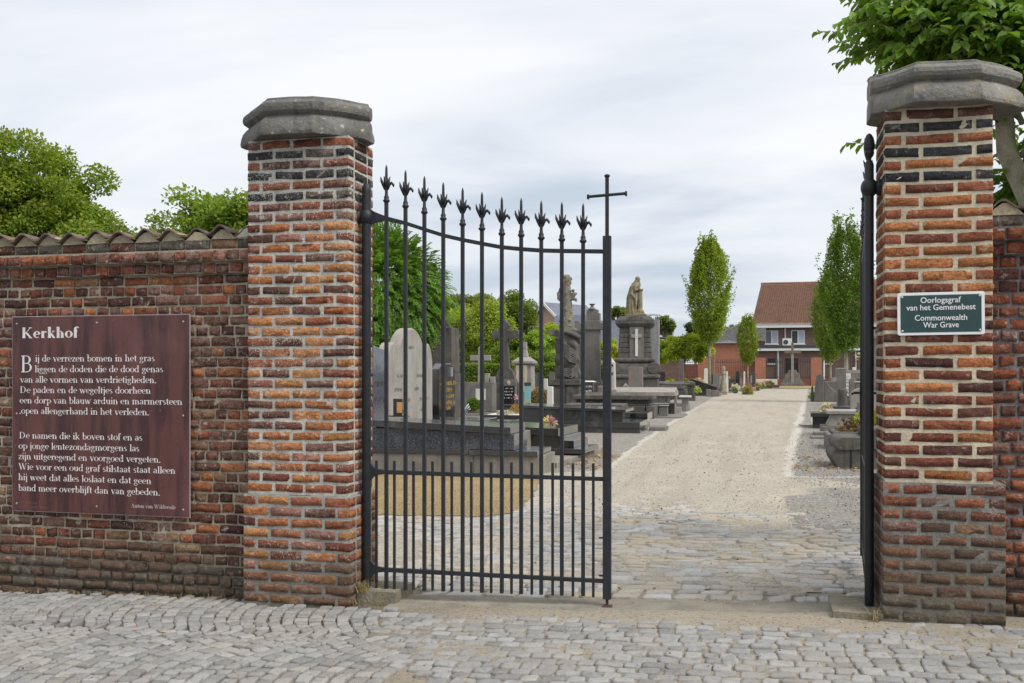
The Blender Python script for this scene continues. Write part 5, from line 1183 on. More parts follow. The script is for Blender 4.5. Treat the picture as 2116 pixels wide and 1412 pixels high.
rt(1130, 62, 3.2, 'bush', 'bright lime bush in front of the gable house window', (1.0, 1.0, 1.1), 7650, 0.14, (0.22, 0.30, 0.03), (0.40, 0.42, 0.05), 26, group='bushes above the hedge', seed=27, cat='bush')
rt(1190, 62, 2.6, 'bush', 'small lime bush half hidden behind the tall stele', (0.9, 0.9, 1.0), 5100, 0.13, (0.20, 0.28, 0.03), (0.38, 0.40, 0.05), 24, group='bushes above the hedge', seed=28, cat='bush')
GM = 'globe maples before the fence'
rt(1413, 72, 2.85, 'globe_maple', 'widest globe maple with yellow side, left of the tallest hornbeam', (1.72, 1.5, 1.02), 22100, 0.17, (0.17, 0.24, 0.03), (0.42, 0.44, 0.04), 90, group=GM, seed=31, trunk=0.10, cr=0.30)
rt(1352, 74, 2.55, 'globe_maple', 'yellow green globe maple beside the pedestal with the statue', (0.95, 0.9, 0.95), 10200, 0.16, (0.22, 0.29, 0.03), (0.46, 0.48, 0.04), 40, group=GM, seed=32, trunk=0.09)
rt(1258, 72, 2.75, 'globe_maple', 'globe maple between the gate stile and the statue pedestal', (0.85, 0.8, 0.85), 8500, 0.16, (0.21, 0.28, 0.03), (0.44, 0.47, 0.04), 36, group=GM, seed=33, trunk=0.09)
rt(1372, 150, 7.6, 'broadleaf_tree', 'distant tree top beside the metal topped chimney', (1.7, 1.7, 2.0), 2550, 0.4, (0.07, 0.10, 0.03), None, 20, group=BG, seed=34)
rt(1437, 135, 5.2, 'conifer', 'dark conifer peeping left of the tallest hornbeam', (1.4, 1.4, 2.6), 2600, 0.32, (0.030, 0.050, 0.025), None, 24, group=BG, seed=35)
rt(1505, 150, 6.4, 'broadleaf_tree', 'distant pale tree above the grey hipped roof', (2.6, 2.0, 1.6), 3740, 0.4, (0.12, 0.15, 0.06), None, 24, group=BG, seed=36)
rt(1276, 120, 7.6, 'broadleaf_tree', 'distant tree top left of the statue feet', (1.4, 1.2, 1.7), 2210, 0.3, (0.09, 0.12, 0.035), None, 18, group=BG, seed=37)
rt(1330, 120, 6.8, 'broadleaf_tree', 'distant tree hidden behind the statue pedestal', (1.3, 1.2, 1.4), 1530, 0.3, (0.09, 0.12, 0.035), None, 18, group=BG, seed=38)
# --- upright hornbeams
x, y = PD(1466, 70); hornbeam('hornbeam', 'tall bright upright hornbeam left of the far path end', (x, y, 0), 1.34, 3.1, 11.2, 28000, 0.135, (0.135, 0.200, 0.026), 41, 0.13, stake=True)
x, y = PD(1545, 88); hornbeam('hornbeam', 'smallest young hornbeam in front of the low red building', (x, y, 0), 0.82, 1.85, 6.6, 8000, 0.13, (0.120, 0.175, 0.024), 42, 0.07)
x, y = PD(1748, 46); hornbeam('hornbeam', 'tall dark green hornbeam beside the opened gate leaf', (x, y, 0), 0.98, 2.25, 8.6, 24000, 0.10, (0.068, 0.125, 0.020), 43, 0.105, (0.15, 0.22, 0.03))
x, y = PD(1716, 78); hornbeam('hornbeam', 'lighter hornbeam partly behind the tall dark one on the right', (x, y, 0), 1.25, 2.05, 9.6, 18000, 0.14, (0.095, 0.155, 0.022), 44, 0.085)
# --- hedge
rngh = np.random.default_rng(9); x0, y0 = PD(900, 52); x1, y1 = PD(1262, 52)
hd = thing('hedge', 'long clipped green hedge at the back of the graves', 'hedge', (x0, y0, 0), math.atan2(y1 - y0, x1 - x0)); ll = math.hypot(x1 - x0, y1 - y0)
n = 26000; P = np.stack([rngh.uniform(0, ll, n), rngh.uniform(0, 1.0, n), rngh.uniform(0.1, 1.78, n)], 1); f = rngh.random(n) < 0.55; P[f, 1] = rngh.uniform(-0.06, 0.06, f.sum()); f2 = (~f) & (rngh.random(n) < 0.6); P[f2, 2] = 1.75 + rngh.normal(0, 0.04, f2.sum())
leaves('foliage', P, rngh.normal(0, 1, (n, 3)), rngh.normal(0, .6, (n, 3)) + np.array([0, -.4, .8]), 0.11, leafcols(n, (0.085, 0.140, 0.022), 0.35, (0.16, 0.21, 0.03), 0.3, rngh), m_leafA, hd, 0.6, rngh)
MB().box(0.05, ll - 0.05, 0.12, 0.9, 0, 1.62).build('inner_twigs', m_bark, hd)
# ================================================================== BUILDINGS
def brickwall_mat(name, c1, c2, mort, sc=1.0):
    t = NT(name); br = t.n('ShaderNodeTexBrick'); v = t.pos()
    mp = t.n('ShaderNodeCombineXYZ'); s_ = t.sep(v); t.l(t.math('ADD', s_[0], s_[1]), mp.inputs[0]); t.l(s_[2], mp.inputs[1]); t.l(mp.outputs[0], br.inputs['Vector'])
    br.inputs['Color1'].default_value = (*c1, 1); br.inputs['Color2'].default_value = (*c2, 1); br.inputs['Mortar'].default_value = (*mort, 1)
    br.inputs['Scale'].default_value = 1; br.inputs['Brick Width'].default_value = 0.21; br.inputs['Row Height'].default_value = 0.065; br.inputs['Mortar Size'].default_value = 0.008; br.inputs['Mortar Smooth'].default_value = 0.3
    a = t.mix(t.math('MULTIPLY', t.ramp(t.noise(v, 0.9, 4, 0.6), 0.4, 0.7), 0.3), br.outputs[0], tuple(x * 0.6 for x in c1)); a = t.mix(t.math('MULTIPLY', t.ramp(t.noise(v, 6, 3, 0.7), 0.45, 0.7), 0.3), a, tuple(min(1, x * 1.5) for x in c2))
    return t.fin(a, 0.9, 0, 0.15)
m_hbrick = brickwall_mat('brown_house_brick', (0.15, 0.095, 0.08), (0.20, 0.125, 0.10), (0.15, 0.13, 0.12))
m_rbrick = brickwall_mat('orange_red_brick', (0.34, 0.135, 0.085), (0.40, 0.165, 0.105), (0.36, 0.22, 0.16))
m_pbrick = brickwall_mat('pink_brick', (0.40, 0.27, 0.21), (0.46, 0.31, 0.24), (0.38, 0.28, 0.24))
m_dbrick = brickwall_mat('dull_red_brick', (0.22, 0.078, 0.055), (0.27, 0.10, 0.07), (0.2, 0.12, 0.1))
def tilemat(name, c1, c2, c3):
    t = NT(name); v = t.co(); a = t.mix(t.ramp(t.noise(v, 4, 4, 0.75), 0.38, 0.62), c1, c2); a = t.mix(t.math('MULTIPLY', t.ramp(t.noise(v, 0.8, 5, 0.6), 0.5, 0.7), 0.6), a, c3); return t.fin(a, 0.8, 0, 0.2)
m_otile = tilemat('orange_pantile', (0.27, 0.155, 0.11), (0.20, 0.115, 0.085), (0.15, 0.095, 0.075)); m_gtile = tilemat('grey_roof_tile', (0.11, 0.11, 0.115), (0.17, 0.165, 0.165), (0.08, 0.08, 0.085)); m_slate = tilemat('blue_slate', (0.13, 0.15, 0.19), (0.17, 0.19, 0.23), (0.11, 0.125, 0.16))
m_pvc = plain('white_pvc', (0.70, 0.70, 0.68), 0.4, var=0.05, bump=0); m_zinc = plain('zinc_gutter', (0.42, 0.45, 0.50), 0.45, 0.3, var=0.1); m_darkroof = plain('dark_roof_edge', (0.06, 0.065, 0.075), 0.6); m_dark = plain('dark_interior', (0.012, 0.013, 0.015), 0.5)
t = NT('window_glass'); t.fin((0.06, 0.075, 0.085), 0.06, 0, 0.8); m_glass = t.m; m_blind = plain('drawn_blind', (0.42, 0.46, 0.55), 0.5, var=0.05)
def tiled_slope(name, P0, P1, P2, P3, m, parent, pitch_u=0.24, pitch_v=0.34, amp=0.035, nsub=5):
    """P0-P1 eave, P3-P2 ridge; wavy courses"""
    P0, P1, P2, P3 = [np.array(p, float) for p in (P0, P1, P2, P3)]; lu = max(np.linalg.norm(P1 - P0), np.linalg.norm(P2 - P3)); lv = np.linalg.norm(P3 - P0); nu = int(lu / pitch_u) * nsub; nv = int(lv / pitch_v)
    nn = np.cross(P1 - P0, P3 - P0); nn /= np.linalg.norm(nn); vs = []; fs = []; u = np.linspace(0, 1, nu + 1); wv = np.abs(np.sin(np.arange(nu + 1) / nsub * pi)) * amp
    for j in range(nv):
        for e_, f in ((0, j / nv), (1, (j + 1) / nv)):
            A_ = P0 * (1 - f) + P3 * f; B_ = P1 * (1 - f) + P2 * f; base = A_[None] * (1 - u)[:, None] + B_[None] * u[:, None] + nn[None] * (wv[:, None] + (0.03 if e_ == 0 else 0.0)); vs.append(base)
    V = np.concatenate(vs); F = []
    for j in range(2 * nv - 1):
        i = np.arange(nu); a = j * (nu + 1) + i; F.append(np.stack([a, a + 1, a + nu + 2, a + nu + 1], 1))
    return np_mesh(name, V, np.concatenate(F), m, parent)
def window(parent, x0, x1, z0, z1, y, blind_right=True, sill=True):
    mb = MB(); w_ = 0.07; mb.box(x0, x1, y - 0.05, y + 0.03, z0, z0 + w_); mb.box(x0, x1, y - 0.05, y + 0.03, z1 - w_, z1); mb.box(x0, x0 + w_, y - 0.05, y + 0.03, z0 + w_, z1 - w_); mb.box(x1 - w_, x1, y - 0.05, y + 0.03, z0 + w_, z1 - w_); xm = (x0 + x1) / 2; mb.box(xm - 0.05, xm + 0.05, y - 0.053, y + 0.03, z0 + w_, z1 - w_)
    f = mb.build('window', m_pvc, parent); MB().box(x0 + w_, xm - 0.05, y - 0.01, y + 0.02, z0 + w_, z1 - w_).build('pane', m_glass, f); MB().box(xm + 0.05, x1 - w_, y - 0.012, y + 0.02, z0 + w_, z1 - w_).build('pane', m_blind if blind_right else m_glass, f)
    if sill: MB().box(x0 - 0.08, x1 + 0.08, y - 0.14, y + 0.0, z0 - 0.09, z0 - 0.003).build('sill', m_pvc, f)
YH = 107.0
def hx(px, Y=YH): return XY(px, Y)[0]
def hz(py, px=1640, Y=YH): return ZD(py, XY(px, Y)[1])
H = thing('brick_house', 'brown brick house with a big orange tiled roof at the end of the path', 'house', (0, 0, 0))
xl, xr = hx(1556), 24.0; ze = hz(671)
MB().box(xl, xr, YH, YH + 10, 0, ze).build('wall', m_hbrick, H)
zr = 10.9; rl = tiled_slope('roof', (xl - 0.15, YH - 0.35, ze), (xr + .2, YH - 0.35, ze), (xr + .2, YH + 5, zr), (xl + 0.85, YH + 5, zr), m_otile, H)
mb = MB(); mb.add([(xl - 0.15, YH - 0.35, ze), (xl + 0.85, YH + 5, zr), (xl - 0.15, YH + 10.4, ze), (xr + .2, YH + 5, zr), (xr + .2, YH + 10.4, ze)], [(0, 1, 2), (1, 3, 4, 2)]); mb.build('roof_back', m_otile, H)
MB().tube([(xl + 0.8, YH + 5, zr + 0.03), (xr + .2, YH + 5, zr + 0.03)], 0.12, 8).build('ridge', m_otile, H)
MB().box(xl - 0.25, xr + .3, YH - 0.55, YH - 0.0, ze - 0.32, ze - 0.05).build('gutter', m_pvc, H); MB().box(xl - 0.25, xr + .3, YH - 0.58, YH - 0.36, ze - 0.045, ze + 0.05).build('gutter_lip', m_zinc, H)
for a, b, bl in ((1581, 1608, True), (1635, 1663, True), (1806, 1832, True), (1862, 1888, False)): window(H, hx(a), hx(b), hz(711), hz(683), YH, bl)
for px in (1622.5, 1764): MB().tube([(hx(px), YH - 0.1, hz(716)), (hx(px), YH - 0.1, ze - 0.3)], 0.06, 8).build('downpipe', m_pvc, H)
# single-storey extension in front
YE = 103.0; e0, e1 = hx(1563, YE), 24.0; zf = hz(722, 1640, YE)
MB().box(e0, e1, YE, YH - 0.01, 0, zf - 0.02).build('extension_wall', m_hbrick, H); MB().box(e0 - 0.1, e1, YE - 0.35, YE + 0.2, zf - 0.15, zf + 0.10).build('fascia', m_pvc, H); MB().box(e0 - 0.12, e1, YE - 0.37, YH, zf + 0.103, zf + 0.38).build('flat_roof', m_darkroof, H)
for px in (1607.5, 1702, 1768): MB().tube([(hx(px, YE), YE - 0.12, 0), (hx(px, YE), YE - 0.12, zf - 0.15)], 0.11 if px < 1750 else 0.06, 8).build('downpipe', m_zinc if px < 1650 else m_pvc, H)
MB().box(hx(1623, YE), hx(1650, YE), YE - 0.04, YE + 0.1, 0, hz(741, 1636, YE)).build('door_opening', m_dark, H)
for a, b in ((1587, 1601), (1706, 1720)):
    f = MB().box(hx(a, YE), hx(b, YE), YE - 0.04, YE + 0.05, hz(751, 1600, YE), hz(741, 1600, YE)).build('window', m_dark, H); MB().box(hx(a, YE) - .05, hx(b, YE) + .05, YE - 0.12, YE, hz(753.5, 1600, YE), hz(751.5, 1600, YE)).build('sill', m_pvc, f)
AC = thing('air_conditioner', 'white air conditioning unit on the flat roof between the two upstairs windows', 'air conditioner', (hx(1626.5, YE + 1), YE + 1.2, zf + 0.385))
MB().box(-0.45, 0.45, -0.2, 0.2, 0, 0.72).build('casing', m_pvc, AC, bevel=0.02)
mb = MB()
mb.prism([(0.24 * cos(a) - 0.13, 0.24 * sin(a) + 0.36) for a in np.linspace(0, 2 * pi, 20, endpoint=False)], -0.225, -0.19); mb.build('fan_grille', m_darkroof, AC)
# --- low red building left of the house
YR = 104.0; R_ = thing('red_brick_building', 'low orange red brick building with a grey hipped roof beside the house', 'building', (0, 0, 0)); r0, r1 = hx(1458, YR), hx(1562, YR); zre = hz(707, 1500, YR)
MB().box(r0, r1, YR, YR + 8, 0, zre).build('wall', m_rbrick, R_); MB().box(r0 - .2, r1 + .1, YR - 0.3, YR + 0.1, zre - 0.12, zre + 0.05).build('gutter', m_zinc, R_)
tiled_slope('roof', (r0 - 0.1, YR - 0.3, zre + .05), (r1 + 1.0, YR - 0.3, zre + .05), (r1 + 1.0, YR + 4, zre + 2.2), (r0 + 4.0, YR + 4, zre + 2.2), m_gtile, R_, 0.3, 0.35, 0.03)
mb = MB(); mb.add([(r0 - 0.1, YR - 0.3, zre + .05), (r0 + 4.0, YR + 4, zre + 2.2), (r0 - 0.1, YR + 8, zre + .05)], [(0, 1, 2)]); mb.tube([(r0 - 0.1, YR - 0.32, zre + .12), (r0 + 4.0, YR + 4, zre + 2.25)], 0.10, 6); mb.build('hip', m_gtile, R_)
MB().box(hx(1556, YR - .6), hx(1584, YR - .6), YR - 0.6, YR - 0.02, 2.3, hz(722, 1570, YR - .6)).build('lintel_wall', m_hbrick, R_)
# --- brick and iron boundary fence
YF = 99.0; FN = thing('boundary_fence', 'orange brick piers and iron railing along the far side of the cemetery', 'fence', (0, 0, 0)); zf2 = hz(739, 1640, YF)
f0 = hx(1300, YF); f1 = 22.0
mb = MB(); mb.box(f0, f1, YF, YF + 0.25, 0, 0.62); mb.build('low_wall', m_dbrick, FN)
pc = [hx(p, YF) for p in (1351, 1453, 1571, 1687, 1800, 1900)]
for p in pc: MB().box(p - 0.50, p + 0.50, YF - 0.06, YF + 0.36, 0, zf2).build('pier', m_rbrick, FN)
edges = [f0] + pc + [f1]; m_fence = plain('dull_fence_iron', (0.055, 0.045, 0.045), 0.6)
for a, b in zip(edges[:-1], edges[1:]):
    if b - a < 1.3: continue
    mb = MB(); x = a + 0.6
    while x < b - 0.55: mb.box(x - 0.018, x + 0.018, YF + 0.10, YF + 0.136, 0.6, zf2 - 0.12); mb.box(x - 0.035, x + 0.035, YF + 0.09, YF + 0.146, zf2 - 0.30, zf2 - 0.22); x += 0.155 * 1.35
    mb.box(a + 0.5, b - 0.5, YF + 0.097, YF + 0.139, zf2 - 0.46, zf2 - 0.40); mb.box(a + 0.5, b - 0.5, YF + 0.097, YF + 0.139, 0.78, 0.84); mb.build('railing', m_fence, FN)
mb = MB(); mb.box(hx(1356, YF + 3), hx(1458, YF + 3), YF + 3, YF + 3.3, 0, 2.1)
o = mb.build('garden_wall', m_dbrick); tag(o, 'dull red wall standing behind the railing under the globe maples', 'wall')
# --- gable house on the left
DG = 150.0; x, y = PD(1129, DG); yaw = radians(-30)
GHs = thing('gable_house', 'pink brick gable house with white verge boards behind the bushes', 'house', (x, y, 0), yaw); hw = 2.75
zp_ = ZD(629, DG); zv = ZD(660, DG)
mb = MB(); mb.prism([(-hw, 0), (hw, 0), (hw, zv), (0, zp_ - 0.15), (-hw, zv)], 0, 9); mb.build('wall', m_pbrick, GHs)
mb = MB(); sl = (zp_ - zv) / hw
for s_ in (-1, 1): mb.prism([(0, zp_ + 0.05), (s_ * (hw + 0.5), zv - 0.5 * sl + 0.02), (s_ * (hw + 0.5), zv - 0.5 * sl + 0.25), (0, zp_ + 0.28)][::s_], -0.6, 9.4)
mb.build('roof', m_slate, GHs)
mb = MB()
for s_ in (-1, 1): mb.prism([(0, zp_ - 0.2), (s_ * (hw + 0.55), zv - 0.5 * sl - 0.25), (s_ * (hw + 0.55), zv - 0.5 * sl + 0.2), (0, zp_ + 0.3)][::s_], -0.75, -0.62)
mb.build('verge_board', m_pvc, GHs)
f = MB().box(0.7, 2.2, -0.05, 0.05, 5.5, ZD(673, DG)).build('window', m_dark, GHs); MB().box(1.4, 1.5, -0.07, -0.05, 5.5, ZD(673, DG)).build('glazing_bar', m_darkroof, f)
x, y = PD(1196, 90); SL = thing('slate_roofed_house', 'house with a long blue slate roof behind the tall stele', 'house', (x, y, 0), radians(-14)); mb = MB(); mb.box(-3.5, 5.4, 0, 6, 0, 3.2); mb.build('wall', m_pbrick, SL)
z_ = ZD(663, 92); mb = MB(); mb.prism([(-0.4, 1.8), (3, z_), (6.4, 1.8), (6.2, 1.7), (3, z_ - 0.2), (-0.2, 1.7)], 0.4, 5.6, 'x'); mb.build('roof', m_slate, SL)
mb = MB(); x2, y2 = -3.5, 0; mb.prism([(-0.4, 1.8), (3, z_ + 0.6), (6.4, 1.8), (6.2, 1.7), (3, z_ + 0.35), (-0.2, 1.7)], -3.8, 0.35, 'x'); mb.build('roof', m_slate, SL)
x, y = PD(1349, 62); CH = thing('chimney', 'grey brick chimney with a wide metal cowl right of the statue', 'chimney', (x, y, 0)); m_cb = stone('grey_chimney', (0.24, 0.24, 0.25), (0.17, 0.17, 0.18), sc=4)
MB().box(-0.36, 0.36, 0, 0.7, 0, ZD(660, 62)).build('stack', m_cb, CH, bevel=0.01)
z_ = ZD(660, 62); mb = MB(); mb.lathe([(0.50, 0.28), (0.40, 0.34), (0.2, 0.39), (0.03, 0.42)], (0, 0.35, z_), 20)
for k in range(6): a = k * pi / 3; mb.tube([(0.28 * cos(a), 0.35 + 0.28 * sin(a), z_), (0.42 * cos(a), 0.35 + 0.42 * sin(a), z_ + 0.3)], 0.015, 5)
mb.build('cowl', m_zinc, CH)
x, y = PD(1368, 90); WR_ = thing('outbuilding', 'low outbuilding with a pale sloping roof right of the chimney', 'building', (x, y, 0)); MB().box(-1.0, 1.5, 0, 4, 0, 2.9).build('wall', m_hbrick, WR_)
mb = MB(); mb.prism([(-1.1, 4.35), (1.0, 4.25), (1.9, 2.75), (1.7, 2.7), (-1.1, 2.9)], -0.3, 4); mb.build('roof', plain('pale_roof', (0.50, 0.54, 0.60), 0.4), WR_); MB().box(-1.1, 2.2, -0.35, 4.1, 4.36, 4.5).build('ridge', m_hbrick, WR_)
# --- parked car behind the fence
x, y = PD(1717, 101.5); CAR = thing('parked_car', 'pale blue car parked behind the railing under the hornbeams', 'car', (x, y, 0), 0); m_car = plain('pale_blue_car_paint', (0.36, 0.42, 0.55), 0.25, 0.2, var=0.03, bump=0, spec=0.6)
body = [(-2.0, 0.35), (2.0, 0.35), (2.05, 0.75), (1.9, 0.95), (1.15, 1.02), (0.75, 1.42), (-0.9, 1.45), (-1.35, 1.0), (-1.95, 0.9)]
MB().prism(body, -0.82, 0.82).build('body', m_car, CAR, bevel=0.08); MB().prism([(1.02, 1.02), (0.70, 1.36), (-0.84, 1.38), (-1.2, 1.02)], -0.835, 0.835).build('side_window', m_glass, CAR)
for sx_ in (-1.25, 1.3):
    for sy_ in (-0.75, 0.75): mb = MB(); mb.prism([(sx_ + 0.33 * cos(a), 0.33 + 0.33 * sin(a)) for a in np.linspace(0, 2 * pi, 18, endpoint=False)], sy_ - 0.11, sy_ + 0.11); mb.build('wheel', m_dark, CAR)
# ================================================================== GRAVES
m_blu = granite('blue_pearl_granite', (0.022, 0.028, 0.042), (0.11, 0.135, 0.185), 0.25, 55, 0.8)
m_blu2 = granite('blue_granite_edge', (0.026, 0.029, 0.034), (0.065, 0.072, 0.085), 0.33, 90, 0.5)
m_blk = granite('black_granite', (0.012, 0.012, 0.014), (0.05, 0.05, 0.055), 0.14, 120, 0.3)
m_dgr = granite('dark_speckled_granite', (0.020, 0.021, 0.023), (0.055, 0.055, 0.058), 0.28, 110, 0.5)
m_old = stone('old_bluestone_tomb', (0.070, 0.066, 0.063), (0.12, 0.113, 0.106), streak=0.6, lichen=0.1, sc=2.5, bump=0.6)
m_mid = stone('grey_tomb_stone', (0.175, 0.165, 0.155), (0.12, 0.112, 0.106), streak=0.5, lichen=0.1, sc=2.5, bump=0.5)
m_lt = stone('pale_grey_tomb_stone', (0.29, 0.27, 0.245), (0.21, 0.195, 0.18), streak=0.35, lichen=0.05, sc=2.5, bump=0.3)
m_white = m_white; m_wst = stone('white_marble', (0.62, 0.61, 0.58), (0.50, 0.49, 0.46), streak=0.15, sc=3, bump=0.2, spots=0.1)
m_cr2 = stone('pale_cream_stone', (0.46, 0.43, 0.38), (0.36, 0.335, 0.30), streak=0.3, sc=3, bump=0.3)
m_cr = stone('cream_stone', (0.50, 0.43, 0.33), (0.36, 0.31, 0.24), streak=0.3, sc=3, bump=0.4)
m_con2 = stone('stained_concrete', (0.235, 0.215, 0.185), (0.15, 0.14, 0.12), streak=0.55, lichen=0.05, sc=2.5, bump=0.4)
m_statue = stone('sandstone_statue', (0.23, 0.195, 0.125), (0.13, 0.11, 0.075), streak=0.5, lichen=0.25, sc=5, bump=0.5, spots=0.05)
m_gold = plain('gold_letter', (0.55, 0.36, 0.13), 0.35, 0.6, bump=0); m_teal = plain('teal_glass', (0.22, 0.42, 0.42), 0.3); m_engr = plain('engraved_grey', (0.14, 0.13, 0.12), 0.9, bump=0)
def TB(name, label, cat, loc, parts, rz=0.0, group=None, bevel=0.012):
    """parts: (part name, material, list of boxes (x0,x1,y0,y1,z0,z1[,dz[,tx,ty]]))"""
    o = thing(name, label, cat, loc, rz, group)
    for pn, m, bl in parts:
        mb = MB()
        for b in bl:
            if len(b) > 6 and isinstance(b[6], tuple): mb.box(*b[:6], tx=b[6][0], ty=b[6][1])
            elif len(b) > 6: x0, x1, y0, y1, z0, z1, dz = b; mb.prism([(x0, z0 + (dz if pn == 'lid' else 0)), (x1, z0), (x1, z1), (x0, z1 + dz)], y0, y1)
            else: mb.box(*b)
        mb.build(pn, m, o, bevel=bevel)
    return o
def letters(parent, text, x0, x1, z, size, face, m, bold=0.1):
    """face: ('x', X, y0dir) lettering on a +x face along +y, or ('y', Y) on a -y face along +x"""
    mb = MB()
    if face[0] == 'x': fn = lambda a, b, d: (face[1] + d + 0.001, a, b)
    else: fn = lambda a, b, d: (a, face[1] - d - 0.001, b)
    serif(mb, text, x0, x1, z, size, fn, bold=bold); return mb.build('lettering', m, parent)
def marks(parent, rows, face, m, h=0.03, seed=1, t_=0.004):
    """short engraved word shapes: rows of (a0, a1, z)"""
    rg = random.Random(seed); mb = MB()
    for a0, a1, z in rows:
        a = a0
        while a < a1:
            wd = h * rg.uniform(0.35, 0.8); hh = h * rg.uniform(0.7, 1.0)
            if rg.random() > 0.15:
                for q in ((a, a + wd * .3, z, z + hh), (a + wd * .3, a + wd * .8, z + hh * rg.choice((0, .45, .8)), z + hh * rg.choice((0.2, .6, 1.0)) + 0.004)):
                    if face[0] == 'x': mb.box(face[1], face[1] + t_, q[0], q[1], min(q[2:]), max(q[2:]) + .001)
                    else: mb.box(q[0], q[1], face[1] - t_, face[1], min(q[2:]), max(q[2:]) + .001)
            a += wd + 0.006
    return mb.build('inscription', m, parent)
# ---- E: big blue granite tomb nearest the gate
E = TB('tomb', 'large blue speckled granite tomb on a concrete base, nearest behind the closed leaf', 'tomb', (-3.02, 13.88, 0), [
    ('concrete_base', m_con2, [(-3.6, -1.02, 0, 0.92, -0.05, 0.27), (-1.015, 0, 0.004, 0.92, -0.05, 0.265)]),
    ('kerb', m_blu2, [(-3.6, -1.09, -0.02, 0.93, 0.272, 0.345), (-1.08, -0.06, -0.035, 0.93, 0.268, 0.340)]),
    ('chest', m_blu, [(-3.6, -0.42, 0.03, 0.86, 0.345, 0.575, 0.10)]),
    ('lid', m_blu2, [(-3.6, -0.46, -0.02, 0.90, 0.577, 0.675, 0.125)])], bevel=0.004)
hA = MB().prism([(0.02, 0.75), (0.62, 0.75), (0.64, 1.80), (0.30, 1.83), (0.02, 1.87)], -2.72, -2.58, 'x').build('headstone', m_blu, E, bevel=0.006)
letters(E, 'NAE', 0.14, 0.40, 1.50, 0.05, ('x', -2.58), m_blk); letters(E, 'CROOL', 0.08, 0.58, 1.25, 0.055, ('x', -2.58), m_blk); letters(E, 'IEVE JO', 0.06, 0.58, 1.00, 0.055, ('x', -2.58), m_blk)
PSs = TB('photo_plaque', 'small dark memorial plaque with orange photo standing on the blue granite tomb', 'plaque', (-5.38, 14.02, 0.80), [('stand', m_blk, [(-0.02, 0.28, 0, 0.10, 0, 0.02)]), ('plate', m_blk, [(0.04, 0.18, 0.03, 0.06, 0.02, 0.27)]), ('photo', plain('orange_photo', (0.55, 0.30, 0.12), 0.4, bump=0), [(0.10, 0.18, 0.024, 0.029, 0.06, 0.22)])], bevel=0.002)
# ---- B: triple-arched pale headstone
def arc_pts(cy, z, r, a0, a1, n=10, rz=None): return [(cy + r * cos(radians(a0 + (a1 - a0) * i / n)), z + (rz or r) * sin(radians(a0 + (a1 - a0) * i / n))) for i in range(n + 1)]
Bs = thing('headstone', 'tall pale grey headstone with three rounded arches', 'headstone', (-5.62, 14.55, 0))
poly = [(0.0, 0.5), (2.2, 0.5), (2.2, 1.55)] + arc_pts(1.86, 1.55, 0.34, 0, 70, 6, 0.45)[1:] + arc_pts(1.12, 1.62, 0.66, 5, 172, 16, 0.58) + arc_pts(0.29, 1.58, 0.29, 80, 180, 7, 0.36)
MB().prism(poly, -0.20, 0.0, 'x').build('slab', m_lt, Bs, bevel=0.03, seg=3)
TBb = MB().box(-0.5, 1.9, 0.1, 2.1, 0, 0.5).build('grave_base', m_con2, Bs, bevel=0.01)
marks(Bs, [(0.95, 1.2, 1.85), (0.42, 0.9, 1.38), (1.35, 1.75, 1.38), (0.3, 0.62, 1.16), (1.25, 1.5, 1.16), (0.55, 1.0, 0.98), (1.5, 1.95, 0.98), (0.6, 0.8, 0.8), (1.5, 1.65, 0.8)], ('x', 0.0), m_engr, 0.06, 4)
# ---- C: polished dark headstone with gold letters and cross
C_ = thing('headstone', 'polished dark headstone with gold letters and a slim gold cross', 'headstone', (-5.65, 17.2, 0))
MB().prism([(0.05, 0.6), (0.92, 0.6), (0.98, 0.85), (0.98, 1.50), (0.72, 1.62), (0.18, 1.62), (-0.02, 1.52), (-0.02, 0.85)], -0.14, 0, 'x').build('slab', m_blk, C_, bevel=0.008)
MB().box(-0.25, 0.8, -0.1, 1.1, 0.0, 0.6).build('grave_base', m_dgr, C_, bevel=0.01)
mb = MB(); mb.box(0, 0.02, 0.13, 0.17, 0.78, 1.42); mb.box(0, 0.02, 0.05, 0.25, 1.22, 1.26); mb.build('cross', m_gold, C_)
marks(C_, [(0.42, 0.95, 1.22), (0.42, 0.75, 1.10), (0.42, 0.85, 0.98), (0.42, 0.95, 0.86), (0.42, 0.70, 0.76)], ('x', 0.0), m_gold, 0.075, 6, 0.008)
MB().box(0, 0.03, 0.62, 0.74, 1.38, 1.55).build('lamp_holder', plain('steel', (0.5, 0.5, 0.5), 0.3, 0.8), C_)
# curved steel holder beside it
x, y = PD(952, 19.5); mb = MB(); W_ = thing('flower_holder', 'curved pale steel flower holder beside the polished dark headstone', 'flower holder', (x, y, 0.42))
for k in range(3): mb.tube([(0.02 + 0.04 * k, 0.02 * k, 0), (0.03 + 0.03 * k, 0, 0.16), (0.07 + 0.04 * k, 0, 0.30), (0.16 + 0.02 * k, 0, 0.42 - 0.05 * k)], 0.011, 6)
mb.build('tubes', plain('pale_steel', (0.45, 0.5, 0.55), 0.35, 0.5), W_, smooth=True)
MB().box(-0.2, 0.35, -0.1, 0.3, -0.42, 0.0).build('base', m_lt, W_, bevel=0.01)
# ---- D: tall dark tapered monument
x, y = PD(919, 25); D_ = TB('grave_monument', 'tall broad dark monument tapering upwards, behind the polished headstone', 'monument', (x, y, 0), [('base', m_old, [(-1.05, 0.40, -0.4, 0.6, 0, 1.2), (-1.0, 0.34, -0.35, .55, 1.2, 1.42)])])
MB().prism([(-0.95, 1.42), (0.26, 1.42), (0.24, 2.56), (0.12, 2.56), (-0.30, 2.95), (-0.72, 2.56), (-0.95, 2.56)], -0.2, 0.45).build('shaft', m_old, D_, bevel=0.02)
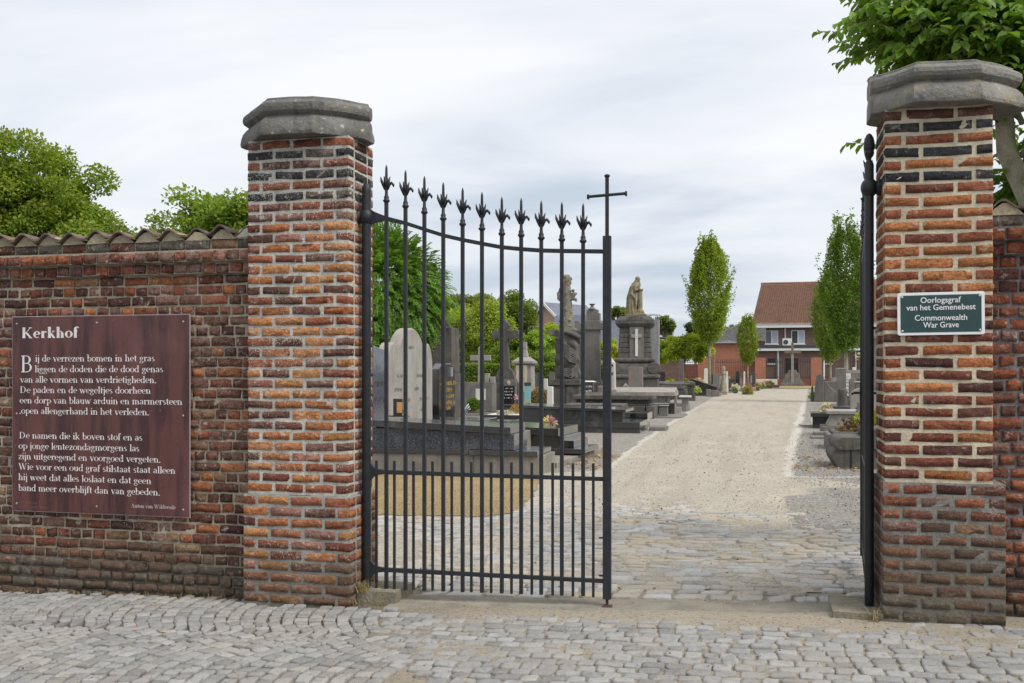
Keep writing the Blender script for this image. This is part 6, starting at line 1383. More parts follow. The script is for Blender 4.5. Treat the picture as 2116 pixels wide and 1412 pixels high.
# ---- F: black granite tomb with flower
F_ = TB('tomb', 'black granite tomb on a low plinth with a purple flower on its lid', 'tomb', (-3.0, 14.85, 0), [
    ('plinth', m_con2, [(-2.9, 0.0, 0, 3.4, -0.03, 0.09)]), ('chest', m_blk, [(-2.6, -0.25, 1.35, 2.55, 0.09, 0.40)]), ('lid', m_blk, [(-2.6, -0.33, 1.28, 2.6, 0.402, 0.53, 0.07)]), ('foot_slab', m_dgr, [(-0.9, 0.08, 1.30, 2.45, 0.12, 0.20)]), ('step', m_blk, [(-0.35, -0.12, 1.5, 2.5, 0.20, 0.32)])], rz=radians(-4), bevel=0.004)
def flowers(name, label, loc, r, h, cols, n=60, leaf=(0.08, 0.13, 0.03), size=0.05, seed=1, cat='flowers', pot=None, group=None, nl=90):
    rng = np.random.default_rng(seed); o = thing(name, label, cat, loc, 0, group)
    if pot: MB().lathe([(r * .45, 0), (r * .62, h * .42), (r * .66, h * .45)], (0, 0, 0), 12).build('pot', pot, o, smooth=False)
    z0 = h * .4 if pot else 0.0
    d = unit(rng.normal(0, 1, (nl, 3)) + np.array([0, 0, .4])); P = d * np.array([r, r, (h - z0) * .6]) * rng.uniform(.3, .85, (nl, 1)) + np.array([0, 0, z0 + .02]); P[:, 2] = np.abs(P[:, 2])
    leaves('foliage', P, d + rng.normal(0, .3, (nl, 3)), rng.normal(0, .5, (nl, 3)) + np.array([0, 0, 1.]), size * 1.5, leafcols(nl, leaf, .3, rng=rng), m_leafA, o, 0.4, rng)
    d = unit(rng.normal(0, 1, (n, 3)) + np.array([0, -.2, .7])); P = d * np.array([r, r, (h - z0)]) * rng.uniform(.75, 1.0, (n, 1)); P[:, 2] = np.abs(P[:, 2]) * .9 + z0
    PP = np.repeat(P, 5, 0); cc = np.array(cols)[rng.integers(0, len(cols), n)]; cc = np.repeat(cc, 5, 0) * rng.uniform(.85, 1.1, (n * 5, 1)); leaves('blossoms', PP, np.repeat(d, 5, 0) + rng.normal(0, .8, (n * 5, 3)), np.repeat(d, 5, 0) + rng.normal(0, .3, (n * 5, 3)), size, np.clip(cc, 0, 1), m_leafA, o, 0.8, rng); return o
x, y = PD(1135, 16.95); flowers('flower_arrangement', 'purple and cream cabbage flower on the black granite tomb lid', (x, y, 0.575), 0.13, 0.13, [(0.50, 0.22, 0.38), (0.6, 0.35, 0.5), (0.45, 0.18, 0.35)], 10, (0.35, 0.34, 0.12), 0.065, 3, nl=30)
# ---- G: long dark speckled tomb
G_ = TB('tomb', 'long dark speckled granite tomb behind the gate stile with a pale end', 'tomb', (-2.75, 23.5, 0), [
    ('base', m_dgr, [(-3.15, 0, 0, 1.6, -0.03, 0.13), (-3.15, 0.0, -0.03, 1.6, 0.132, 0.27)]), ('chest', m_dgr, [(-2.9, -0.42, 0.08, 1.5, 0.27, 0.49, 0.08)]), ('lid', m_dgr, [(-2.95, -0.34, 0.02, 1.55, 0.492, 0.56, 0.09)])], bevel=0.006)
TB('tomb', 'low black tomb just behind the long speckled one', 'tomb', (-2.80, 25.6, 0), [('base', m_blk, [(-2.2, -0.05, 0, 1.1, 0, 0.22)]), ('lid', m_blk, [(-2.2, 0, -0.03, 1.15, 0.222, 0.40)])], bevel=0.006)
TB('grave_edging', 'small sloping stone lying at the path end of the black tomb', 'stone', (-2.35, 24.6, 0), [('slab', m_mid, [(-0.3, 0.1, 0, 0.8, 0, 0.10)])])
# ---- H: old dark carved tomb
H_ = TB('tomb', 'old dark weathered tomb with thick moulded lid, behind the speckled granite one', 'tomb', (-3.15, 30.6, 0), [
    ('base', m_old, [(-2.7, -0.28, 0.04, 1.3, -0.02, 0.40), (-0.25, 0, 0, 1.3, -0.02, 0.40)]), ('chest', m_old, [(-2.5, -0.12, 0.1, 1.2, 0.40, 0.47), (-2.45, -0.18, 0.16, 1.15, 0.472, 0.58)]), ('lid', m_old, [(-2.55, -0.05, 0.02, 1.25, 0.582, 0.72, (0.0, 0.0)), (-2.45, -0.2, 0.25, 1.0, 0.722, 0.80, (0.1, 0.3))])], bevel=0.02)
TB('tomb', 'dark moulded tomb body carrying the low walls beside the rock monument', 'tomb', (-4.1, 27.9, 0), [('base', m_old, [(-1.5, 0.4, 0, 1.6, 0, 0.22)]), ('body', m_old, [(-1.4, 0.3, 0.1, 1.5, 0.22, 0.52)])], bevel=0.02)
x, y = PD(1371, 31.6); TB('grave_post', 'square grey stone post at the corner of the old dark tomb', 'post', (x, y, 0), [('post', m_mid, [(-0.15, 0.13, 0, 0.3, 0, 0.35, (0.01, 0.01))]), ('cap', m_lt, [(-0.17, 0.15, -0.02, 0.32, 0.351, 0.38)])])
x, y = PD(1366, 32.6); TB('slanted_plaque', 'glossy slanted plaque reflecting the sky between the old and the pale tomb', 'plaque', (x, y, 0), [('support', m_dgr, [(-0.35, 0.2, 0, .4, 0, 0.38)]), ('plate', m_dgr, [(-0.38, 0.26, -0.02, 0.42, 0.382, 0.42, (0.06, 0.1))])], bevel=0.004)
x, y = PD(1387, 33.2); TB('grave_urn', 'tall square black flower urn near the pale tomb', 'urn', (x, y, 0), [('urn', m_dgr, [(-0.13, 0.11, 0, 0.24, 0.0, 0.40, (-0.012, -0.012))])])
x, y = PD(1402, 34.5); TB('stone_block', 'small cream block at the foot of the pale tomb', 'stone block', (x, y, 0), [('block', m_lt, [(-0.11, 0.09, 0, 0.2, 0, 0.21)])])
x, y = PD(1375, 31.0); MB().box(-0.6, 0.5, -0.05, 2.8, -0.02, 0.035).build('paving_slab', m_mid).location = (x, y, 0); tag(bpy.data.objects['paving_slab'], 'flat grey slab under the post and urn', 'slab')
# ---- I: pale tomb with ridged lid
I_ = TB('tomb', 'pale grey tomb with a ridged lid resting on short legs', 'tomb', (-2.58, 36.4, 0), [('base', m_mid, [(-2.6, 0, 0, 1.7, -0.02, 0.27)]), ('chest', m_lt, [(-2.6, -0.75, 0.25, 1.4, 0.27, 0.55), (-0.70, -0.60, 0.2, 0.35, 0.27, 0.55), (-0.52, -0.42, 0.9, 1.05, 0.27, 0.55)])])
mb = MB(); mb.prism([(0.02, 0.552), (1.65, 0.552), (1.65, 0.70), (0.84, 0.86), (0.02, 0.70)], -2.9, -0.42, 'x'); mb.build('lid', m_lt, I_, bevel=0.012)
x, y = PD(1416, 36.0); TB('flower_table', 'small white topped stone table at the end of the pale tomb', 'stone table', (x, y, 0.272), [('stem', m_mid, [(-0.13, 0.11, 0, 0.24, 0, 0.24)]), ('top', m_wst, [(-0.22, 0.20, -0.08, 0.34, 0.242, 0.30)])])
# ---- R: rock monument with draped cloth and a floral cross
def fold_rip(th, z): return (1 / max(abs(cos(th)), abs(sin(th)))) ** 0.35 * (0.93 + 0.10 * abs(sin(7 * (z * 1.1 + 0.35 * cos(th - 0.6)) + 3.2 * float(fbm(cos(th) * 1.3 + 4, z * 1.6 + sin(th), 3)))) ** 0.7 + 0.22 * (float(fbm(cos(th) * 3 + 9, z * 3.5 + sin(th) * 3, 5)) - 0.5))
x, y = PD(1171, 34); Rm = TB('grave_monument', 'tall rock shaped monument with carved drapery and a leafy cross on top', 'monument', (x, y, 0), [('pedestal', m_old, [(-0.56, 0.50, -0.40, 0.5, 0.0, 0.98), (-0.53, -0.30, -0.44, 0.4, 0.15, 0.92), (0.06, 0.30, -0.44, 0.4, 0.15, 0.92), (-0.52, 0.54, -0.46, 0.55, 0.982, 1.08), (-0.48, 0.52, -0.42, 0.5, 1.082, 1.20)])], bevel=0.02)
mb = MB(); prof = [(0.41 + 0.02 * sin(k * 0.5), 1.2 + k * 0.0425) for k in range(40)] + [(0.30, 2.9)]
mb.lathe(prof, (0.02, 0.05, 0), 64, rip=fold_rip, sq=0)
for k in range(7): q = k * 0.055; mb.tube([(-0.36, -0.30, 2.62 - q), (-0.12, -0.41, 2.50 - q * 1.3), (0.18, -0.42, 2.28 - q * 1.5), (0.40, -0.28, 2.10 - q * 1.2)], [0.012, 0.022, 0.026, 0.018], 6)
for k in range(5): q = k * 0.06; mb.tube([(-0.38, -0.26, 1.72 - q), (-0.05, -0.42, 1.55 - q), (0.25, -0.40, 1.52 - q * 1.2), (0.42, -0.2, 1.66 - q)], [0.012, 0.022, 0.024, 0.012], 6)
mb.tube([(-0.05, -0.40, 2.80), (0.22, -0.40, 2.74), (0.44, -0.22, 2.62), (0.44, -0.05, 2.42)], [0.05, 0.08, 0.10, 0.06], 8)
mb.build('draped_rock', m_old, Rm, remesh=0.02)
mb = MB(); rg = random.Random(4); mb.tube([(0.0, 0, 2.8), (0.02, 0, 3.5), (0.0, 0, 4.2), (0.0, 0, 4.74)], [0.25, 0.17, 0.15, 0.11], 10); mb.box(-0.09, 0.09, -0.08, 0.08, 4.5, 4.76)
mb.box(-0.30, 0.28, -0.09, 0.09, 3.88, 4.12)
for k in range(90):
    z = 2.95 + 1.75 * rg.random(); a = rg.uniform(0, 6.28); r_ = 0.19 if z < 3.6 else 0.15; mb.ball((r_ * cos(a), r_ * sin(a) * .8, z), (rg.uniform(0.02, 0.06), rg.uniform(0.02, 0.05), rg.uniform(0.03, 0.09)), 7, 5)
for sx_ in (-1, 1):
    for k in range(5): mb.ball((sx_ * rg.uniform(.22, .34), rg.uniform(-.1, .1), 4.05 + rg.uniform(-.2, .2)), (rg.uniform(.03, .07), .05, rg.uniform(.04, .09)), 7, 5)
for k in range(16): mb.ball((rg.uniform(-.22, .32), -0.15, 2.85 + rg.uniform(0, .4)), (rg.uniform(.04, .10), .07, rg.uniform(.03, .07)), 7, 5)
mb.build('leafy_cross', stone('lichened_carving', (0.17, 0.155, 0.13), (0.12, 0.11, 0.10), streak=0.4, lichen=0.55, sc=3, bump=0.9), Rm, remesh=0.022)
MB().box(-0.58, -0.25, -0.1, 0.2, 2.66, 2.90, tx=-0.05).build('side_block', m_mid, Rm, bevel=0.02)
# ---- S: tall stele
x, y = PD(1218, 42); S_ = TB('grave_monument', 'tall grey stele with stepped top and small urn, beside the gate stile', 'monument', (x, y, 0), [('base', m_mid, [(-0.60, 0.62, -0.3, 0.6, 0, 0.9), (-0.50, 0.52, -0.22, 0.5, 0.9, 1.1, (0.06, 0.06))]), ('shaft', m_mid, [(-0.24, 0.44, -0.1, 0.35, 1.1, 3.25, (0.02, 0.0)), (-0.52, -0.25, 0.05, 0.4, 1.1, 3.2), (-0.12, 0.36, -0.05, 0.3, 3.25, 4.05), (0.36, 0.44, -0.05, 0.3, 3.25, 3.9)])], bevel=0.015)
mb = MB(); mb.prism([(-0.60, 3.2), (0.58, 3.2), (0.58, 3.46), (0.40, 3.58), (-0.14, 3.58), (-0.34, 3.46), (-0.44, 3.58), (-0.60, 3.58)], -0.16, 0.36); mb.build('shoulder', m_mid, S_, bevel=0.01)
mb = MB(); mb.lathe([(0.20, 4.05), (0.12, 4.12), (0.05, 4.2), (0.13, 4.28), (0.14, 4.30)], (0.1, 0.1, 0), 14); mb.build('urn', m_mid, S_, smooth=True)
x, y = PD(1259, 33); TB('grave_obelisk', 'small white obelisk with dark name plates beside the gate stile', 'obelisk', (x, y, 0), [('base', m_lt, [(-0.28, 0.26, 0, 0.5, 0, 0.85, (0.04, 0.04))]), ('shaft', m_cr2, [(-0.19, 0.17, 0.1, 0.44, 0.85, 1.75, (0.02, 0.02)), (-0.17, 0.15, 0.12, 0.42, 1.75, 1.95, (0.14, 0.14))]), ('name_plate', m_blk, [(0.0, 0.12, 0.09, 0.1, 1.35, 1.42), (0.0, 0.12, 0.09, 0.1, 1.62, 1.69)])])
# ---- T: pedestal with the weeping woman
x, y = PD(1311, 40); T_ = thing('grave_monument', 'massive dark stone pedestal with a relief cross, carrying the statue', 'monument', (x, y, 0), radians(4)); z40 = lambda q: 1.5 - (q - 765) * 0.01945
def sqp(mb, prof, n=4): mb.lathe(prof, (0, 0.75, 0), 4, sq=0)
mb = MB()
def sq(mb, lst):
    for (h0, z0), (h1, z1) in zip(lst[:-1], lst[1:]): mb.add([(-h0, .75 - h0, z0), (h0, .75 - h0, z0), (h0, .75 + h0, z0), (-h0, .75 + h0, z0), (-h1, .75 - h1, z1), (h1, .75 - h1, z1), (h1, .75 + h1, z1), (-h1, .75 + h1, z1)], [(0, 3, 2, 1), (4, 5, 6, 7), (0, 1, 5, 4), (1, 2, 6, 5), (2, 3, 7, 6), (3, 0, 4, 7)])
b_ = MB(); sq(b_, [(0.93, 0), (0.93, 1.14)]); sq(b_, [(0.93, 1.142), (0.97, 1.16), (0.99, 1.22), (0.97, 1.29), (0.90, 1.33)]); sq(b_, [(0.86, 1.332), (0.86, 1.5), (0.80, 1.70), (0.70, 1.80)]); sq(b_, [(0.76, 1.802), (0.80, 1.86), (0.80, 1.93), (0.74, 2.0)]); b_.build('base', m_old, T_, bevel=0.015)
b_ = MB(); n_ = 6
for k in range(n_):
    z0, z1 = 2.0 + k * 0.205, 2.0 + (k + 1) * 0.205 - 0.014; h0 = 0.675 - 0.012 * k
    sq(b_, [(h0 - 0.006, z0), (h0, z0 + 0.004), (h0 - 0.010, z1)]); 
sq(b_, [(0.60, 1.99), (0.60, 3.24)]); b_.build('shaft', m_old, T_, bevel=0.006)
b_ = MB(); b_.box(-0.20, 0.36, 0.055, 0.4, 2.0, 3.23); b_.build('panel', m_mid, T_, bevel=0.01)
b_ = MB(); b_.box(0.03, 0.13, 0.0, 0.06, 2.05, 3.15); b_.build('relief_cross', m_wst, T_, bevel=0.006); MB().box(-0.13, 0.29, 0.008, 0.052, 2.80, 2.94).build('relief_cross_arm', m_lt, T_, bevel=0.006)
b_ = MB(); sq(b_, [(0.66, 3.22), (0.74, 3.32), (0.745, 3.36)]); sq(b_, [(0.77, 3.362), (0.77, 3.50), (0.74, 3.54), (0.58, 3.68)]); b_.prism([(-0.34, 3.50), (0.42, 3.50), (0.32, 3.64), (0.04, 3.70), (-0.24, 3.64)], -0.025, 0.5); b_.build('cornice', m_old, T_, bevel=0.01)
for sx_ in (-1, 1):
    mb = MB(); cy_ = 0.78 * sx_; mb.prism([(cy_ + 0.26 * cos(a), 1.58 + 0.24 * sin(a)) for a in np.linspace(0, 2 * pi, 18, endpoint=False)], -0.14, 0.4); mb.build('scroll', m_old, T_, bevel=0.02)
ST = thing('statue', 'sandstone statue of a robed woman weeping against a short column', 'statue', (x - 0.04, y + 0.72, 3.70), radians(2))
mb = MB(); mb.box(-0.36, 0.44, -0.25, 0.3, -0.02, 0.09); mb.box(-0.02, 0.36, -0.2, 0.22, 0.09, 0.17, tx=0.01); mb.build('rock_base', m_statue, ST, remesh=0.022)
mb = MB(); mb.lathe([(0.17, 0.17), (0.17, 0.22), (0.13, 0.26), (0.115, 0.30), (0.105, 1.02), (0.13, 1.04), (0.14, 1.08), (0.14, 1.11)], (0.17, 0, 0), 24, rip=lambda th, z: 1 + 0.02 * sin(12 * th) * (0.3 < z < 1.0)); mb.build('column', m_statue, ST, smooth=False)
mb = MB()
def robe(th, z): return 1 + 0.09 * sin(9 * th + 1.5 * z) * max(0, 1 - z / 1.3) + 0.03 * sin(17 * th)
# leaning robe: stacked ellipses whose centre shifts towards the column
prof = [(0.24, 0.08), (0.235, 0.2), (0.225, 0.4), (0.215, 0.6), (0.21, 0.75), (0.19, 0.9), (0.185, 1.0), (0.20, 1.12), (0.20, 1.22), (0.15, 1.31), (0.07, 1.37), (0.055, 1.42)]
vs = []; n_ = 40
for r_, z in prof:
    r_ *= 1.2
    cx = -0.17 + 0.02 * (z < 0.3) + max(0, z - 0.80) ** 1.3 * 0.42
    for k in range(n_): th = 2 * pi * k / n_; q = r_ * robe(th, z); vs.append((cx + q * 0.80 * cos(th), q * 0.9 * sin(th), z))
fs = [(i * n_ + k, i * n_ + (k + 1) % n_, (i + 1) * n_ + (k + 1) % n_, (i + 1) * n_ + k) for i in range(len(prof) - 1) for k in range(n_)]; fs += [tuple(range(n_ - 1, -1, -1)), tuple((len(prof) - 1) * n_ + k for k in range(n_))]; mb.add(vs, fs)
mb.ball((0.115, 0, 1.515), (0.075, 0.078, 0.10), 14, 10); mb.ball((0.075, 0, 1.545), (0.095, 0.095, 0.09), 12, 8); mb.tube([(-0.06, 0, 1.25), (0.0, 0, 1.36), (0.06, 0, 1.48)], [0.15, 0.10, 0.08], 12)
mb.ball((0.188, 0, 1.50), (0.018, 0.014, 0.022), 6, 5)                      # nose
mb.tube([(-0.02, -0.16, 1.24), (0.0, -0.20, 1.02), (0.16, -0.13, 1.13)], [0.075, 0.065, 0.04], 10)     # near arm, elbow down then up to the column
mb.tube([(0.16, -0.13, 1.13), (0.19, -0.07, 1.25), (0.17, -0.02, 1.37)], [0.045, 0.035, 0.035], 8); mb.ball((0.16, -0.02, 1.40), (0.032, 0.035, 0.045), 8, 6)
mb.tube([(-0.02, 0.16, 1.24), (0.06, 0.18, 1.05), (0.18, 0.08, 1.12)], [0.07, 0.06, 0.04], 10)
mb.tube([(-0.14, -0.14, 1.1), (-0.14, -0.22, 0.88), (-0.03, -0.22, 0.74), (0.02, -0.18, 0.70)], [0.07, 0.065, 0.045, 0.035], 8)
mb.tube([(0.0, -0.2, 0.72), (0.03, -0.19, 0.50), (-0.02, -0.17, 0.25), (0.0, -0.15, 0.10)], [0.05, 0.06, 0.06, 0.07], 8)
mb.tube([(-0.22, -0.12, 1.05), (-0.27, -0.12, 0.6), (-0.27, -0.10, 0.1)], [0.05, 0.06, 0.06], 8)
mb.build('woman', m_statue, ST, remesh=0.014)
x, y = PD(1313, 37.5); TB('headstone', 'plain brownish upright slab in front of the statue pedestal', 'headstone', (x, y, 0), [('slab', stone('brown_grey_slab', (0.20, 0.175, 0.155), (0.15, 0.13, 0.115), streak=0.6), [(-0.27, 0.27, 0, 0.16, 0, 1.62)])], bevel=0.015)
# urn columns and the old tomb between them
def urncol(px, D, label, rz=0):
    x, y = PD(px, D); o = thing('garland_post', label, 'stone post', (x, y, 0), rz, 'garlanded stone posts')
    b_ = MB(); b_.box(-0.22, 0.22, -0.2, 0.22, 0, 0.30, tx=0.01, ty=0.01); b_.box(-0.14, 0.14, -0.13, 0.15, 0.30, 0.72, tx=-0.02, ty=-0.02); b_.build('shaft', m_old, o, bevel=0.01)
    b_ = MB(); b_.box(-0.20, 0.20, -0.18, 0.20, 0.722, 0.90); b_.box(-0.2, 0.2, -0.18, 0.2, 0.902, 0.97, tx=0.16, ty=0.15); b_.build('capital', m_old, o, bevel=0.015)
    for q in (-0.1, 0.1): MB().tube([(q - 0.09, -0.2, 0.84), (q, -0.22, 0.74), (q + 0.09, -0.2, 0.84)], 0.02, 6).build('garland', m_old, o)
urncol(1427.5, 48.5, 'garlanded stone post nearest the path, beside the pale tomb'); urncol(1343, 47, 'garlanded stone post close to the statue pedestal')
x, y = PD(1400, 50.5); L_ = TB('tomb', 'old rounded dark tomb between the two garlanded posts', 'tomb', (x, y, 0), [('base', m_old, [(-1.7, 0.5, 0, 1.6, 0, 0.30), (-1.6, 0.4, 0.1, 1.5, 0.3, 0.52)])], bevel=0.04)
mb = MB(); mb.prism([(0.05, 0.52), (1.55, 0.52), (1.5, 0.72), (0.8, 0.92), (0.1, 0.72)], -1.7, 0.3, 'x'); mb.build('lid', m_old, L_, bevel=0.05)
x, y = PD(1343, 47); mb = MB(); mb.tube([(0.1, 0.1, 0.86), (1.0, 0.4, 0.83), (1.8, 0.9, 0.82)], 0.06, 8); o = mb.build('stone_rail', m_old); o.location = (x, y, 0); tag(o, 'rounded stone rail running from the garlanded post by the pedestal', 'rail')
x, y = PD(1408, 55); TB('stone_pillar', 'lone rough dark pillar in front of the widest globe maple', 'pillar', (x, y, 0), [('shaft', stone('brown_pillar', (0.15, 0.12, 0.11), (0.10, 0.08, 0.075), streak=0.5), [(-0.14, 0.12, 0, 0.26, 0, 2.1, (0.01, 0.01))])])
x, y = PD(1365, 56); TB('headstone', 'low dark double headstone right of the statue pedestal', 'headstone', (x, y, 0), [('slab', m_dgr, [(-0.22, -0.02, 0, .2, 0, 1.42), (0.0, 0.26, 0, .2, 0, 1.42)])])
# ---- K: black sloping tomb
K_ = TB('tomb', 'glossy black tomb with a steeply sloping slab left of the path', 'tomb', (-2.53, 58.4, 0), [('base', m_blk, [(-2.4, -0.1, 0, 1.5, 0, 0.28)]), ('step', m_lt, [(-0.08, 0.35, 0.2, 1.3, 0, 0.16), (-0.1, 0.2, 0.1, 1.4, 0.162, 0.30)])])
mb = MB(); mb.prism([(-1.45, 0.285), (0.08, 0.285), (0.15, 0.50), (-1.25, 0.98), (-1.45, 0.95)], 0.15, 1.35); mb.build('sloping_slab', m_blk, K_, bevel=0.01)
x, y = PD(1441, 54); flowers('potted_flowers', 'pale yellow flowers beside the garlanded post near the path', (x, y, 0.28), 0.22, 0.38, [(0.65, 0.66, 0.35), (0.7, 0.72, 0.5)], 30, (0.15, 0.22, 0.03), 0.08, 4)
# ---- more of the left back row
x, y = PD(991, 36); LCx = TB('grave_cross', 'pale stone cross on a broad grey block with a white plate', 'cross', (x, y, 0), [('block', m_mid, [(-0.46, 0.50, -0.1, 0.5, 0, 1.06)]), ('plate', m_wst, [(-0.12, 0.26, -0.115, -0.102, 0.42, 0.82)]), ('cross', m_lt, [(-0.09, 0.09, 0.05, 0.2, 1.06, 2.32, (0.015, 0)), (-0.38, -0.075, 0.05, 0.2, 1.84, 2.04), (0.075, 0.38, 0.05, 0.2, 1.84, 2.04)]), ('side_stone', m_lt, [(0.16, 0.32, 0.1, 0.3, 1.06, 1.38), (0.36, 0.52, 0.1, 0.3, 1.0, 1.26)])])
x, y = PD(1043, 38); BC = thing('grave_cross', 'tall dark trefoil cross widening to a stepped base with a black plaque', 'cross', (x, y, 0), 0)
mb = MB(); mb.prism([(-0.52, 0.6), (0.52, 0.6), (0.52, 1.02), (0.36, 1.25), (0.28, 1.50), (0.17, 1.58), (0.10, 2.62), (0.14, 2.68), (0.30, 2.70), (0.36, 2.64), (0.50, 2.70), (0.56, 2.86), (0.50, 3.0), (0.36, 3.06), (0.30, 3.0), (0.12, 3.04), (0.18, 3.2), (0.12, 3.32), (0.06, 3.36), (0.0, 3.46), (-0.06, 3.36), (-0.12, 3.32), (-0.18, 3.2), (-0.12, 3.04), (-0.30, 3.0), (-0.36, 3.06), (-0.50, 3.0), (-0.56, 2.86), (-0.50, 2.70), (-0.36, 2.64), (-0.30, 2.70), (-0.14, 2.68), (-0.10, 2.62), (-0.17, 1.58), (-0.28, 1.50), (-0.36, 1.25), (-0.52, 1.02)], 0, 0.25); mb.build('cross', m_old, BC, bevel=0.015)
MB().box(-0.56, 0.56, -0.1, 0.4, 0, 0.6).build('base', m_old, BC, bevel=0.02); MB().box(-0.06, 0.48, -0.16, -0.005, 0.15, 1.14).build('name_stone', m_mid, BC, bevel=0.01); MB().box(-0.02, 0.42, -0.172, -0.162, 0.22, 0.90).build('plaque', m_blk, BC)
mb = MB(); mb.ball((0.20, -0.17, 1.02), (0.07, 0.01, 0.09), 10, 6); mb.build('portrait', m_cr, BC)
marks(BC, [(0.05, 0.35, 0.78), (0.03, 0.38, 0.66), (0.05, 0.33, 0.54), (0.03, 0.38, 0.42)], ('y', -0.174), m_wst, 0.05, 9)
x, y = PD(1079, 45); PP_ = thing('grave_pillar', 'cream fronted pedestal with a domed cap and small obelisk', 'pedestal', (x, y, 0)); MB().box(-0.40, 0.44, 0, 0.8, 0, 1.78, tx=0.03, ty=0.03).build('pedestal', m_lt, PP_, bevel=0.01); MB().box(-0.28, 0.24, -0.03, -0.005, 0.5, 1.72).build('front_panel', m_cr, PP_); mb = MB(); mb.box(-0.48, 0.52, -0.08, 0.88, 1.782, 1.90); mb.box(-0.46, 0.50, -0.06, 0.86, 1.902, 2.10, tx=0.28, ty=0.28); mb.box(-0.16, 0.20, 0.2, 0.56, 2.10, 2.45, tx=0.08, ty=0.08); mb.box(-0.09, 0.13, 0.27, 0.49, 2.45, 2.78, tx=0.01, ty=0.01); mb.build('cap', m_lt, PP_, bevel=0.02)
x, y = PD(1089, 33); TB('grave_lantern', 'tall pale teal lantern with a dark cap', 'lantern', (x, y, 0), [('glass', m_teal, [(-0.09, 0.09, 0, 0.18, 0, 0.98)]), ('cap', m_dgr, [(-0.10, 0.10, -0.01, 0.19, 0.982, 1.09)])], bevel=0.004)
flowers('dry_ornamental_grass', 'rounded clump of straw coloured ornamental grass', (*PD(1115, 40), 0), 0.5, 0.85, [(0.34, 0.26, 0.14), (0.42, 0.33, 0.18), (0.28, 0.2, 0.1)], 500, (0.25, 0.2, 0.09), 0.10, 5, cat='ornamental grass', nl=400)
x, y = PD(978, 33.5); PLn = TB('planter_box', 'low wooden planter in front of the pale stone cross', 'planter', (x, y, 0), [('box', plain('old_wood', (0.16, 0.13, 0.10), 0.9), [(-0.36, 0.38, -0.2, 0.2, 0.05, 0.17), (-0.33, -0.28, -0.2, 0.2, 0, 0.05), (0.26, 0.31, -0.2, 0.2, 0, 0.05)])])
flowers('box_shrub', 'clipped round green shrub in the wooden planter', (x, y, 0.17), 0.27, 0.42, [(0.12, 0.20, 0.02), (0.17, 0.25, 0.03)], 500, (0.10, 0.18, 0.02), 0.045, 6, cat='shrub', nl=800)
flowers('potted_flowers', 'small orange flowers at the edge of the wooden planter', (x - 0.22, y - 0.15, 0.17), 0.09, 0.12, [(0.6, 0.28, 0.08), (0.5, 0.35, 0.1)], 14, (0.12, 0.2, 0.04), 0.045, 7)
# child's grave: low black frame with colourful things
x, y = PD(1037, 30.5); TB('kerbed_grave', "low black kerb frame filled with white pebbles and colourful tributes", 'grave', (x, y, 0), [('kerb', m_blk, [(-0.58, 0.58, 0, 0.08, 0, 0.12), (-0.58, -0.50, 0.08, 1.2, 0, 0.12), (0.50, 0.58, 0.08, 1.2, 0, 0.12)]), ('pebble_bed', m_wst, [(-0.5, 0.5, 0.08, 1.2, 0, 0.13)])], bevel=0.004)
flowers('flower_arrangement', 'white flowers lying in the low black grave frame', (x + 0.05, y + 0.3, 0.14), 0.30, 0.10, [(0.72, 0.72, 0.76), (0.5, 0.45, 0.6)], 40, (0.3, 0.3, 0.32), 0.06, 8)
flowers('flower_arrangement', 'orange and brown autumn arrangement beneath the black plaque', (x + 0.22, y + 0.9, 0.14), 0.22, 0.28, [(0.62, 0.30, 0.10), (0.45, 0.3, 0.14), (0.7, 0.5, 0.3)], 34, (0.2, 0.2, 0.07), 0.07, 9)
flowers('flower_arrangement', 'cream and green bouquet next to the teal lantern', (x + 0.55, y + 1.0, 0.14), 0.18, 0.45, [(0.6, 0.55, 0.3), (0.5, 0.5, 0.35)], 26, (0.12, 0.2, 0.05), 0.06, 10)
pw = thing('pinwheel', 'pink pinwheel with yellow hub on a thin stick before the black plaque', 'pinwheel', (x + 0.32, y + 0.5, 0.1)); MB().tube([(0, 0, 0), (0, 0, 0.52)], 0.008, 6).build('stick', m_blk, pw); MB().ball((0, -0.03, 0.62), 0.03, 8, 6).build('hub', plain('yellow_plastic', (0.6, 0.55, 0.08), 0.4), pw)
mb = MB()
for k in range(5): a = k * 2 * pi / 5 + .3; mb.add([(0, -0.02, 0.55), (0.09 * cos(a), -0.03, 0.55 + 0.09 * sin(a)), (0.08 * cos(a + .7), 0.0, 0.55 + 0.08 * sin(a + .7)), (0.03 * cos(a + .9), 0.01, 0.55 + 0.03 * sin(a + .9))], [(0, 1, 2, 3)])
mb.build('sails', plain('pink_plastic', (0.6, 0.3, 0.36), 0.4), pw)
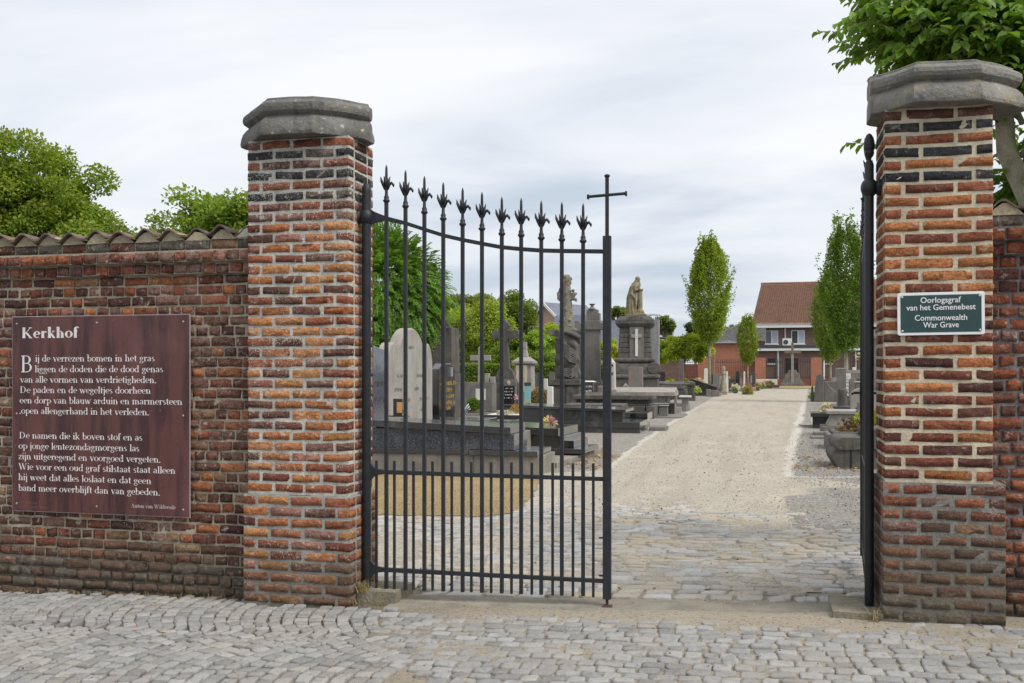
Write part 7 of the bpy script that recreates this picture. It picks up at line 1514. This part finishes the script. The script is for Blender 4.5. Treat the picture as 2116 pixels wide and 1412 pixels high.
# small stones between the pale pedestal and the rock monument
for i, (px, D, w_, h_, m, lb) in enumerate(((1104, 47, .12, 1.25, m_old, 'narrow dark headstone just right of the cream fronted pedestal'), (1112, 50, .22, 1.35, m_dgr, 'dark headstone second to the right of the cream fronted pedestal'), (1127, 46, .10, 1.1, m_wst, 'thin white headstone left of the rock monument'), (1136, 30, .10, 1.0, m_wst, 'leaning white marble figure stone touching the rock monument'), (1140, 44, .14, 1.4, m_mid, 'grey headstone tucked behind the rock monument base'))):
    x, y = PD(px, D); TB('headstone', lb, 'headstone', (x, y, 0), [('slab', m, [(-w_, w_, 0, .15, 0, h_, (w_ * .15, 0))])], group='small headstones at the back')
x, y = PD(1215, 31.5); sn = TB('headstone', 'small dark headstone with white lettering below the tall stele', 'headstone', (x, y, 0), [('slab', m_blk, [(-0.20, 0.16, 0, .15, 0, 1.12)]), ('top', m_wst, [(-0.24, 0.24, -0.05, 0.3, 1.122, 1.16, (0.12, 0.05))])]); marks(sn, [(-.15, .1, .95), (-.15, .1, .8), (-.15, .08, .65), (-.15, .1, .5)], ('y', -0.002), m_wst, .07, 3)
x, y = PD(1231, 32); TB('grave_vase', 'black vase beside the small lettered headstone', 'vase', (x, y, 0.5), [('vase', m_blk, [(-0.07, 0.07, 0, .14, -0.5, .32)])]); x, y = PD(1240, 31.5); TB('stone_post', 'short rounded grey post left of the gate stile', 'post', (x, y, 0), [('post', m_mid, [(-0.12, 0.12, 0, .24, 0, 1.0, (0.03, 0.03))])], bevel=0.04)
x, y = PD(1265, 34.5); TB('stone_pinnacle', 'small pointed finial behind the pale tomb', 'finial', (*PD(1292, 38), 0), [('post', m_lt, [(-0.1, 0.1, 0, .2, 0, 0.88), (-0.1, 0.1, 0, .2, .882, 1.0, (0.09, 0.09))])])
# ---- far left-hand rows
far = [(1458.5, 66, .13, 1.62, m_wst, 'white topped dark slab beside the tall hornbeam trunk'), (1478, 60, .16, 1.25, m_mid, 'grey rounded headstone right of the tall hornbeam trunk'), (1490, 62, .12, 1.1, m_lt, 'pale leaning headstone between the hornbeams'),
       (1513, 66, .24, 0.95, m_dgr, 'broad dark headstone with a red disc'), (1524, 72, .16, 1.45, m_blk, 'black headstone with pale top, left of the smallest hornbeam'), (1531, 70, .09, 1.0, m_mid, 'slim grey stone touching the smallest hornbeam trunk'), (1538, 76, .07, 1.4, m_wst, 'small white stone left of the smallest hornbeam trunk'),
       (1553, 74, .09, 1.1, m_lt, 'pale slim stone right of the smallest hornbeam trunk'), (1557.5, 72, .13, 1.35, m_dgr, 'dark headstone with bright top near the white slab'), (1470, 72, .3, 1.2, m_dgr, 'dark wide headstone behind the hornbeam trunk'), (1484, 78, .22, 1.25, m_mid, 'grey headstone before the orange building wall'), (1505, 80, .2, 1.0, m_lt, 'pale headstone low before the iron railing')]
for px, D, w_, h_, m, lb in far:
    x, y = PD(px, D); o = TB('headstone', lb, 'headstone', (x, y, 0), [('slab', m, [(-w_, w_, 0, .14, 0, h_ * .96, (w_ * .1, 0.0)), (-w_ * .85, w_ * .85, 0.01, .13, h_ * .96, h_, (w_ * .3, 0.0))]), ('base', m_mid, [(-w_ - .08, w_ + .08, -.1, .25, 0, .12)])], group='headstones far left of the path')
    if 'red disc' in lb: mb = MB(); mb.ball((0, -0.01, .55), (.12, .02, .12), 12, 6); mb.build('disc', plain('red_disc', (0.35, 0.08, 0.06), .5), o)
x, y = PD(1495, 60); mb = MB(); mb.lathe([(0.22, 0), (0.20, 0.5), (0.13, 1.0), (0.10, 1.2), (0.13, 1.28), (0.09, 1.45), (0.11, 1.5), (0.10, 1.68), (0.05, 1.74)], (0, 0, 0), 16, rip=lambda th, z: 1 + .08 * sin(5 * th + z * 8)); o = mb.build('small_statue', stone('mossy_figure', (0.30, 0.27, 0.22), (0.18, 0.16, 0.13), lichen=0.6, sc=5)); o.location = (x, y, 0); tag(o, 'weathered robed figure stone with mossy yellow head', 'statue')
x, y = PD(1502, 64); TB('grave_obelisk', 'small bright white obelisk right of the mossy figure', 'obelisk', (x, y, 0), [('shaft', m_wst, [(-.08, .08, 0, .16, 0, 1.42, (0.03, 0.03))])])
TB('tomb', 'long low black tomb with an open white stone book', 'tomb', (-2.35, 62, 0), [('base', m_blk, [(-2.0, 0, 0, 1.6, 0, .34)]), ('book', m_wst, [(-0.95, -0.62, 0.5, .9, .342, .62, (0.03, 0.1)), (-0.58, -0.25, 0.5, .9, .342, .60, (0.03, 0.1))])])
TB('stone_block', 'stepped grey blocks in front of the long low black tomb', 'stone block', (-2.75, 56.8, 0), [('block', m_mid, [(-0.2, 0.05, 0, .5, 0, .42), (0.05, 0.5, .2, .8, 0, .36), (0.5, 0.95, .3, .7, 0.2, .26)])])
flowers('path_shrub', 'green and yellow leafy shrub standing at the left edge of the path', (*PD(1545, 61), 0), 0.33, 0.78, [(0.40, 0.36, 0.10), (0.5, 0.45, 0.3), (0.45, 0.25, 0.2)], 70, (0.16, 0.20, 0.04), 0.09, 12, cat='shrub', nl=900)
TB('tomb', 'long white slab tomb in front of the orange fence pier', 'tomb', (*PD(1562, 84), 0), [('slab', m_wst, [(0, 1.75, 0, 1, 0.25, .72)]), ('base', m_dgr, [(-.1, 1.9, -.1, 1, 0, .25)])])
for i, (px, D, cs, lb) in enumerate(((1556, 74, [(.5, .3, .45), (.35, .3, .6)], 'purple flowers in front of the white slab tomb'), (1566, 72, [(.7, .65, .35), (.6, .4, .3)], 'cream flowers in a dark pot before the white slab tomb'), (1574, 78, [(.65, .45, .5)], 'pink flowers beside the white slab tomb'), (1583, 80, [(.35, .4, .15)], 'green arrangement right of the pink flowers'), (1592, 82, [(.45, .2, .12), (.5, .3, .2)], 'rust coloured basket of flowers at the path edge'), (1520, 64, [(.7, .7, .72)], 'white flowers on the long low black tomb'))):
    flowers('potted_flowers', lb, (*PD(px, D), 0), .30, .62, cs, 30, (.12, .18, .05), .12, 20 + i, pot=m_dgr, group='flower pots at the far graves', nl=60)
TB('tomb', 'pink brown granite kerbed grave at the far left edge of the path', 'tomb', (*PD(1550, 70), 0), [('kerb', stone('pinkish', (.36, .22, .17), (.28, .2, .16)), [(-.3, .4, 0, 1, 0, .3)])])
TB('tomb', 'low dark kerb grave below the flower pots at the far path edge', 'tomb', (*PD(1578, 84), 0), [('kerb', m_dgr, [(-.8, 1.0, 0, 1, 0, .2)])])
flowers('garden_shrub', 'yellow flowering wild shrub behind the old rounded tomb', (*PD(1383, 60), 0), 0.75, 1.15, [(0.55, 0.48, 0.08), (0.4, 0.38, 0.08)], 60, (0.17, 0.22, 0.04), 0.10, 13, cat='shrub', nl=1100)
flowers('garden_shrub', 'feathery green shrub beside the lone rough pillar', (*PD(1427, 62), 0), 0.75, 1.35, [(0.35, 0.33, 0.1)], 20, (0.13, 0.18, 0.05), 0.12, 14, cat='shrub', nl=1100)
flowers('garden_shrub', 'shrub with white and pink blossoms left of the hornbeam trunk', (*PD(1446, 63), 0), 0.50, 1.2, [(0.72, 0.70, 0.66), (0.7, 0.5, 0.5)], 50, (0.11, 0.18, 0.03), 0.10, 15, cat='shrub', nl=700)
flowers('planter_shrub', 'reddish shrub in the scroll sided grave right of the path', (*PD(1705, 50), 0.6), 0.28, 0.5, [(.3, .1, .1), (.25, .15, .08)], 40, (.10, .12, .04), .08, 16, cat='shrub', nl=200)
# ---- calvary at the path end
x, y = PD(1637, 92); CA = thing('calvary_cross', 'tall stone calvary cross on a dark rounded rock at the path end', 'cross', (x, y, 0))
MB().box(-0.10, 0.14, -0.2, 0.02, 0.2, 2.9).build('shaft', m_lt, CA); mb = MB(); mb.box(-0.09, 0.13, -0.19, 0.01, 2.9, 4.05); mb.box(-0.72, -0.092, -0.17, 0.0, 3.05, 3.32); mb.box(0.132, 0.78, -0.17, 0.0, 3.05, 3.32); mb.build('cross_head', stone('mossy_cross', (.16, .135, .10), (.11, .10, .08), lichen=.4), CA, bevel=.02)
mb = MB(); mb.prism([(-0.95, 0), (0.98, 0), (0.95, 0.35), (0.75, 0.55), (0.62, 1.15), (0.42, 1.3), (0.36, 1.5), (-0.30, 1.52), (-0.40, 1.25), (-0.62, 1.1), (-0.72, 0.6), (-0.92, 0.35)], -0.15, 0.5); mb.build('rock', m_mid, CA, bevel=.05); MB().box(-1.0, 1.05, -0.35, 0.6, 0, .32).build('base', m_mid, CA, bevel=.03)
# ================================================================== RIGHT OF THE PATH
M1 = thing('tomb', 'nearest right-hand tomb, dark stone with stepped rolled scrolls on top', 'tomb', (1.13, 15.85, 0), radians(2))
mb = MB(); mb.prism([(0.02, 0), (3.3, 0), (3.3, 0.32), (0.02, 0.32), (-0.05, 0.27), (-0.075, 0.20), (-0.05, 0.13), (-0.01, 0.06)], 0.0, 1.0) ; mb.build('wall', m_old, M1, bevel=.008)
def roll(x0, x1, z0, r): return [(x1, z0), (x1, z0 + r * 1.4), (x0 + r, z0 + r * 1.4)] + [(x0 + r + r * cos(a), z0 + r * .45 + r * sin(a) * .95) for a in np.linspace(pi / 2, pi * 1.35, 8)]
mb = MB(); mb.prism(roll(-0.03, 0.95, 0.325, .11), -0.03, 1.03); mb.build('lower_scroll', m_old, M1, bevel=.01)
mb = MB(); mb.prism(roll(0.42, 0.98, 0.48, .09), 0.0, 1.0); mb.build('upper_scroll', m_old, M1, bevel=.01); mb = MB(); mb.box(0.72, 3.3, 0.04, 0.98, 0.3, 0.60); mb.build('upper_wall', m_old, M1, bevel=.03)
MB().box(0.19, 0.215, -0.006, 0.01, 0.02, 0.30).build('joint', m_dark, M1)
N1 = TB('tomb', 'scroll ended planter tomb filled with withered plants', 'tomb', (1.32, 19.6, 0), [('wall', m_old, [(0, 1.9, 0, 0.12, 0, .34), (0, .14, .12, 1.0, 0, .34), (0, 1.9, 1.0, 1.1, 0, .34)]), ('soil', m_bark, [(.14, 1.9, .12, 1.0, 0, .26)]), ('end', m_mid, [(-0.10, 0, .05, 1.0, 0, .30, (0.0, 0))])], bevel=.03)
flowers('withered_plant', 'dry brown withered plant in the scroll ended planter tomb', (1.68, 20.0, .28),   .30, .34, [(.13, .085, .06), (.20, .13, .09)], 60, (.12, .085, .06), .055, 31, cat='plant', nl=160)
flowers('succulent_plant', 'bright yellow green leafy plant behind the withered one', (2.10, 20.8, .32), .36, .42, [(.36, .40, .06), (.30, .22, .05)], 60, (.26, .34, .05), .11, 32, cat='plant', nl=160)
O1 = TB('tomb', 'pale grey tomb with curved foot, bouquet standing on its corner', 'tomb', (1.47, 23.6, 0), [('base', m_mid, [(-0.1, 2.6, 0, 1.1, 0, .22)]), ('body', m_lt, [(0.02, 2.6, 0.06, 1.04, .222, .50, (0.14, 0.02))]), ('lid', m_lt, [(0.0, 2.6, 0, 1.1, .502, .58), (1.2, 2.6, .1, 1.0, .58, .66)])], bevel=.012)
TB('tomb', 'small black granite block at the foot of the pale tomb', 'tomb', (1.35, 26.6, 0), [('block', m_blk, [(-0.05, 1.3, 0, 1.0, 0, .30)]), ('lid', m_dgr, [(-0.1, 1.3, -.03, 1.05, .302, .40)])], bevel=.006)
flowers('bouquet', 'pink and white bouquet in a blue vase on the right-hand graves', (*PD(1708, 25.6), .40), .17, .30, [(.75, .70, .72), (.62, .38, .42), (.78, .76, .74)], 60, (.3, .33, .25), .06, 33)
x, y = PD(1703, 25.6); MB().ball((0, 0, 0.0), (.09, .09, .10), 10, 7).build('blue_vase', plain('blue_vase', (.08, .33, .42), .3), bpy.data.objects['bouquet'])
bpy.data.objects['blue_vase'].location = (-0.03, -0.02, -0.02); bpy.data.objects['blue_vase'].name = 'vase'
TB('broken_slab', 'two broken stone slabs leaning by the path edge', 'stone slab', (1.18, 22.6, 0), [('slab', m_mid, [(-.1, .28, 0, .5, 0, .05), (-.02, .3, .5, .9, 0, .12)])]); TB('paving_tile', 'flat pale tile lying on the gravel beside the path', 'tile', (1.12, 27.6, 0), [('slab', m_lt, [(-.1, .35, 0, .7, 0, .04)])])
TB('tomb', 'black slab tomb with a grey overhanging lid', 'tomb', (1.82, 29.5, 0), [('base', m_blk, [(.1, 1.6, 0, 1.1, 0, .36)]), ('lid', m_blu2, [(0, 1.7, -.05, 1.15, .362, .46)])], bevel=.006)
x, y = PD(1770, 24.5); AR = thing('headstone', 'pale rounded arch headstone with a dark opening, touching the opened gate leaf', 'headstone', (x, y, 0)); mb = MB(); mb.prism([(-.13, .35), (.5, .35), (.5, .86)] + [(.18 + .32 * cos(a), .86 + .13 * sin(a) * 1.6) for a in np.linspace(.2, pi - .3, 10)] + [(-.13, .80)], 0, .25); mb.build('arch', m_lt, AR, bevel=.01); MB().box(-.02, .06, -.01, 0, .50, .58).build('opening', m_blk, AR); MB().box(-.2, .6, -.1, .5, 0, .35).build('base', m_lt, AR, bevel=.01)
x, y = PD(1776, 21); TB('stone_post', 'slotted grey stone beside the lock of the opened leaf', 'post', (x, y, 0), [('post', m_mid, [(-.03, .22, 0, .25, 0, .82), (-.05, .24, -.02, .27, .3, .36), (-.05, .24, -.02, .27, .6, .65)])])
# big group with scroll piers and stele
x, y = PD(1697, 47); Q1 = thing('tomb', 'elaborate grey grave with rounded piers, steps and scroll sides right of the path', 'tomb', (x, y, 0))
MB().prism([(-.33, 0), (.12, 0), (.12, 1.18), (.02, 1.30), (-.10, 1.32), (-.22, 1.22), (-.25, .9)], 0, .35).build('pier', m_mid, Q1, bevel=.05); MB().prism([(.1, 0), (.95, 0), (.9, .30), (.5, .62), (.25, .95), (.1, 1.0)], .1, .35).build('scroll_side', m_mid, Q1, bevel=.04)
mb = MB(); mb.box(0, 1.6, .35, 2.2, 0, .3); mb.box(.15, 1.6, .6, 2.2, .3, .62); mb.box(.3, 1.6, .9, 2.2, .62, .95); mb.box(.5, 1.3, 1.1, 1.9, .95, 1.15, tx=.1, ty=.1); mb.box(.7, 1.15, 1.3, 1.8, 1.15, 1.6, tx=.05, ty=.05); mb.build('steps', m_mid, Q1, bevel=.02); MB().box(-.48, -.3, .1, .5, 0, .75, tx=.06).build('side_stone', m_old, Q1, bevel=.05)
x, y = PD(1740, 38); SQ = TB('headstone', 'tall plain square stele rising above the right-hand graves', 'headstone', (x, y, 0), [('stele', m_mid, [(-.17, .15, 0, .4, 0, 1.52)]), ('cap', m_lt, [(-.18, .16, -.01, .41, 1.522, 1.58)])])
x, y = PD(1741, 36); mb = MB(); mb.lathe([(.17, 0), (.165, .78), (.13, .84)], (0, 0, 0), 18); o = mb.build('stone_bollard', m_old); o.location = (x, y, 0); tag(o, 'thick dark cylindrical bollard with a chain, in front of the square stele', 'bollard')
x, y = PD(1749, 35); mb = MB(); mb.tube([(0, 0, .78), (.12, -.2, .6), (.3, -.5, .42), (.5, -.8, .32)], .025, 6); o = mb.build('chain', m_mid); o.location = (x, y, 0); tag(o, 'sagging chain running from the dark bollard', 'chain')
x, y = PD(1746, 40); wp = TB('headstone', 'white inscribed plaque stone beside the square stele', 'headstone', (x, y, 0), [('plaque', m_wst, [(-.10, .22, 0, .1, .45, 1.36)]), ('body', m_mid, [(-.10, .6, .1, .5, 0, 1.40)])]); marks(wp, [(-.05, .17, 1.22), (-.05, .15, 1.10), (-.05, .17, .98), (-.05, .17, .84), (-.05, .15, .70)], ('y', -.002), m_engr, .05, 5)
x, y = PD(1768, 37); Q2 = thing('grave_post', 'carved fluted posts with rounded heads beside the white inscribed stone', 'posts', (x, y, 0)); MB().prism([(-.22, 0), (.02, 0), (.02, 1.1), (-.04, 1.2), (-.16, 1.2), (-.22, 1.1)], 0, .3).build('post', m_mid, Q2, bevel=.02); MB().prism([(.06, 0), (.24, 0), (.24, 1.1), (.18, 1.18), (.10, 1.18), (.06, 1.08)], .3, .6).build('post', m_old, Q2, bevel=.02); MB().box(-.4, .6, -.1, .9, 0, .42).build('base', m_old, Q2, bevel=.02)
x, y = PD(1795, 42); TB('tomb', 'long table tomb with urns behind the opened gate leaf', 'tomb', (x, y, 0), [('body', m_mid, [(-.9, 3.0, 0, 1.0, 0, 1.35)]), ('slab', m_lt, [(-1.0, 3.1, -.1, 1.1, 1.352, 1.50)]), ('jar', m_wst, [(-.62, -.50, .3, .42, 1.5, 1.62), (-.30, -.18, .3, .42, 1.5, 1.62), (.0, .12, .3, .42, 1.5, 1.62)])])
x, y = PD(1778, 34); TB('grave_urn', 'pale stone urn pedestal behind the opened leaf', 'urn', (x, y, 0), [('pedestal', m_mid, [(-.25, .15, 0, .4, 0, .6), (-.15, .15, .05, .35, .6, 1.05, (-.03, -.03))]), ('rim', m_lt, [(-.2, .25, 0, .4, 1.052, 1.12)])], bevel=.03)
x, y = PD(1822, 30); TB('grave_monument', 'tall grey monument seen between the opened leaf and the right pillar', 'monument', (x, y, 0), [('base', m_mid, [(-.5, .6, 0, .8, 0, 1.1), (-.4, .5, .1, .7, 1.1, 1.45)]), ('column', m_mid, [(-.22, .28, .2, .6, 1.45, 2.45, (.03, .03)), (-.2, .26, .2, .6, 2.45, 2.75, (.12, .12))])], bevel=.02)
TB('tomb', 'dark tomb seen low between the opened leaf and the right pillar', 'tomb', (2.6, 18.5, 0), [('body', m_old, [(0, 1.8, 0, 1, 0, .55)]), ('lid', m_mid, [(-.1, 1.9, -.05, 1.1, .552, .68)])], bevel=.02)
flowers('lime_shrub', 'small lime shrub at the right edge of the path by the rounded piers', (*PD(1683, 52), 0), .32, .38, [(.35, .38, .06)], 60, (.24, .32, .04), .09, 34, cat='shrub', nl=260)
flowers('white_flower', 'white blossom hanging in front of the railing near the opened leaf', (*PD(1776, 42), 1.95), .10, .30, [(.75, .75, .74)], 10, (.4, .4, .38), .09, 35, nl=8)
# green strip of shrubs between the graves and the railing
flowers('low_shrubs', 'low green planting along the railing left of the building', (*PD(1395, 90), 0), 1.6, 1.0, [(.3, .33, .08)], 60, (.11, .17, .04), .2, 36, cat='shrub', nl=900)
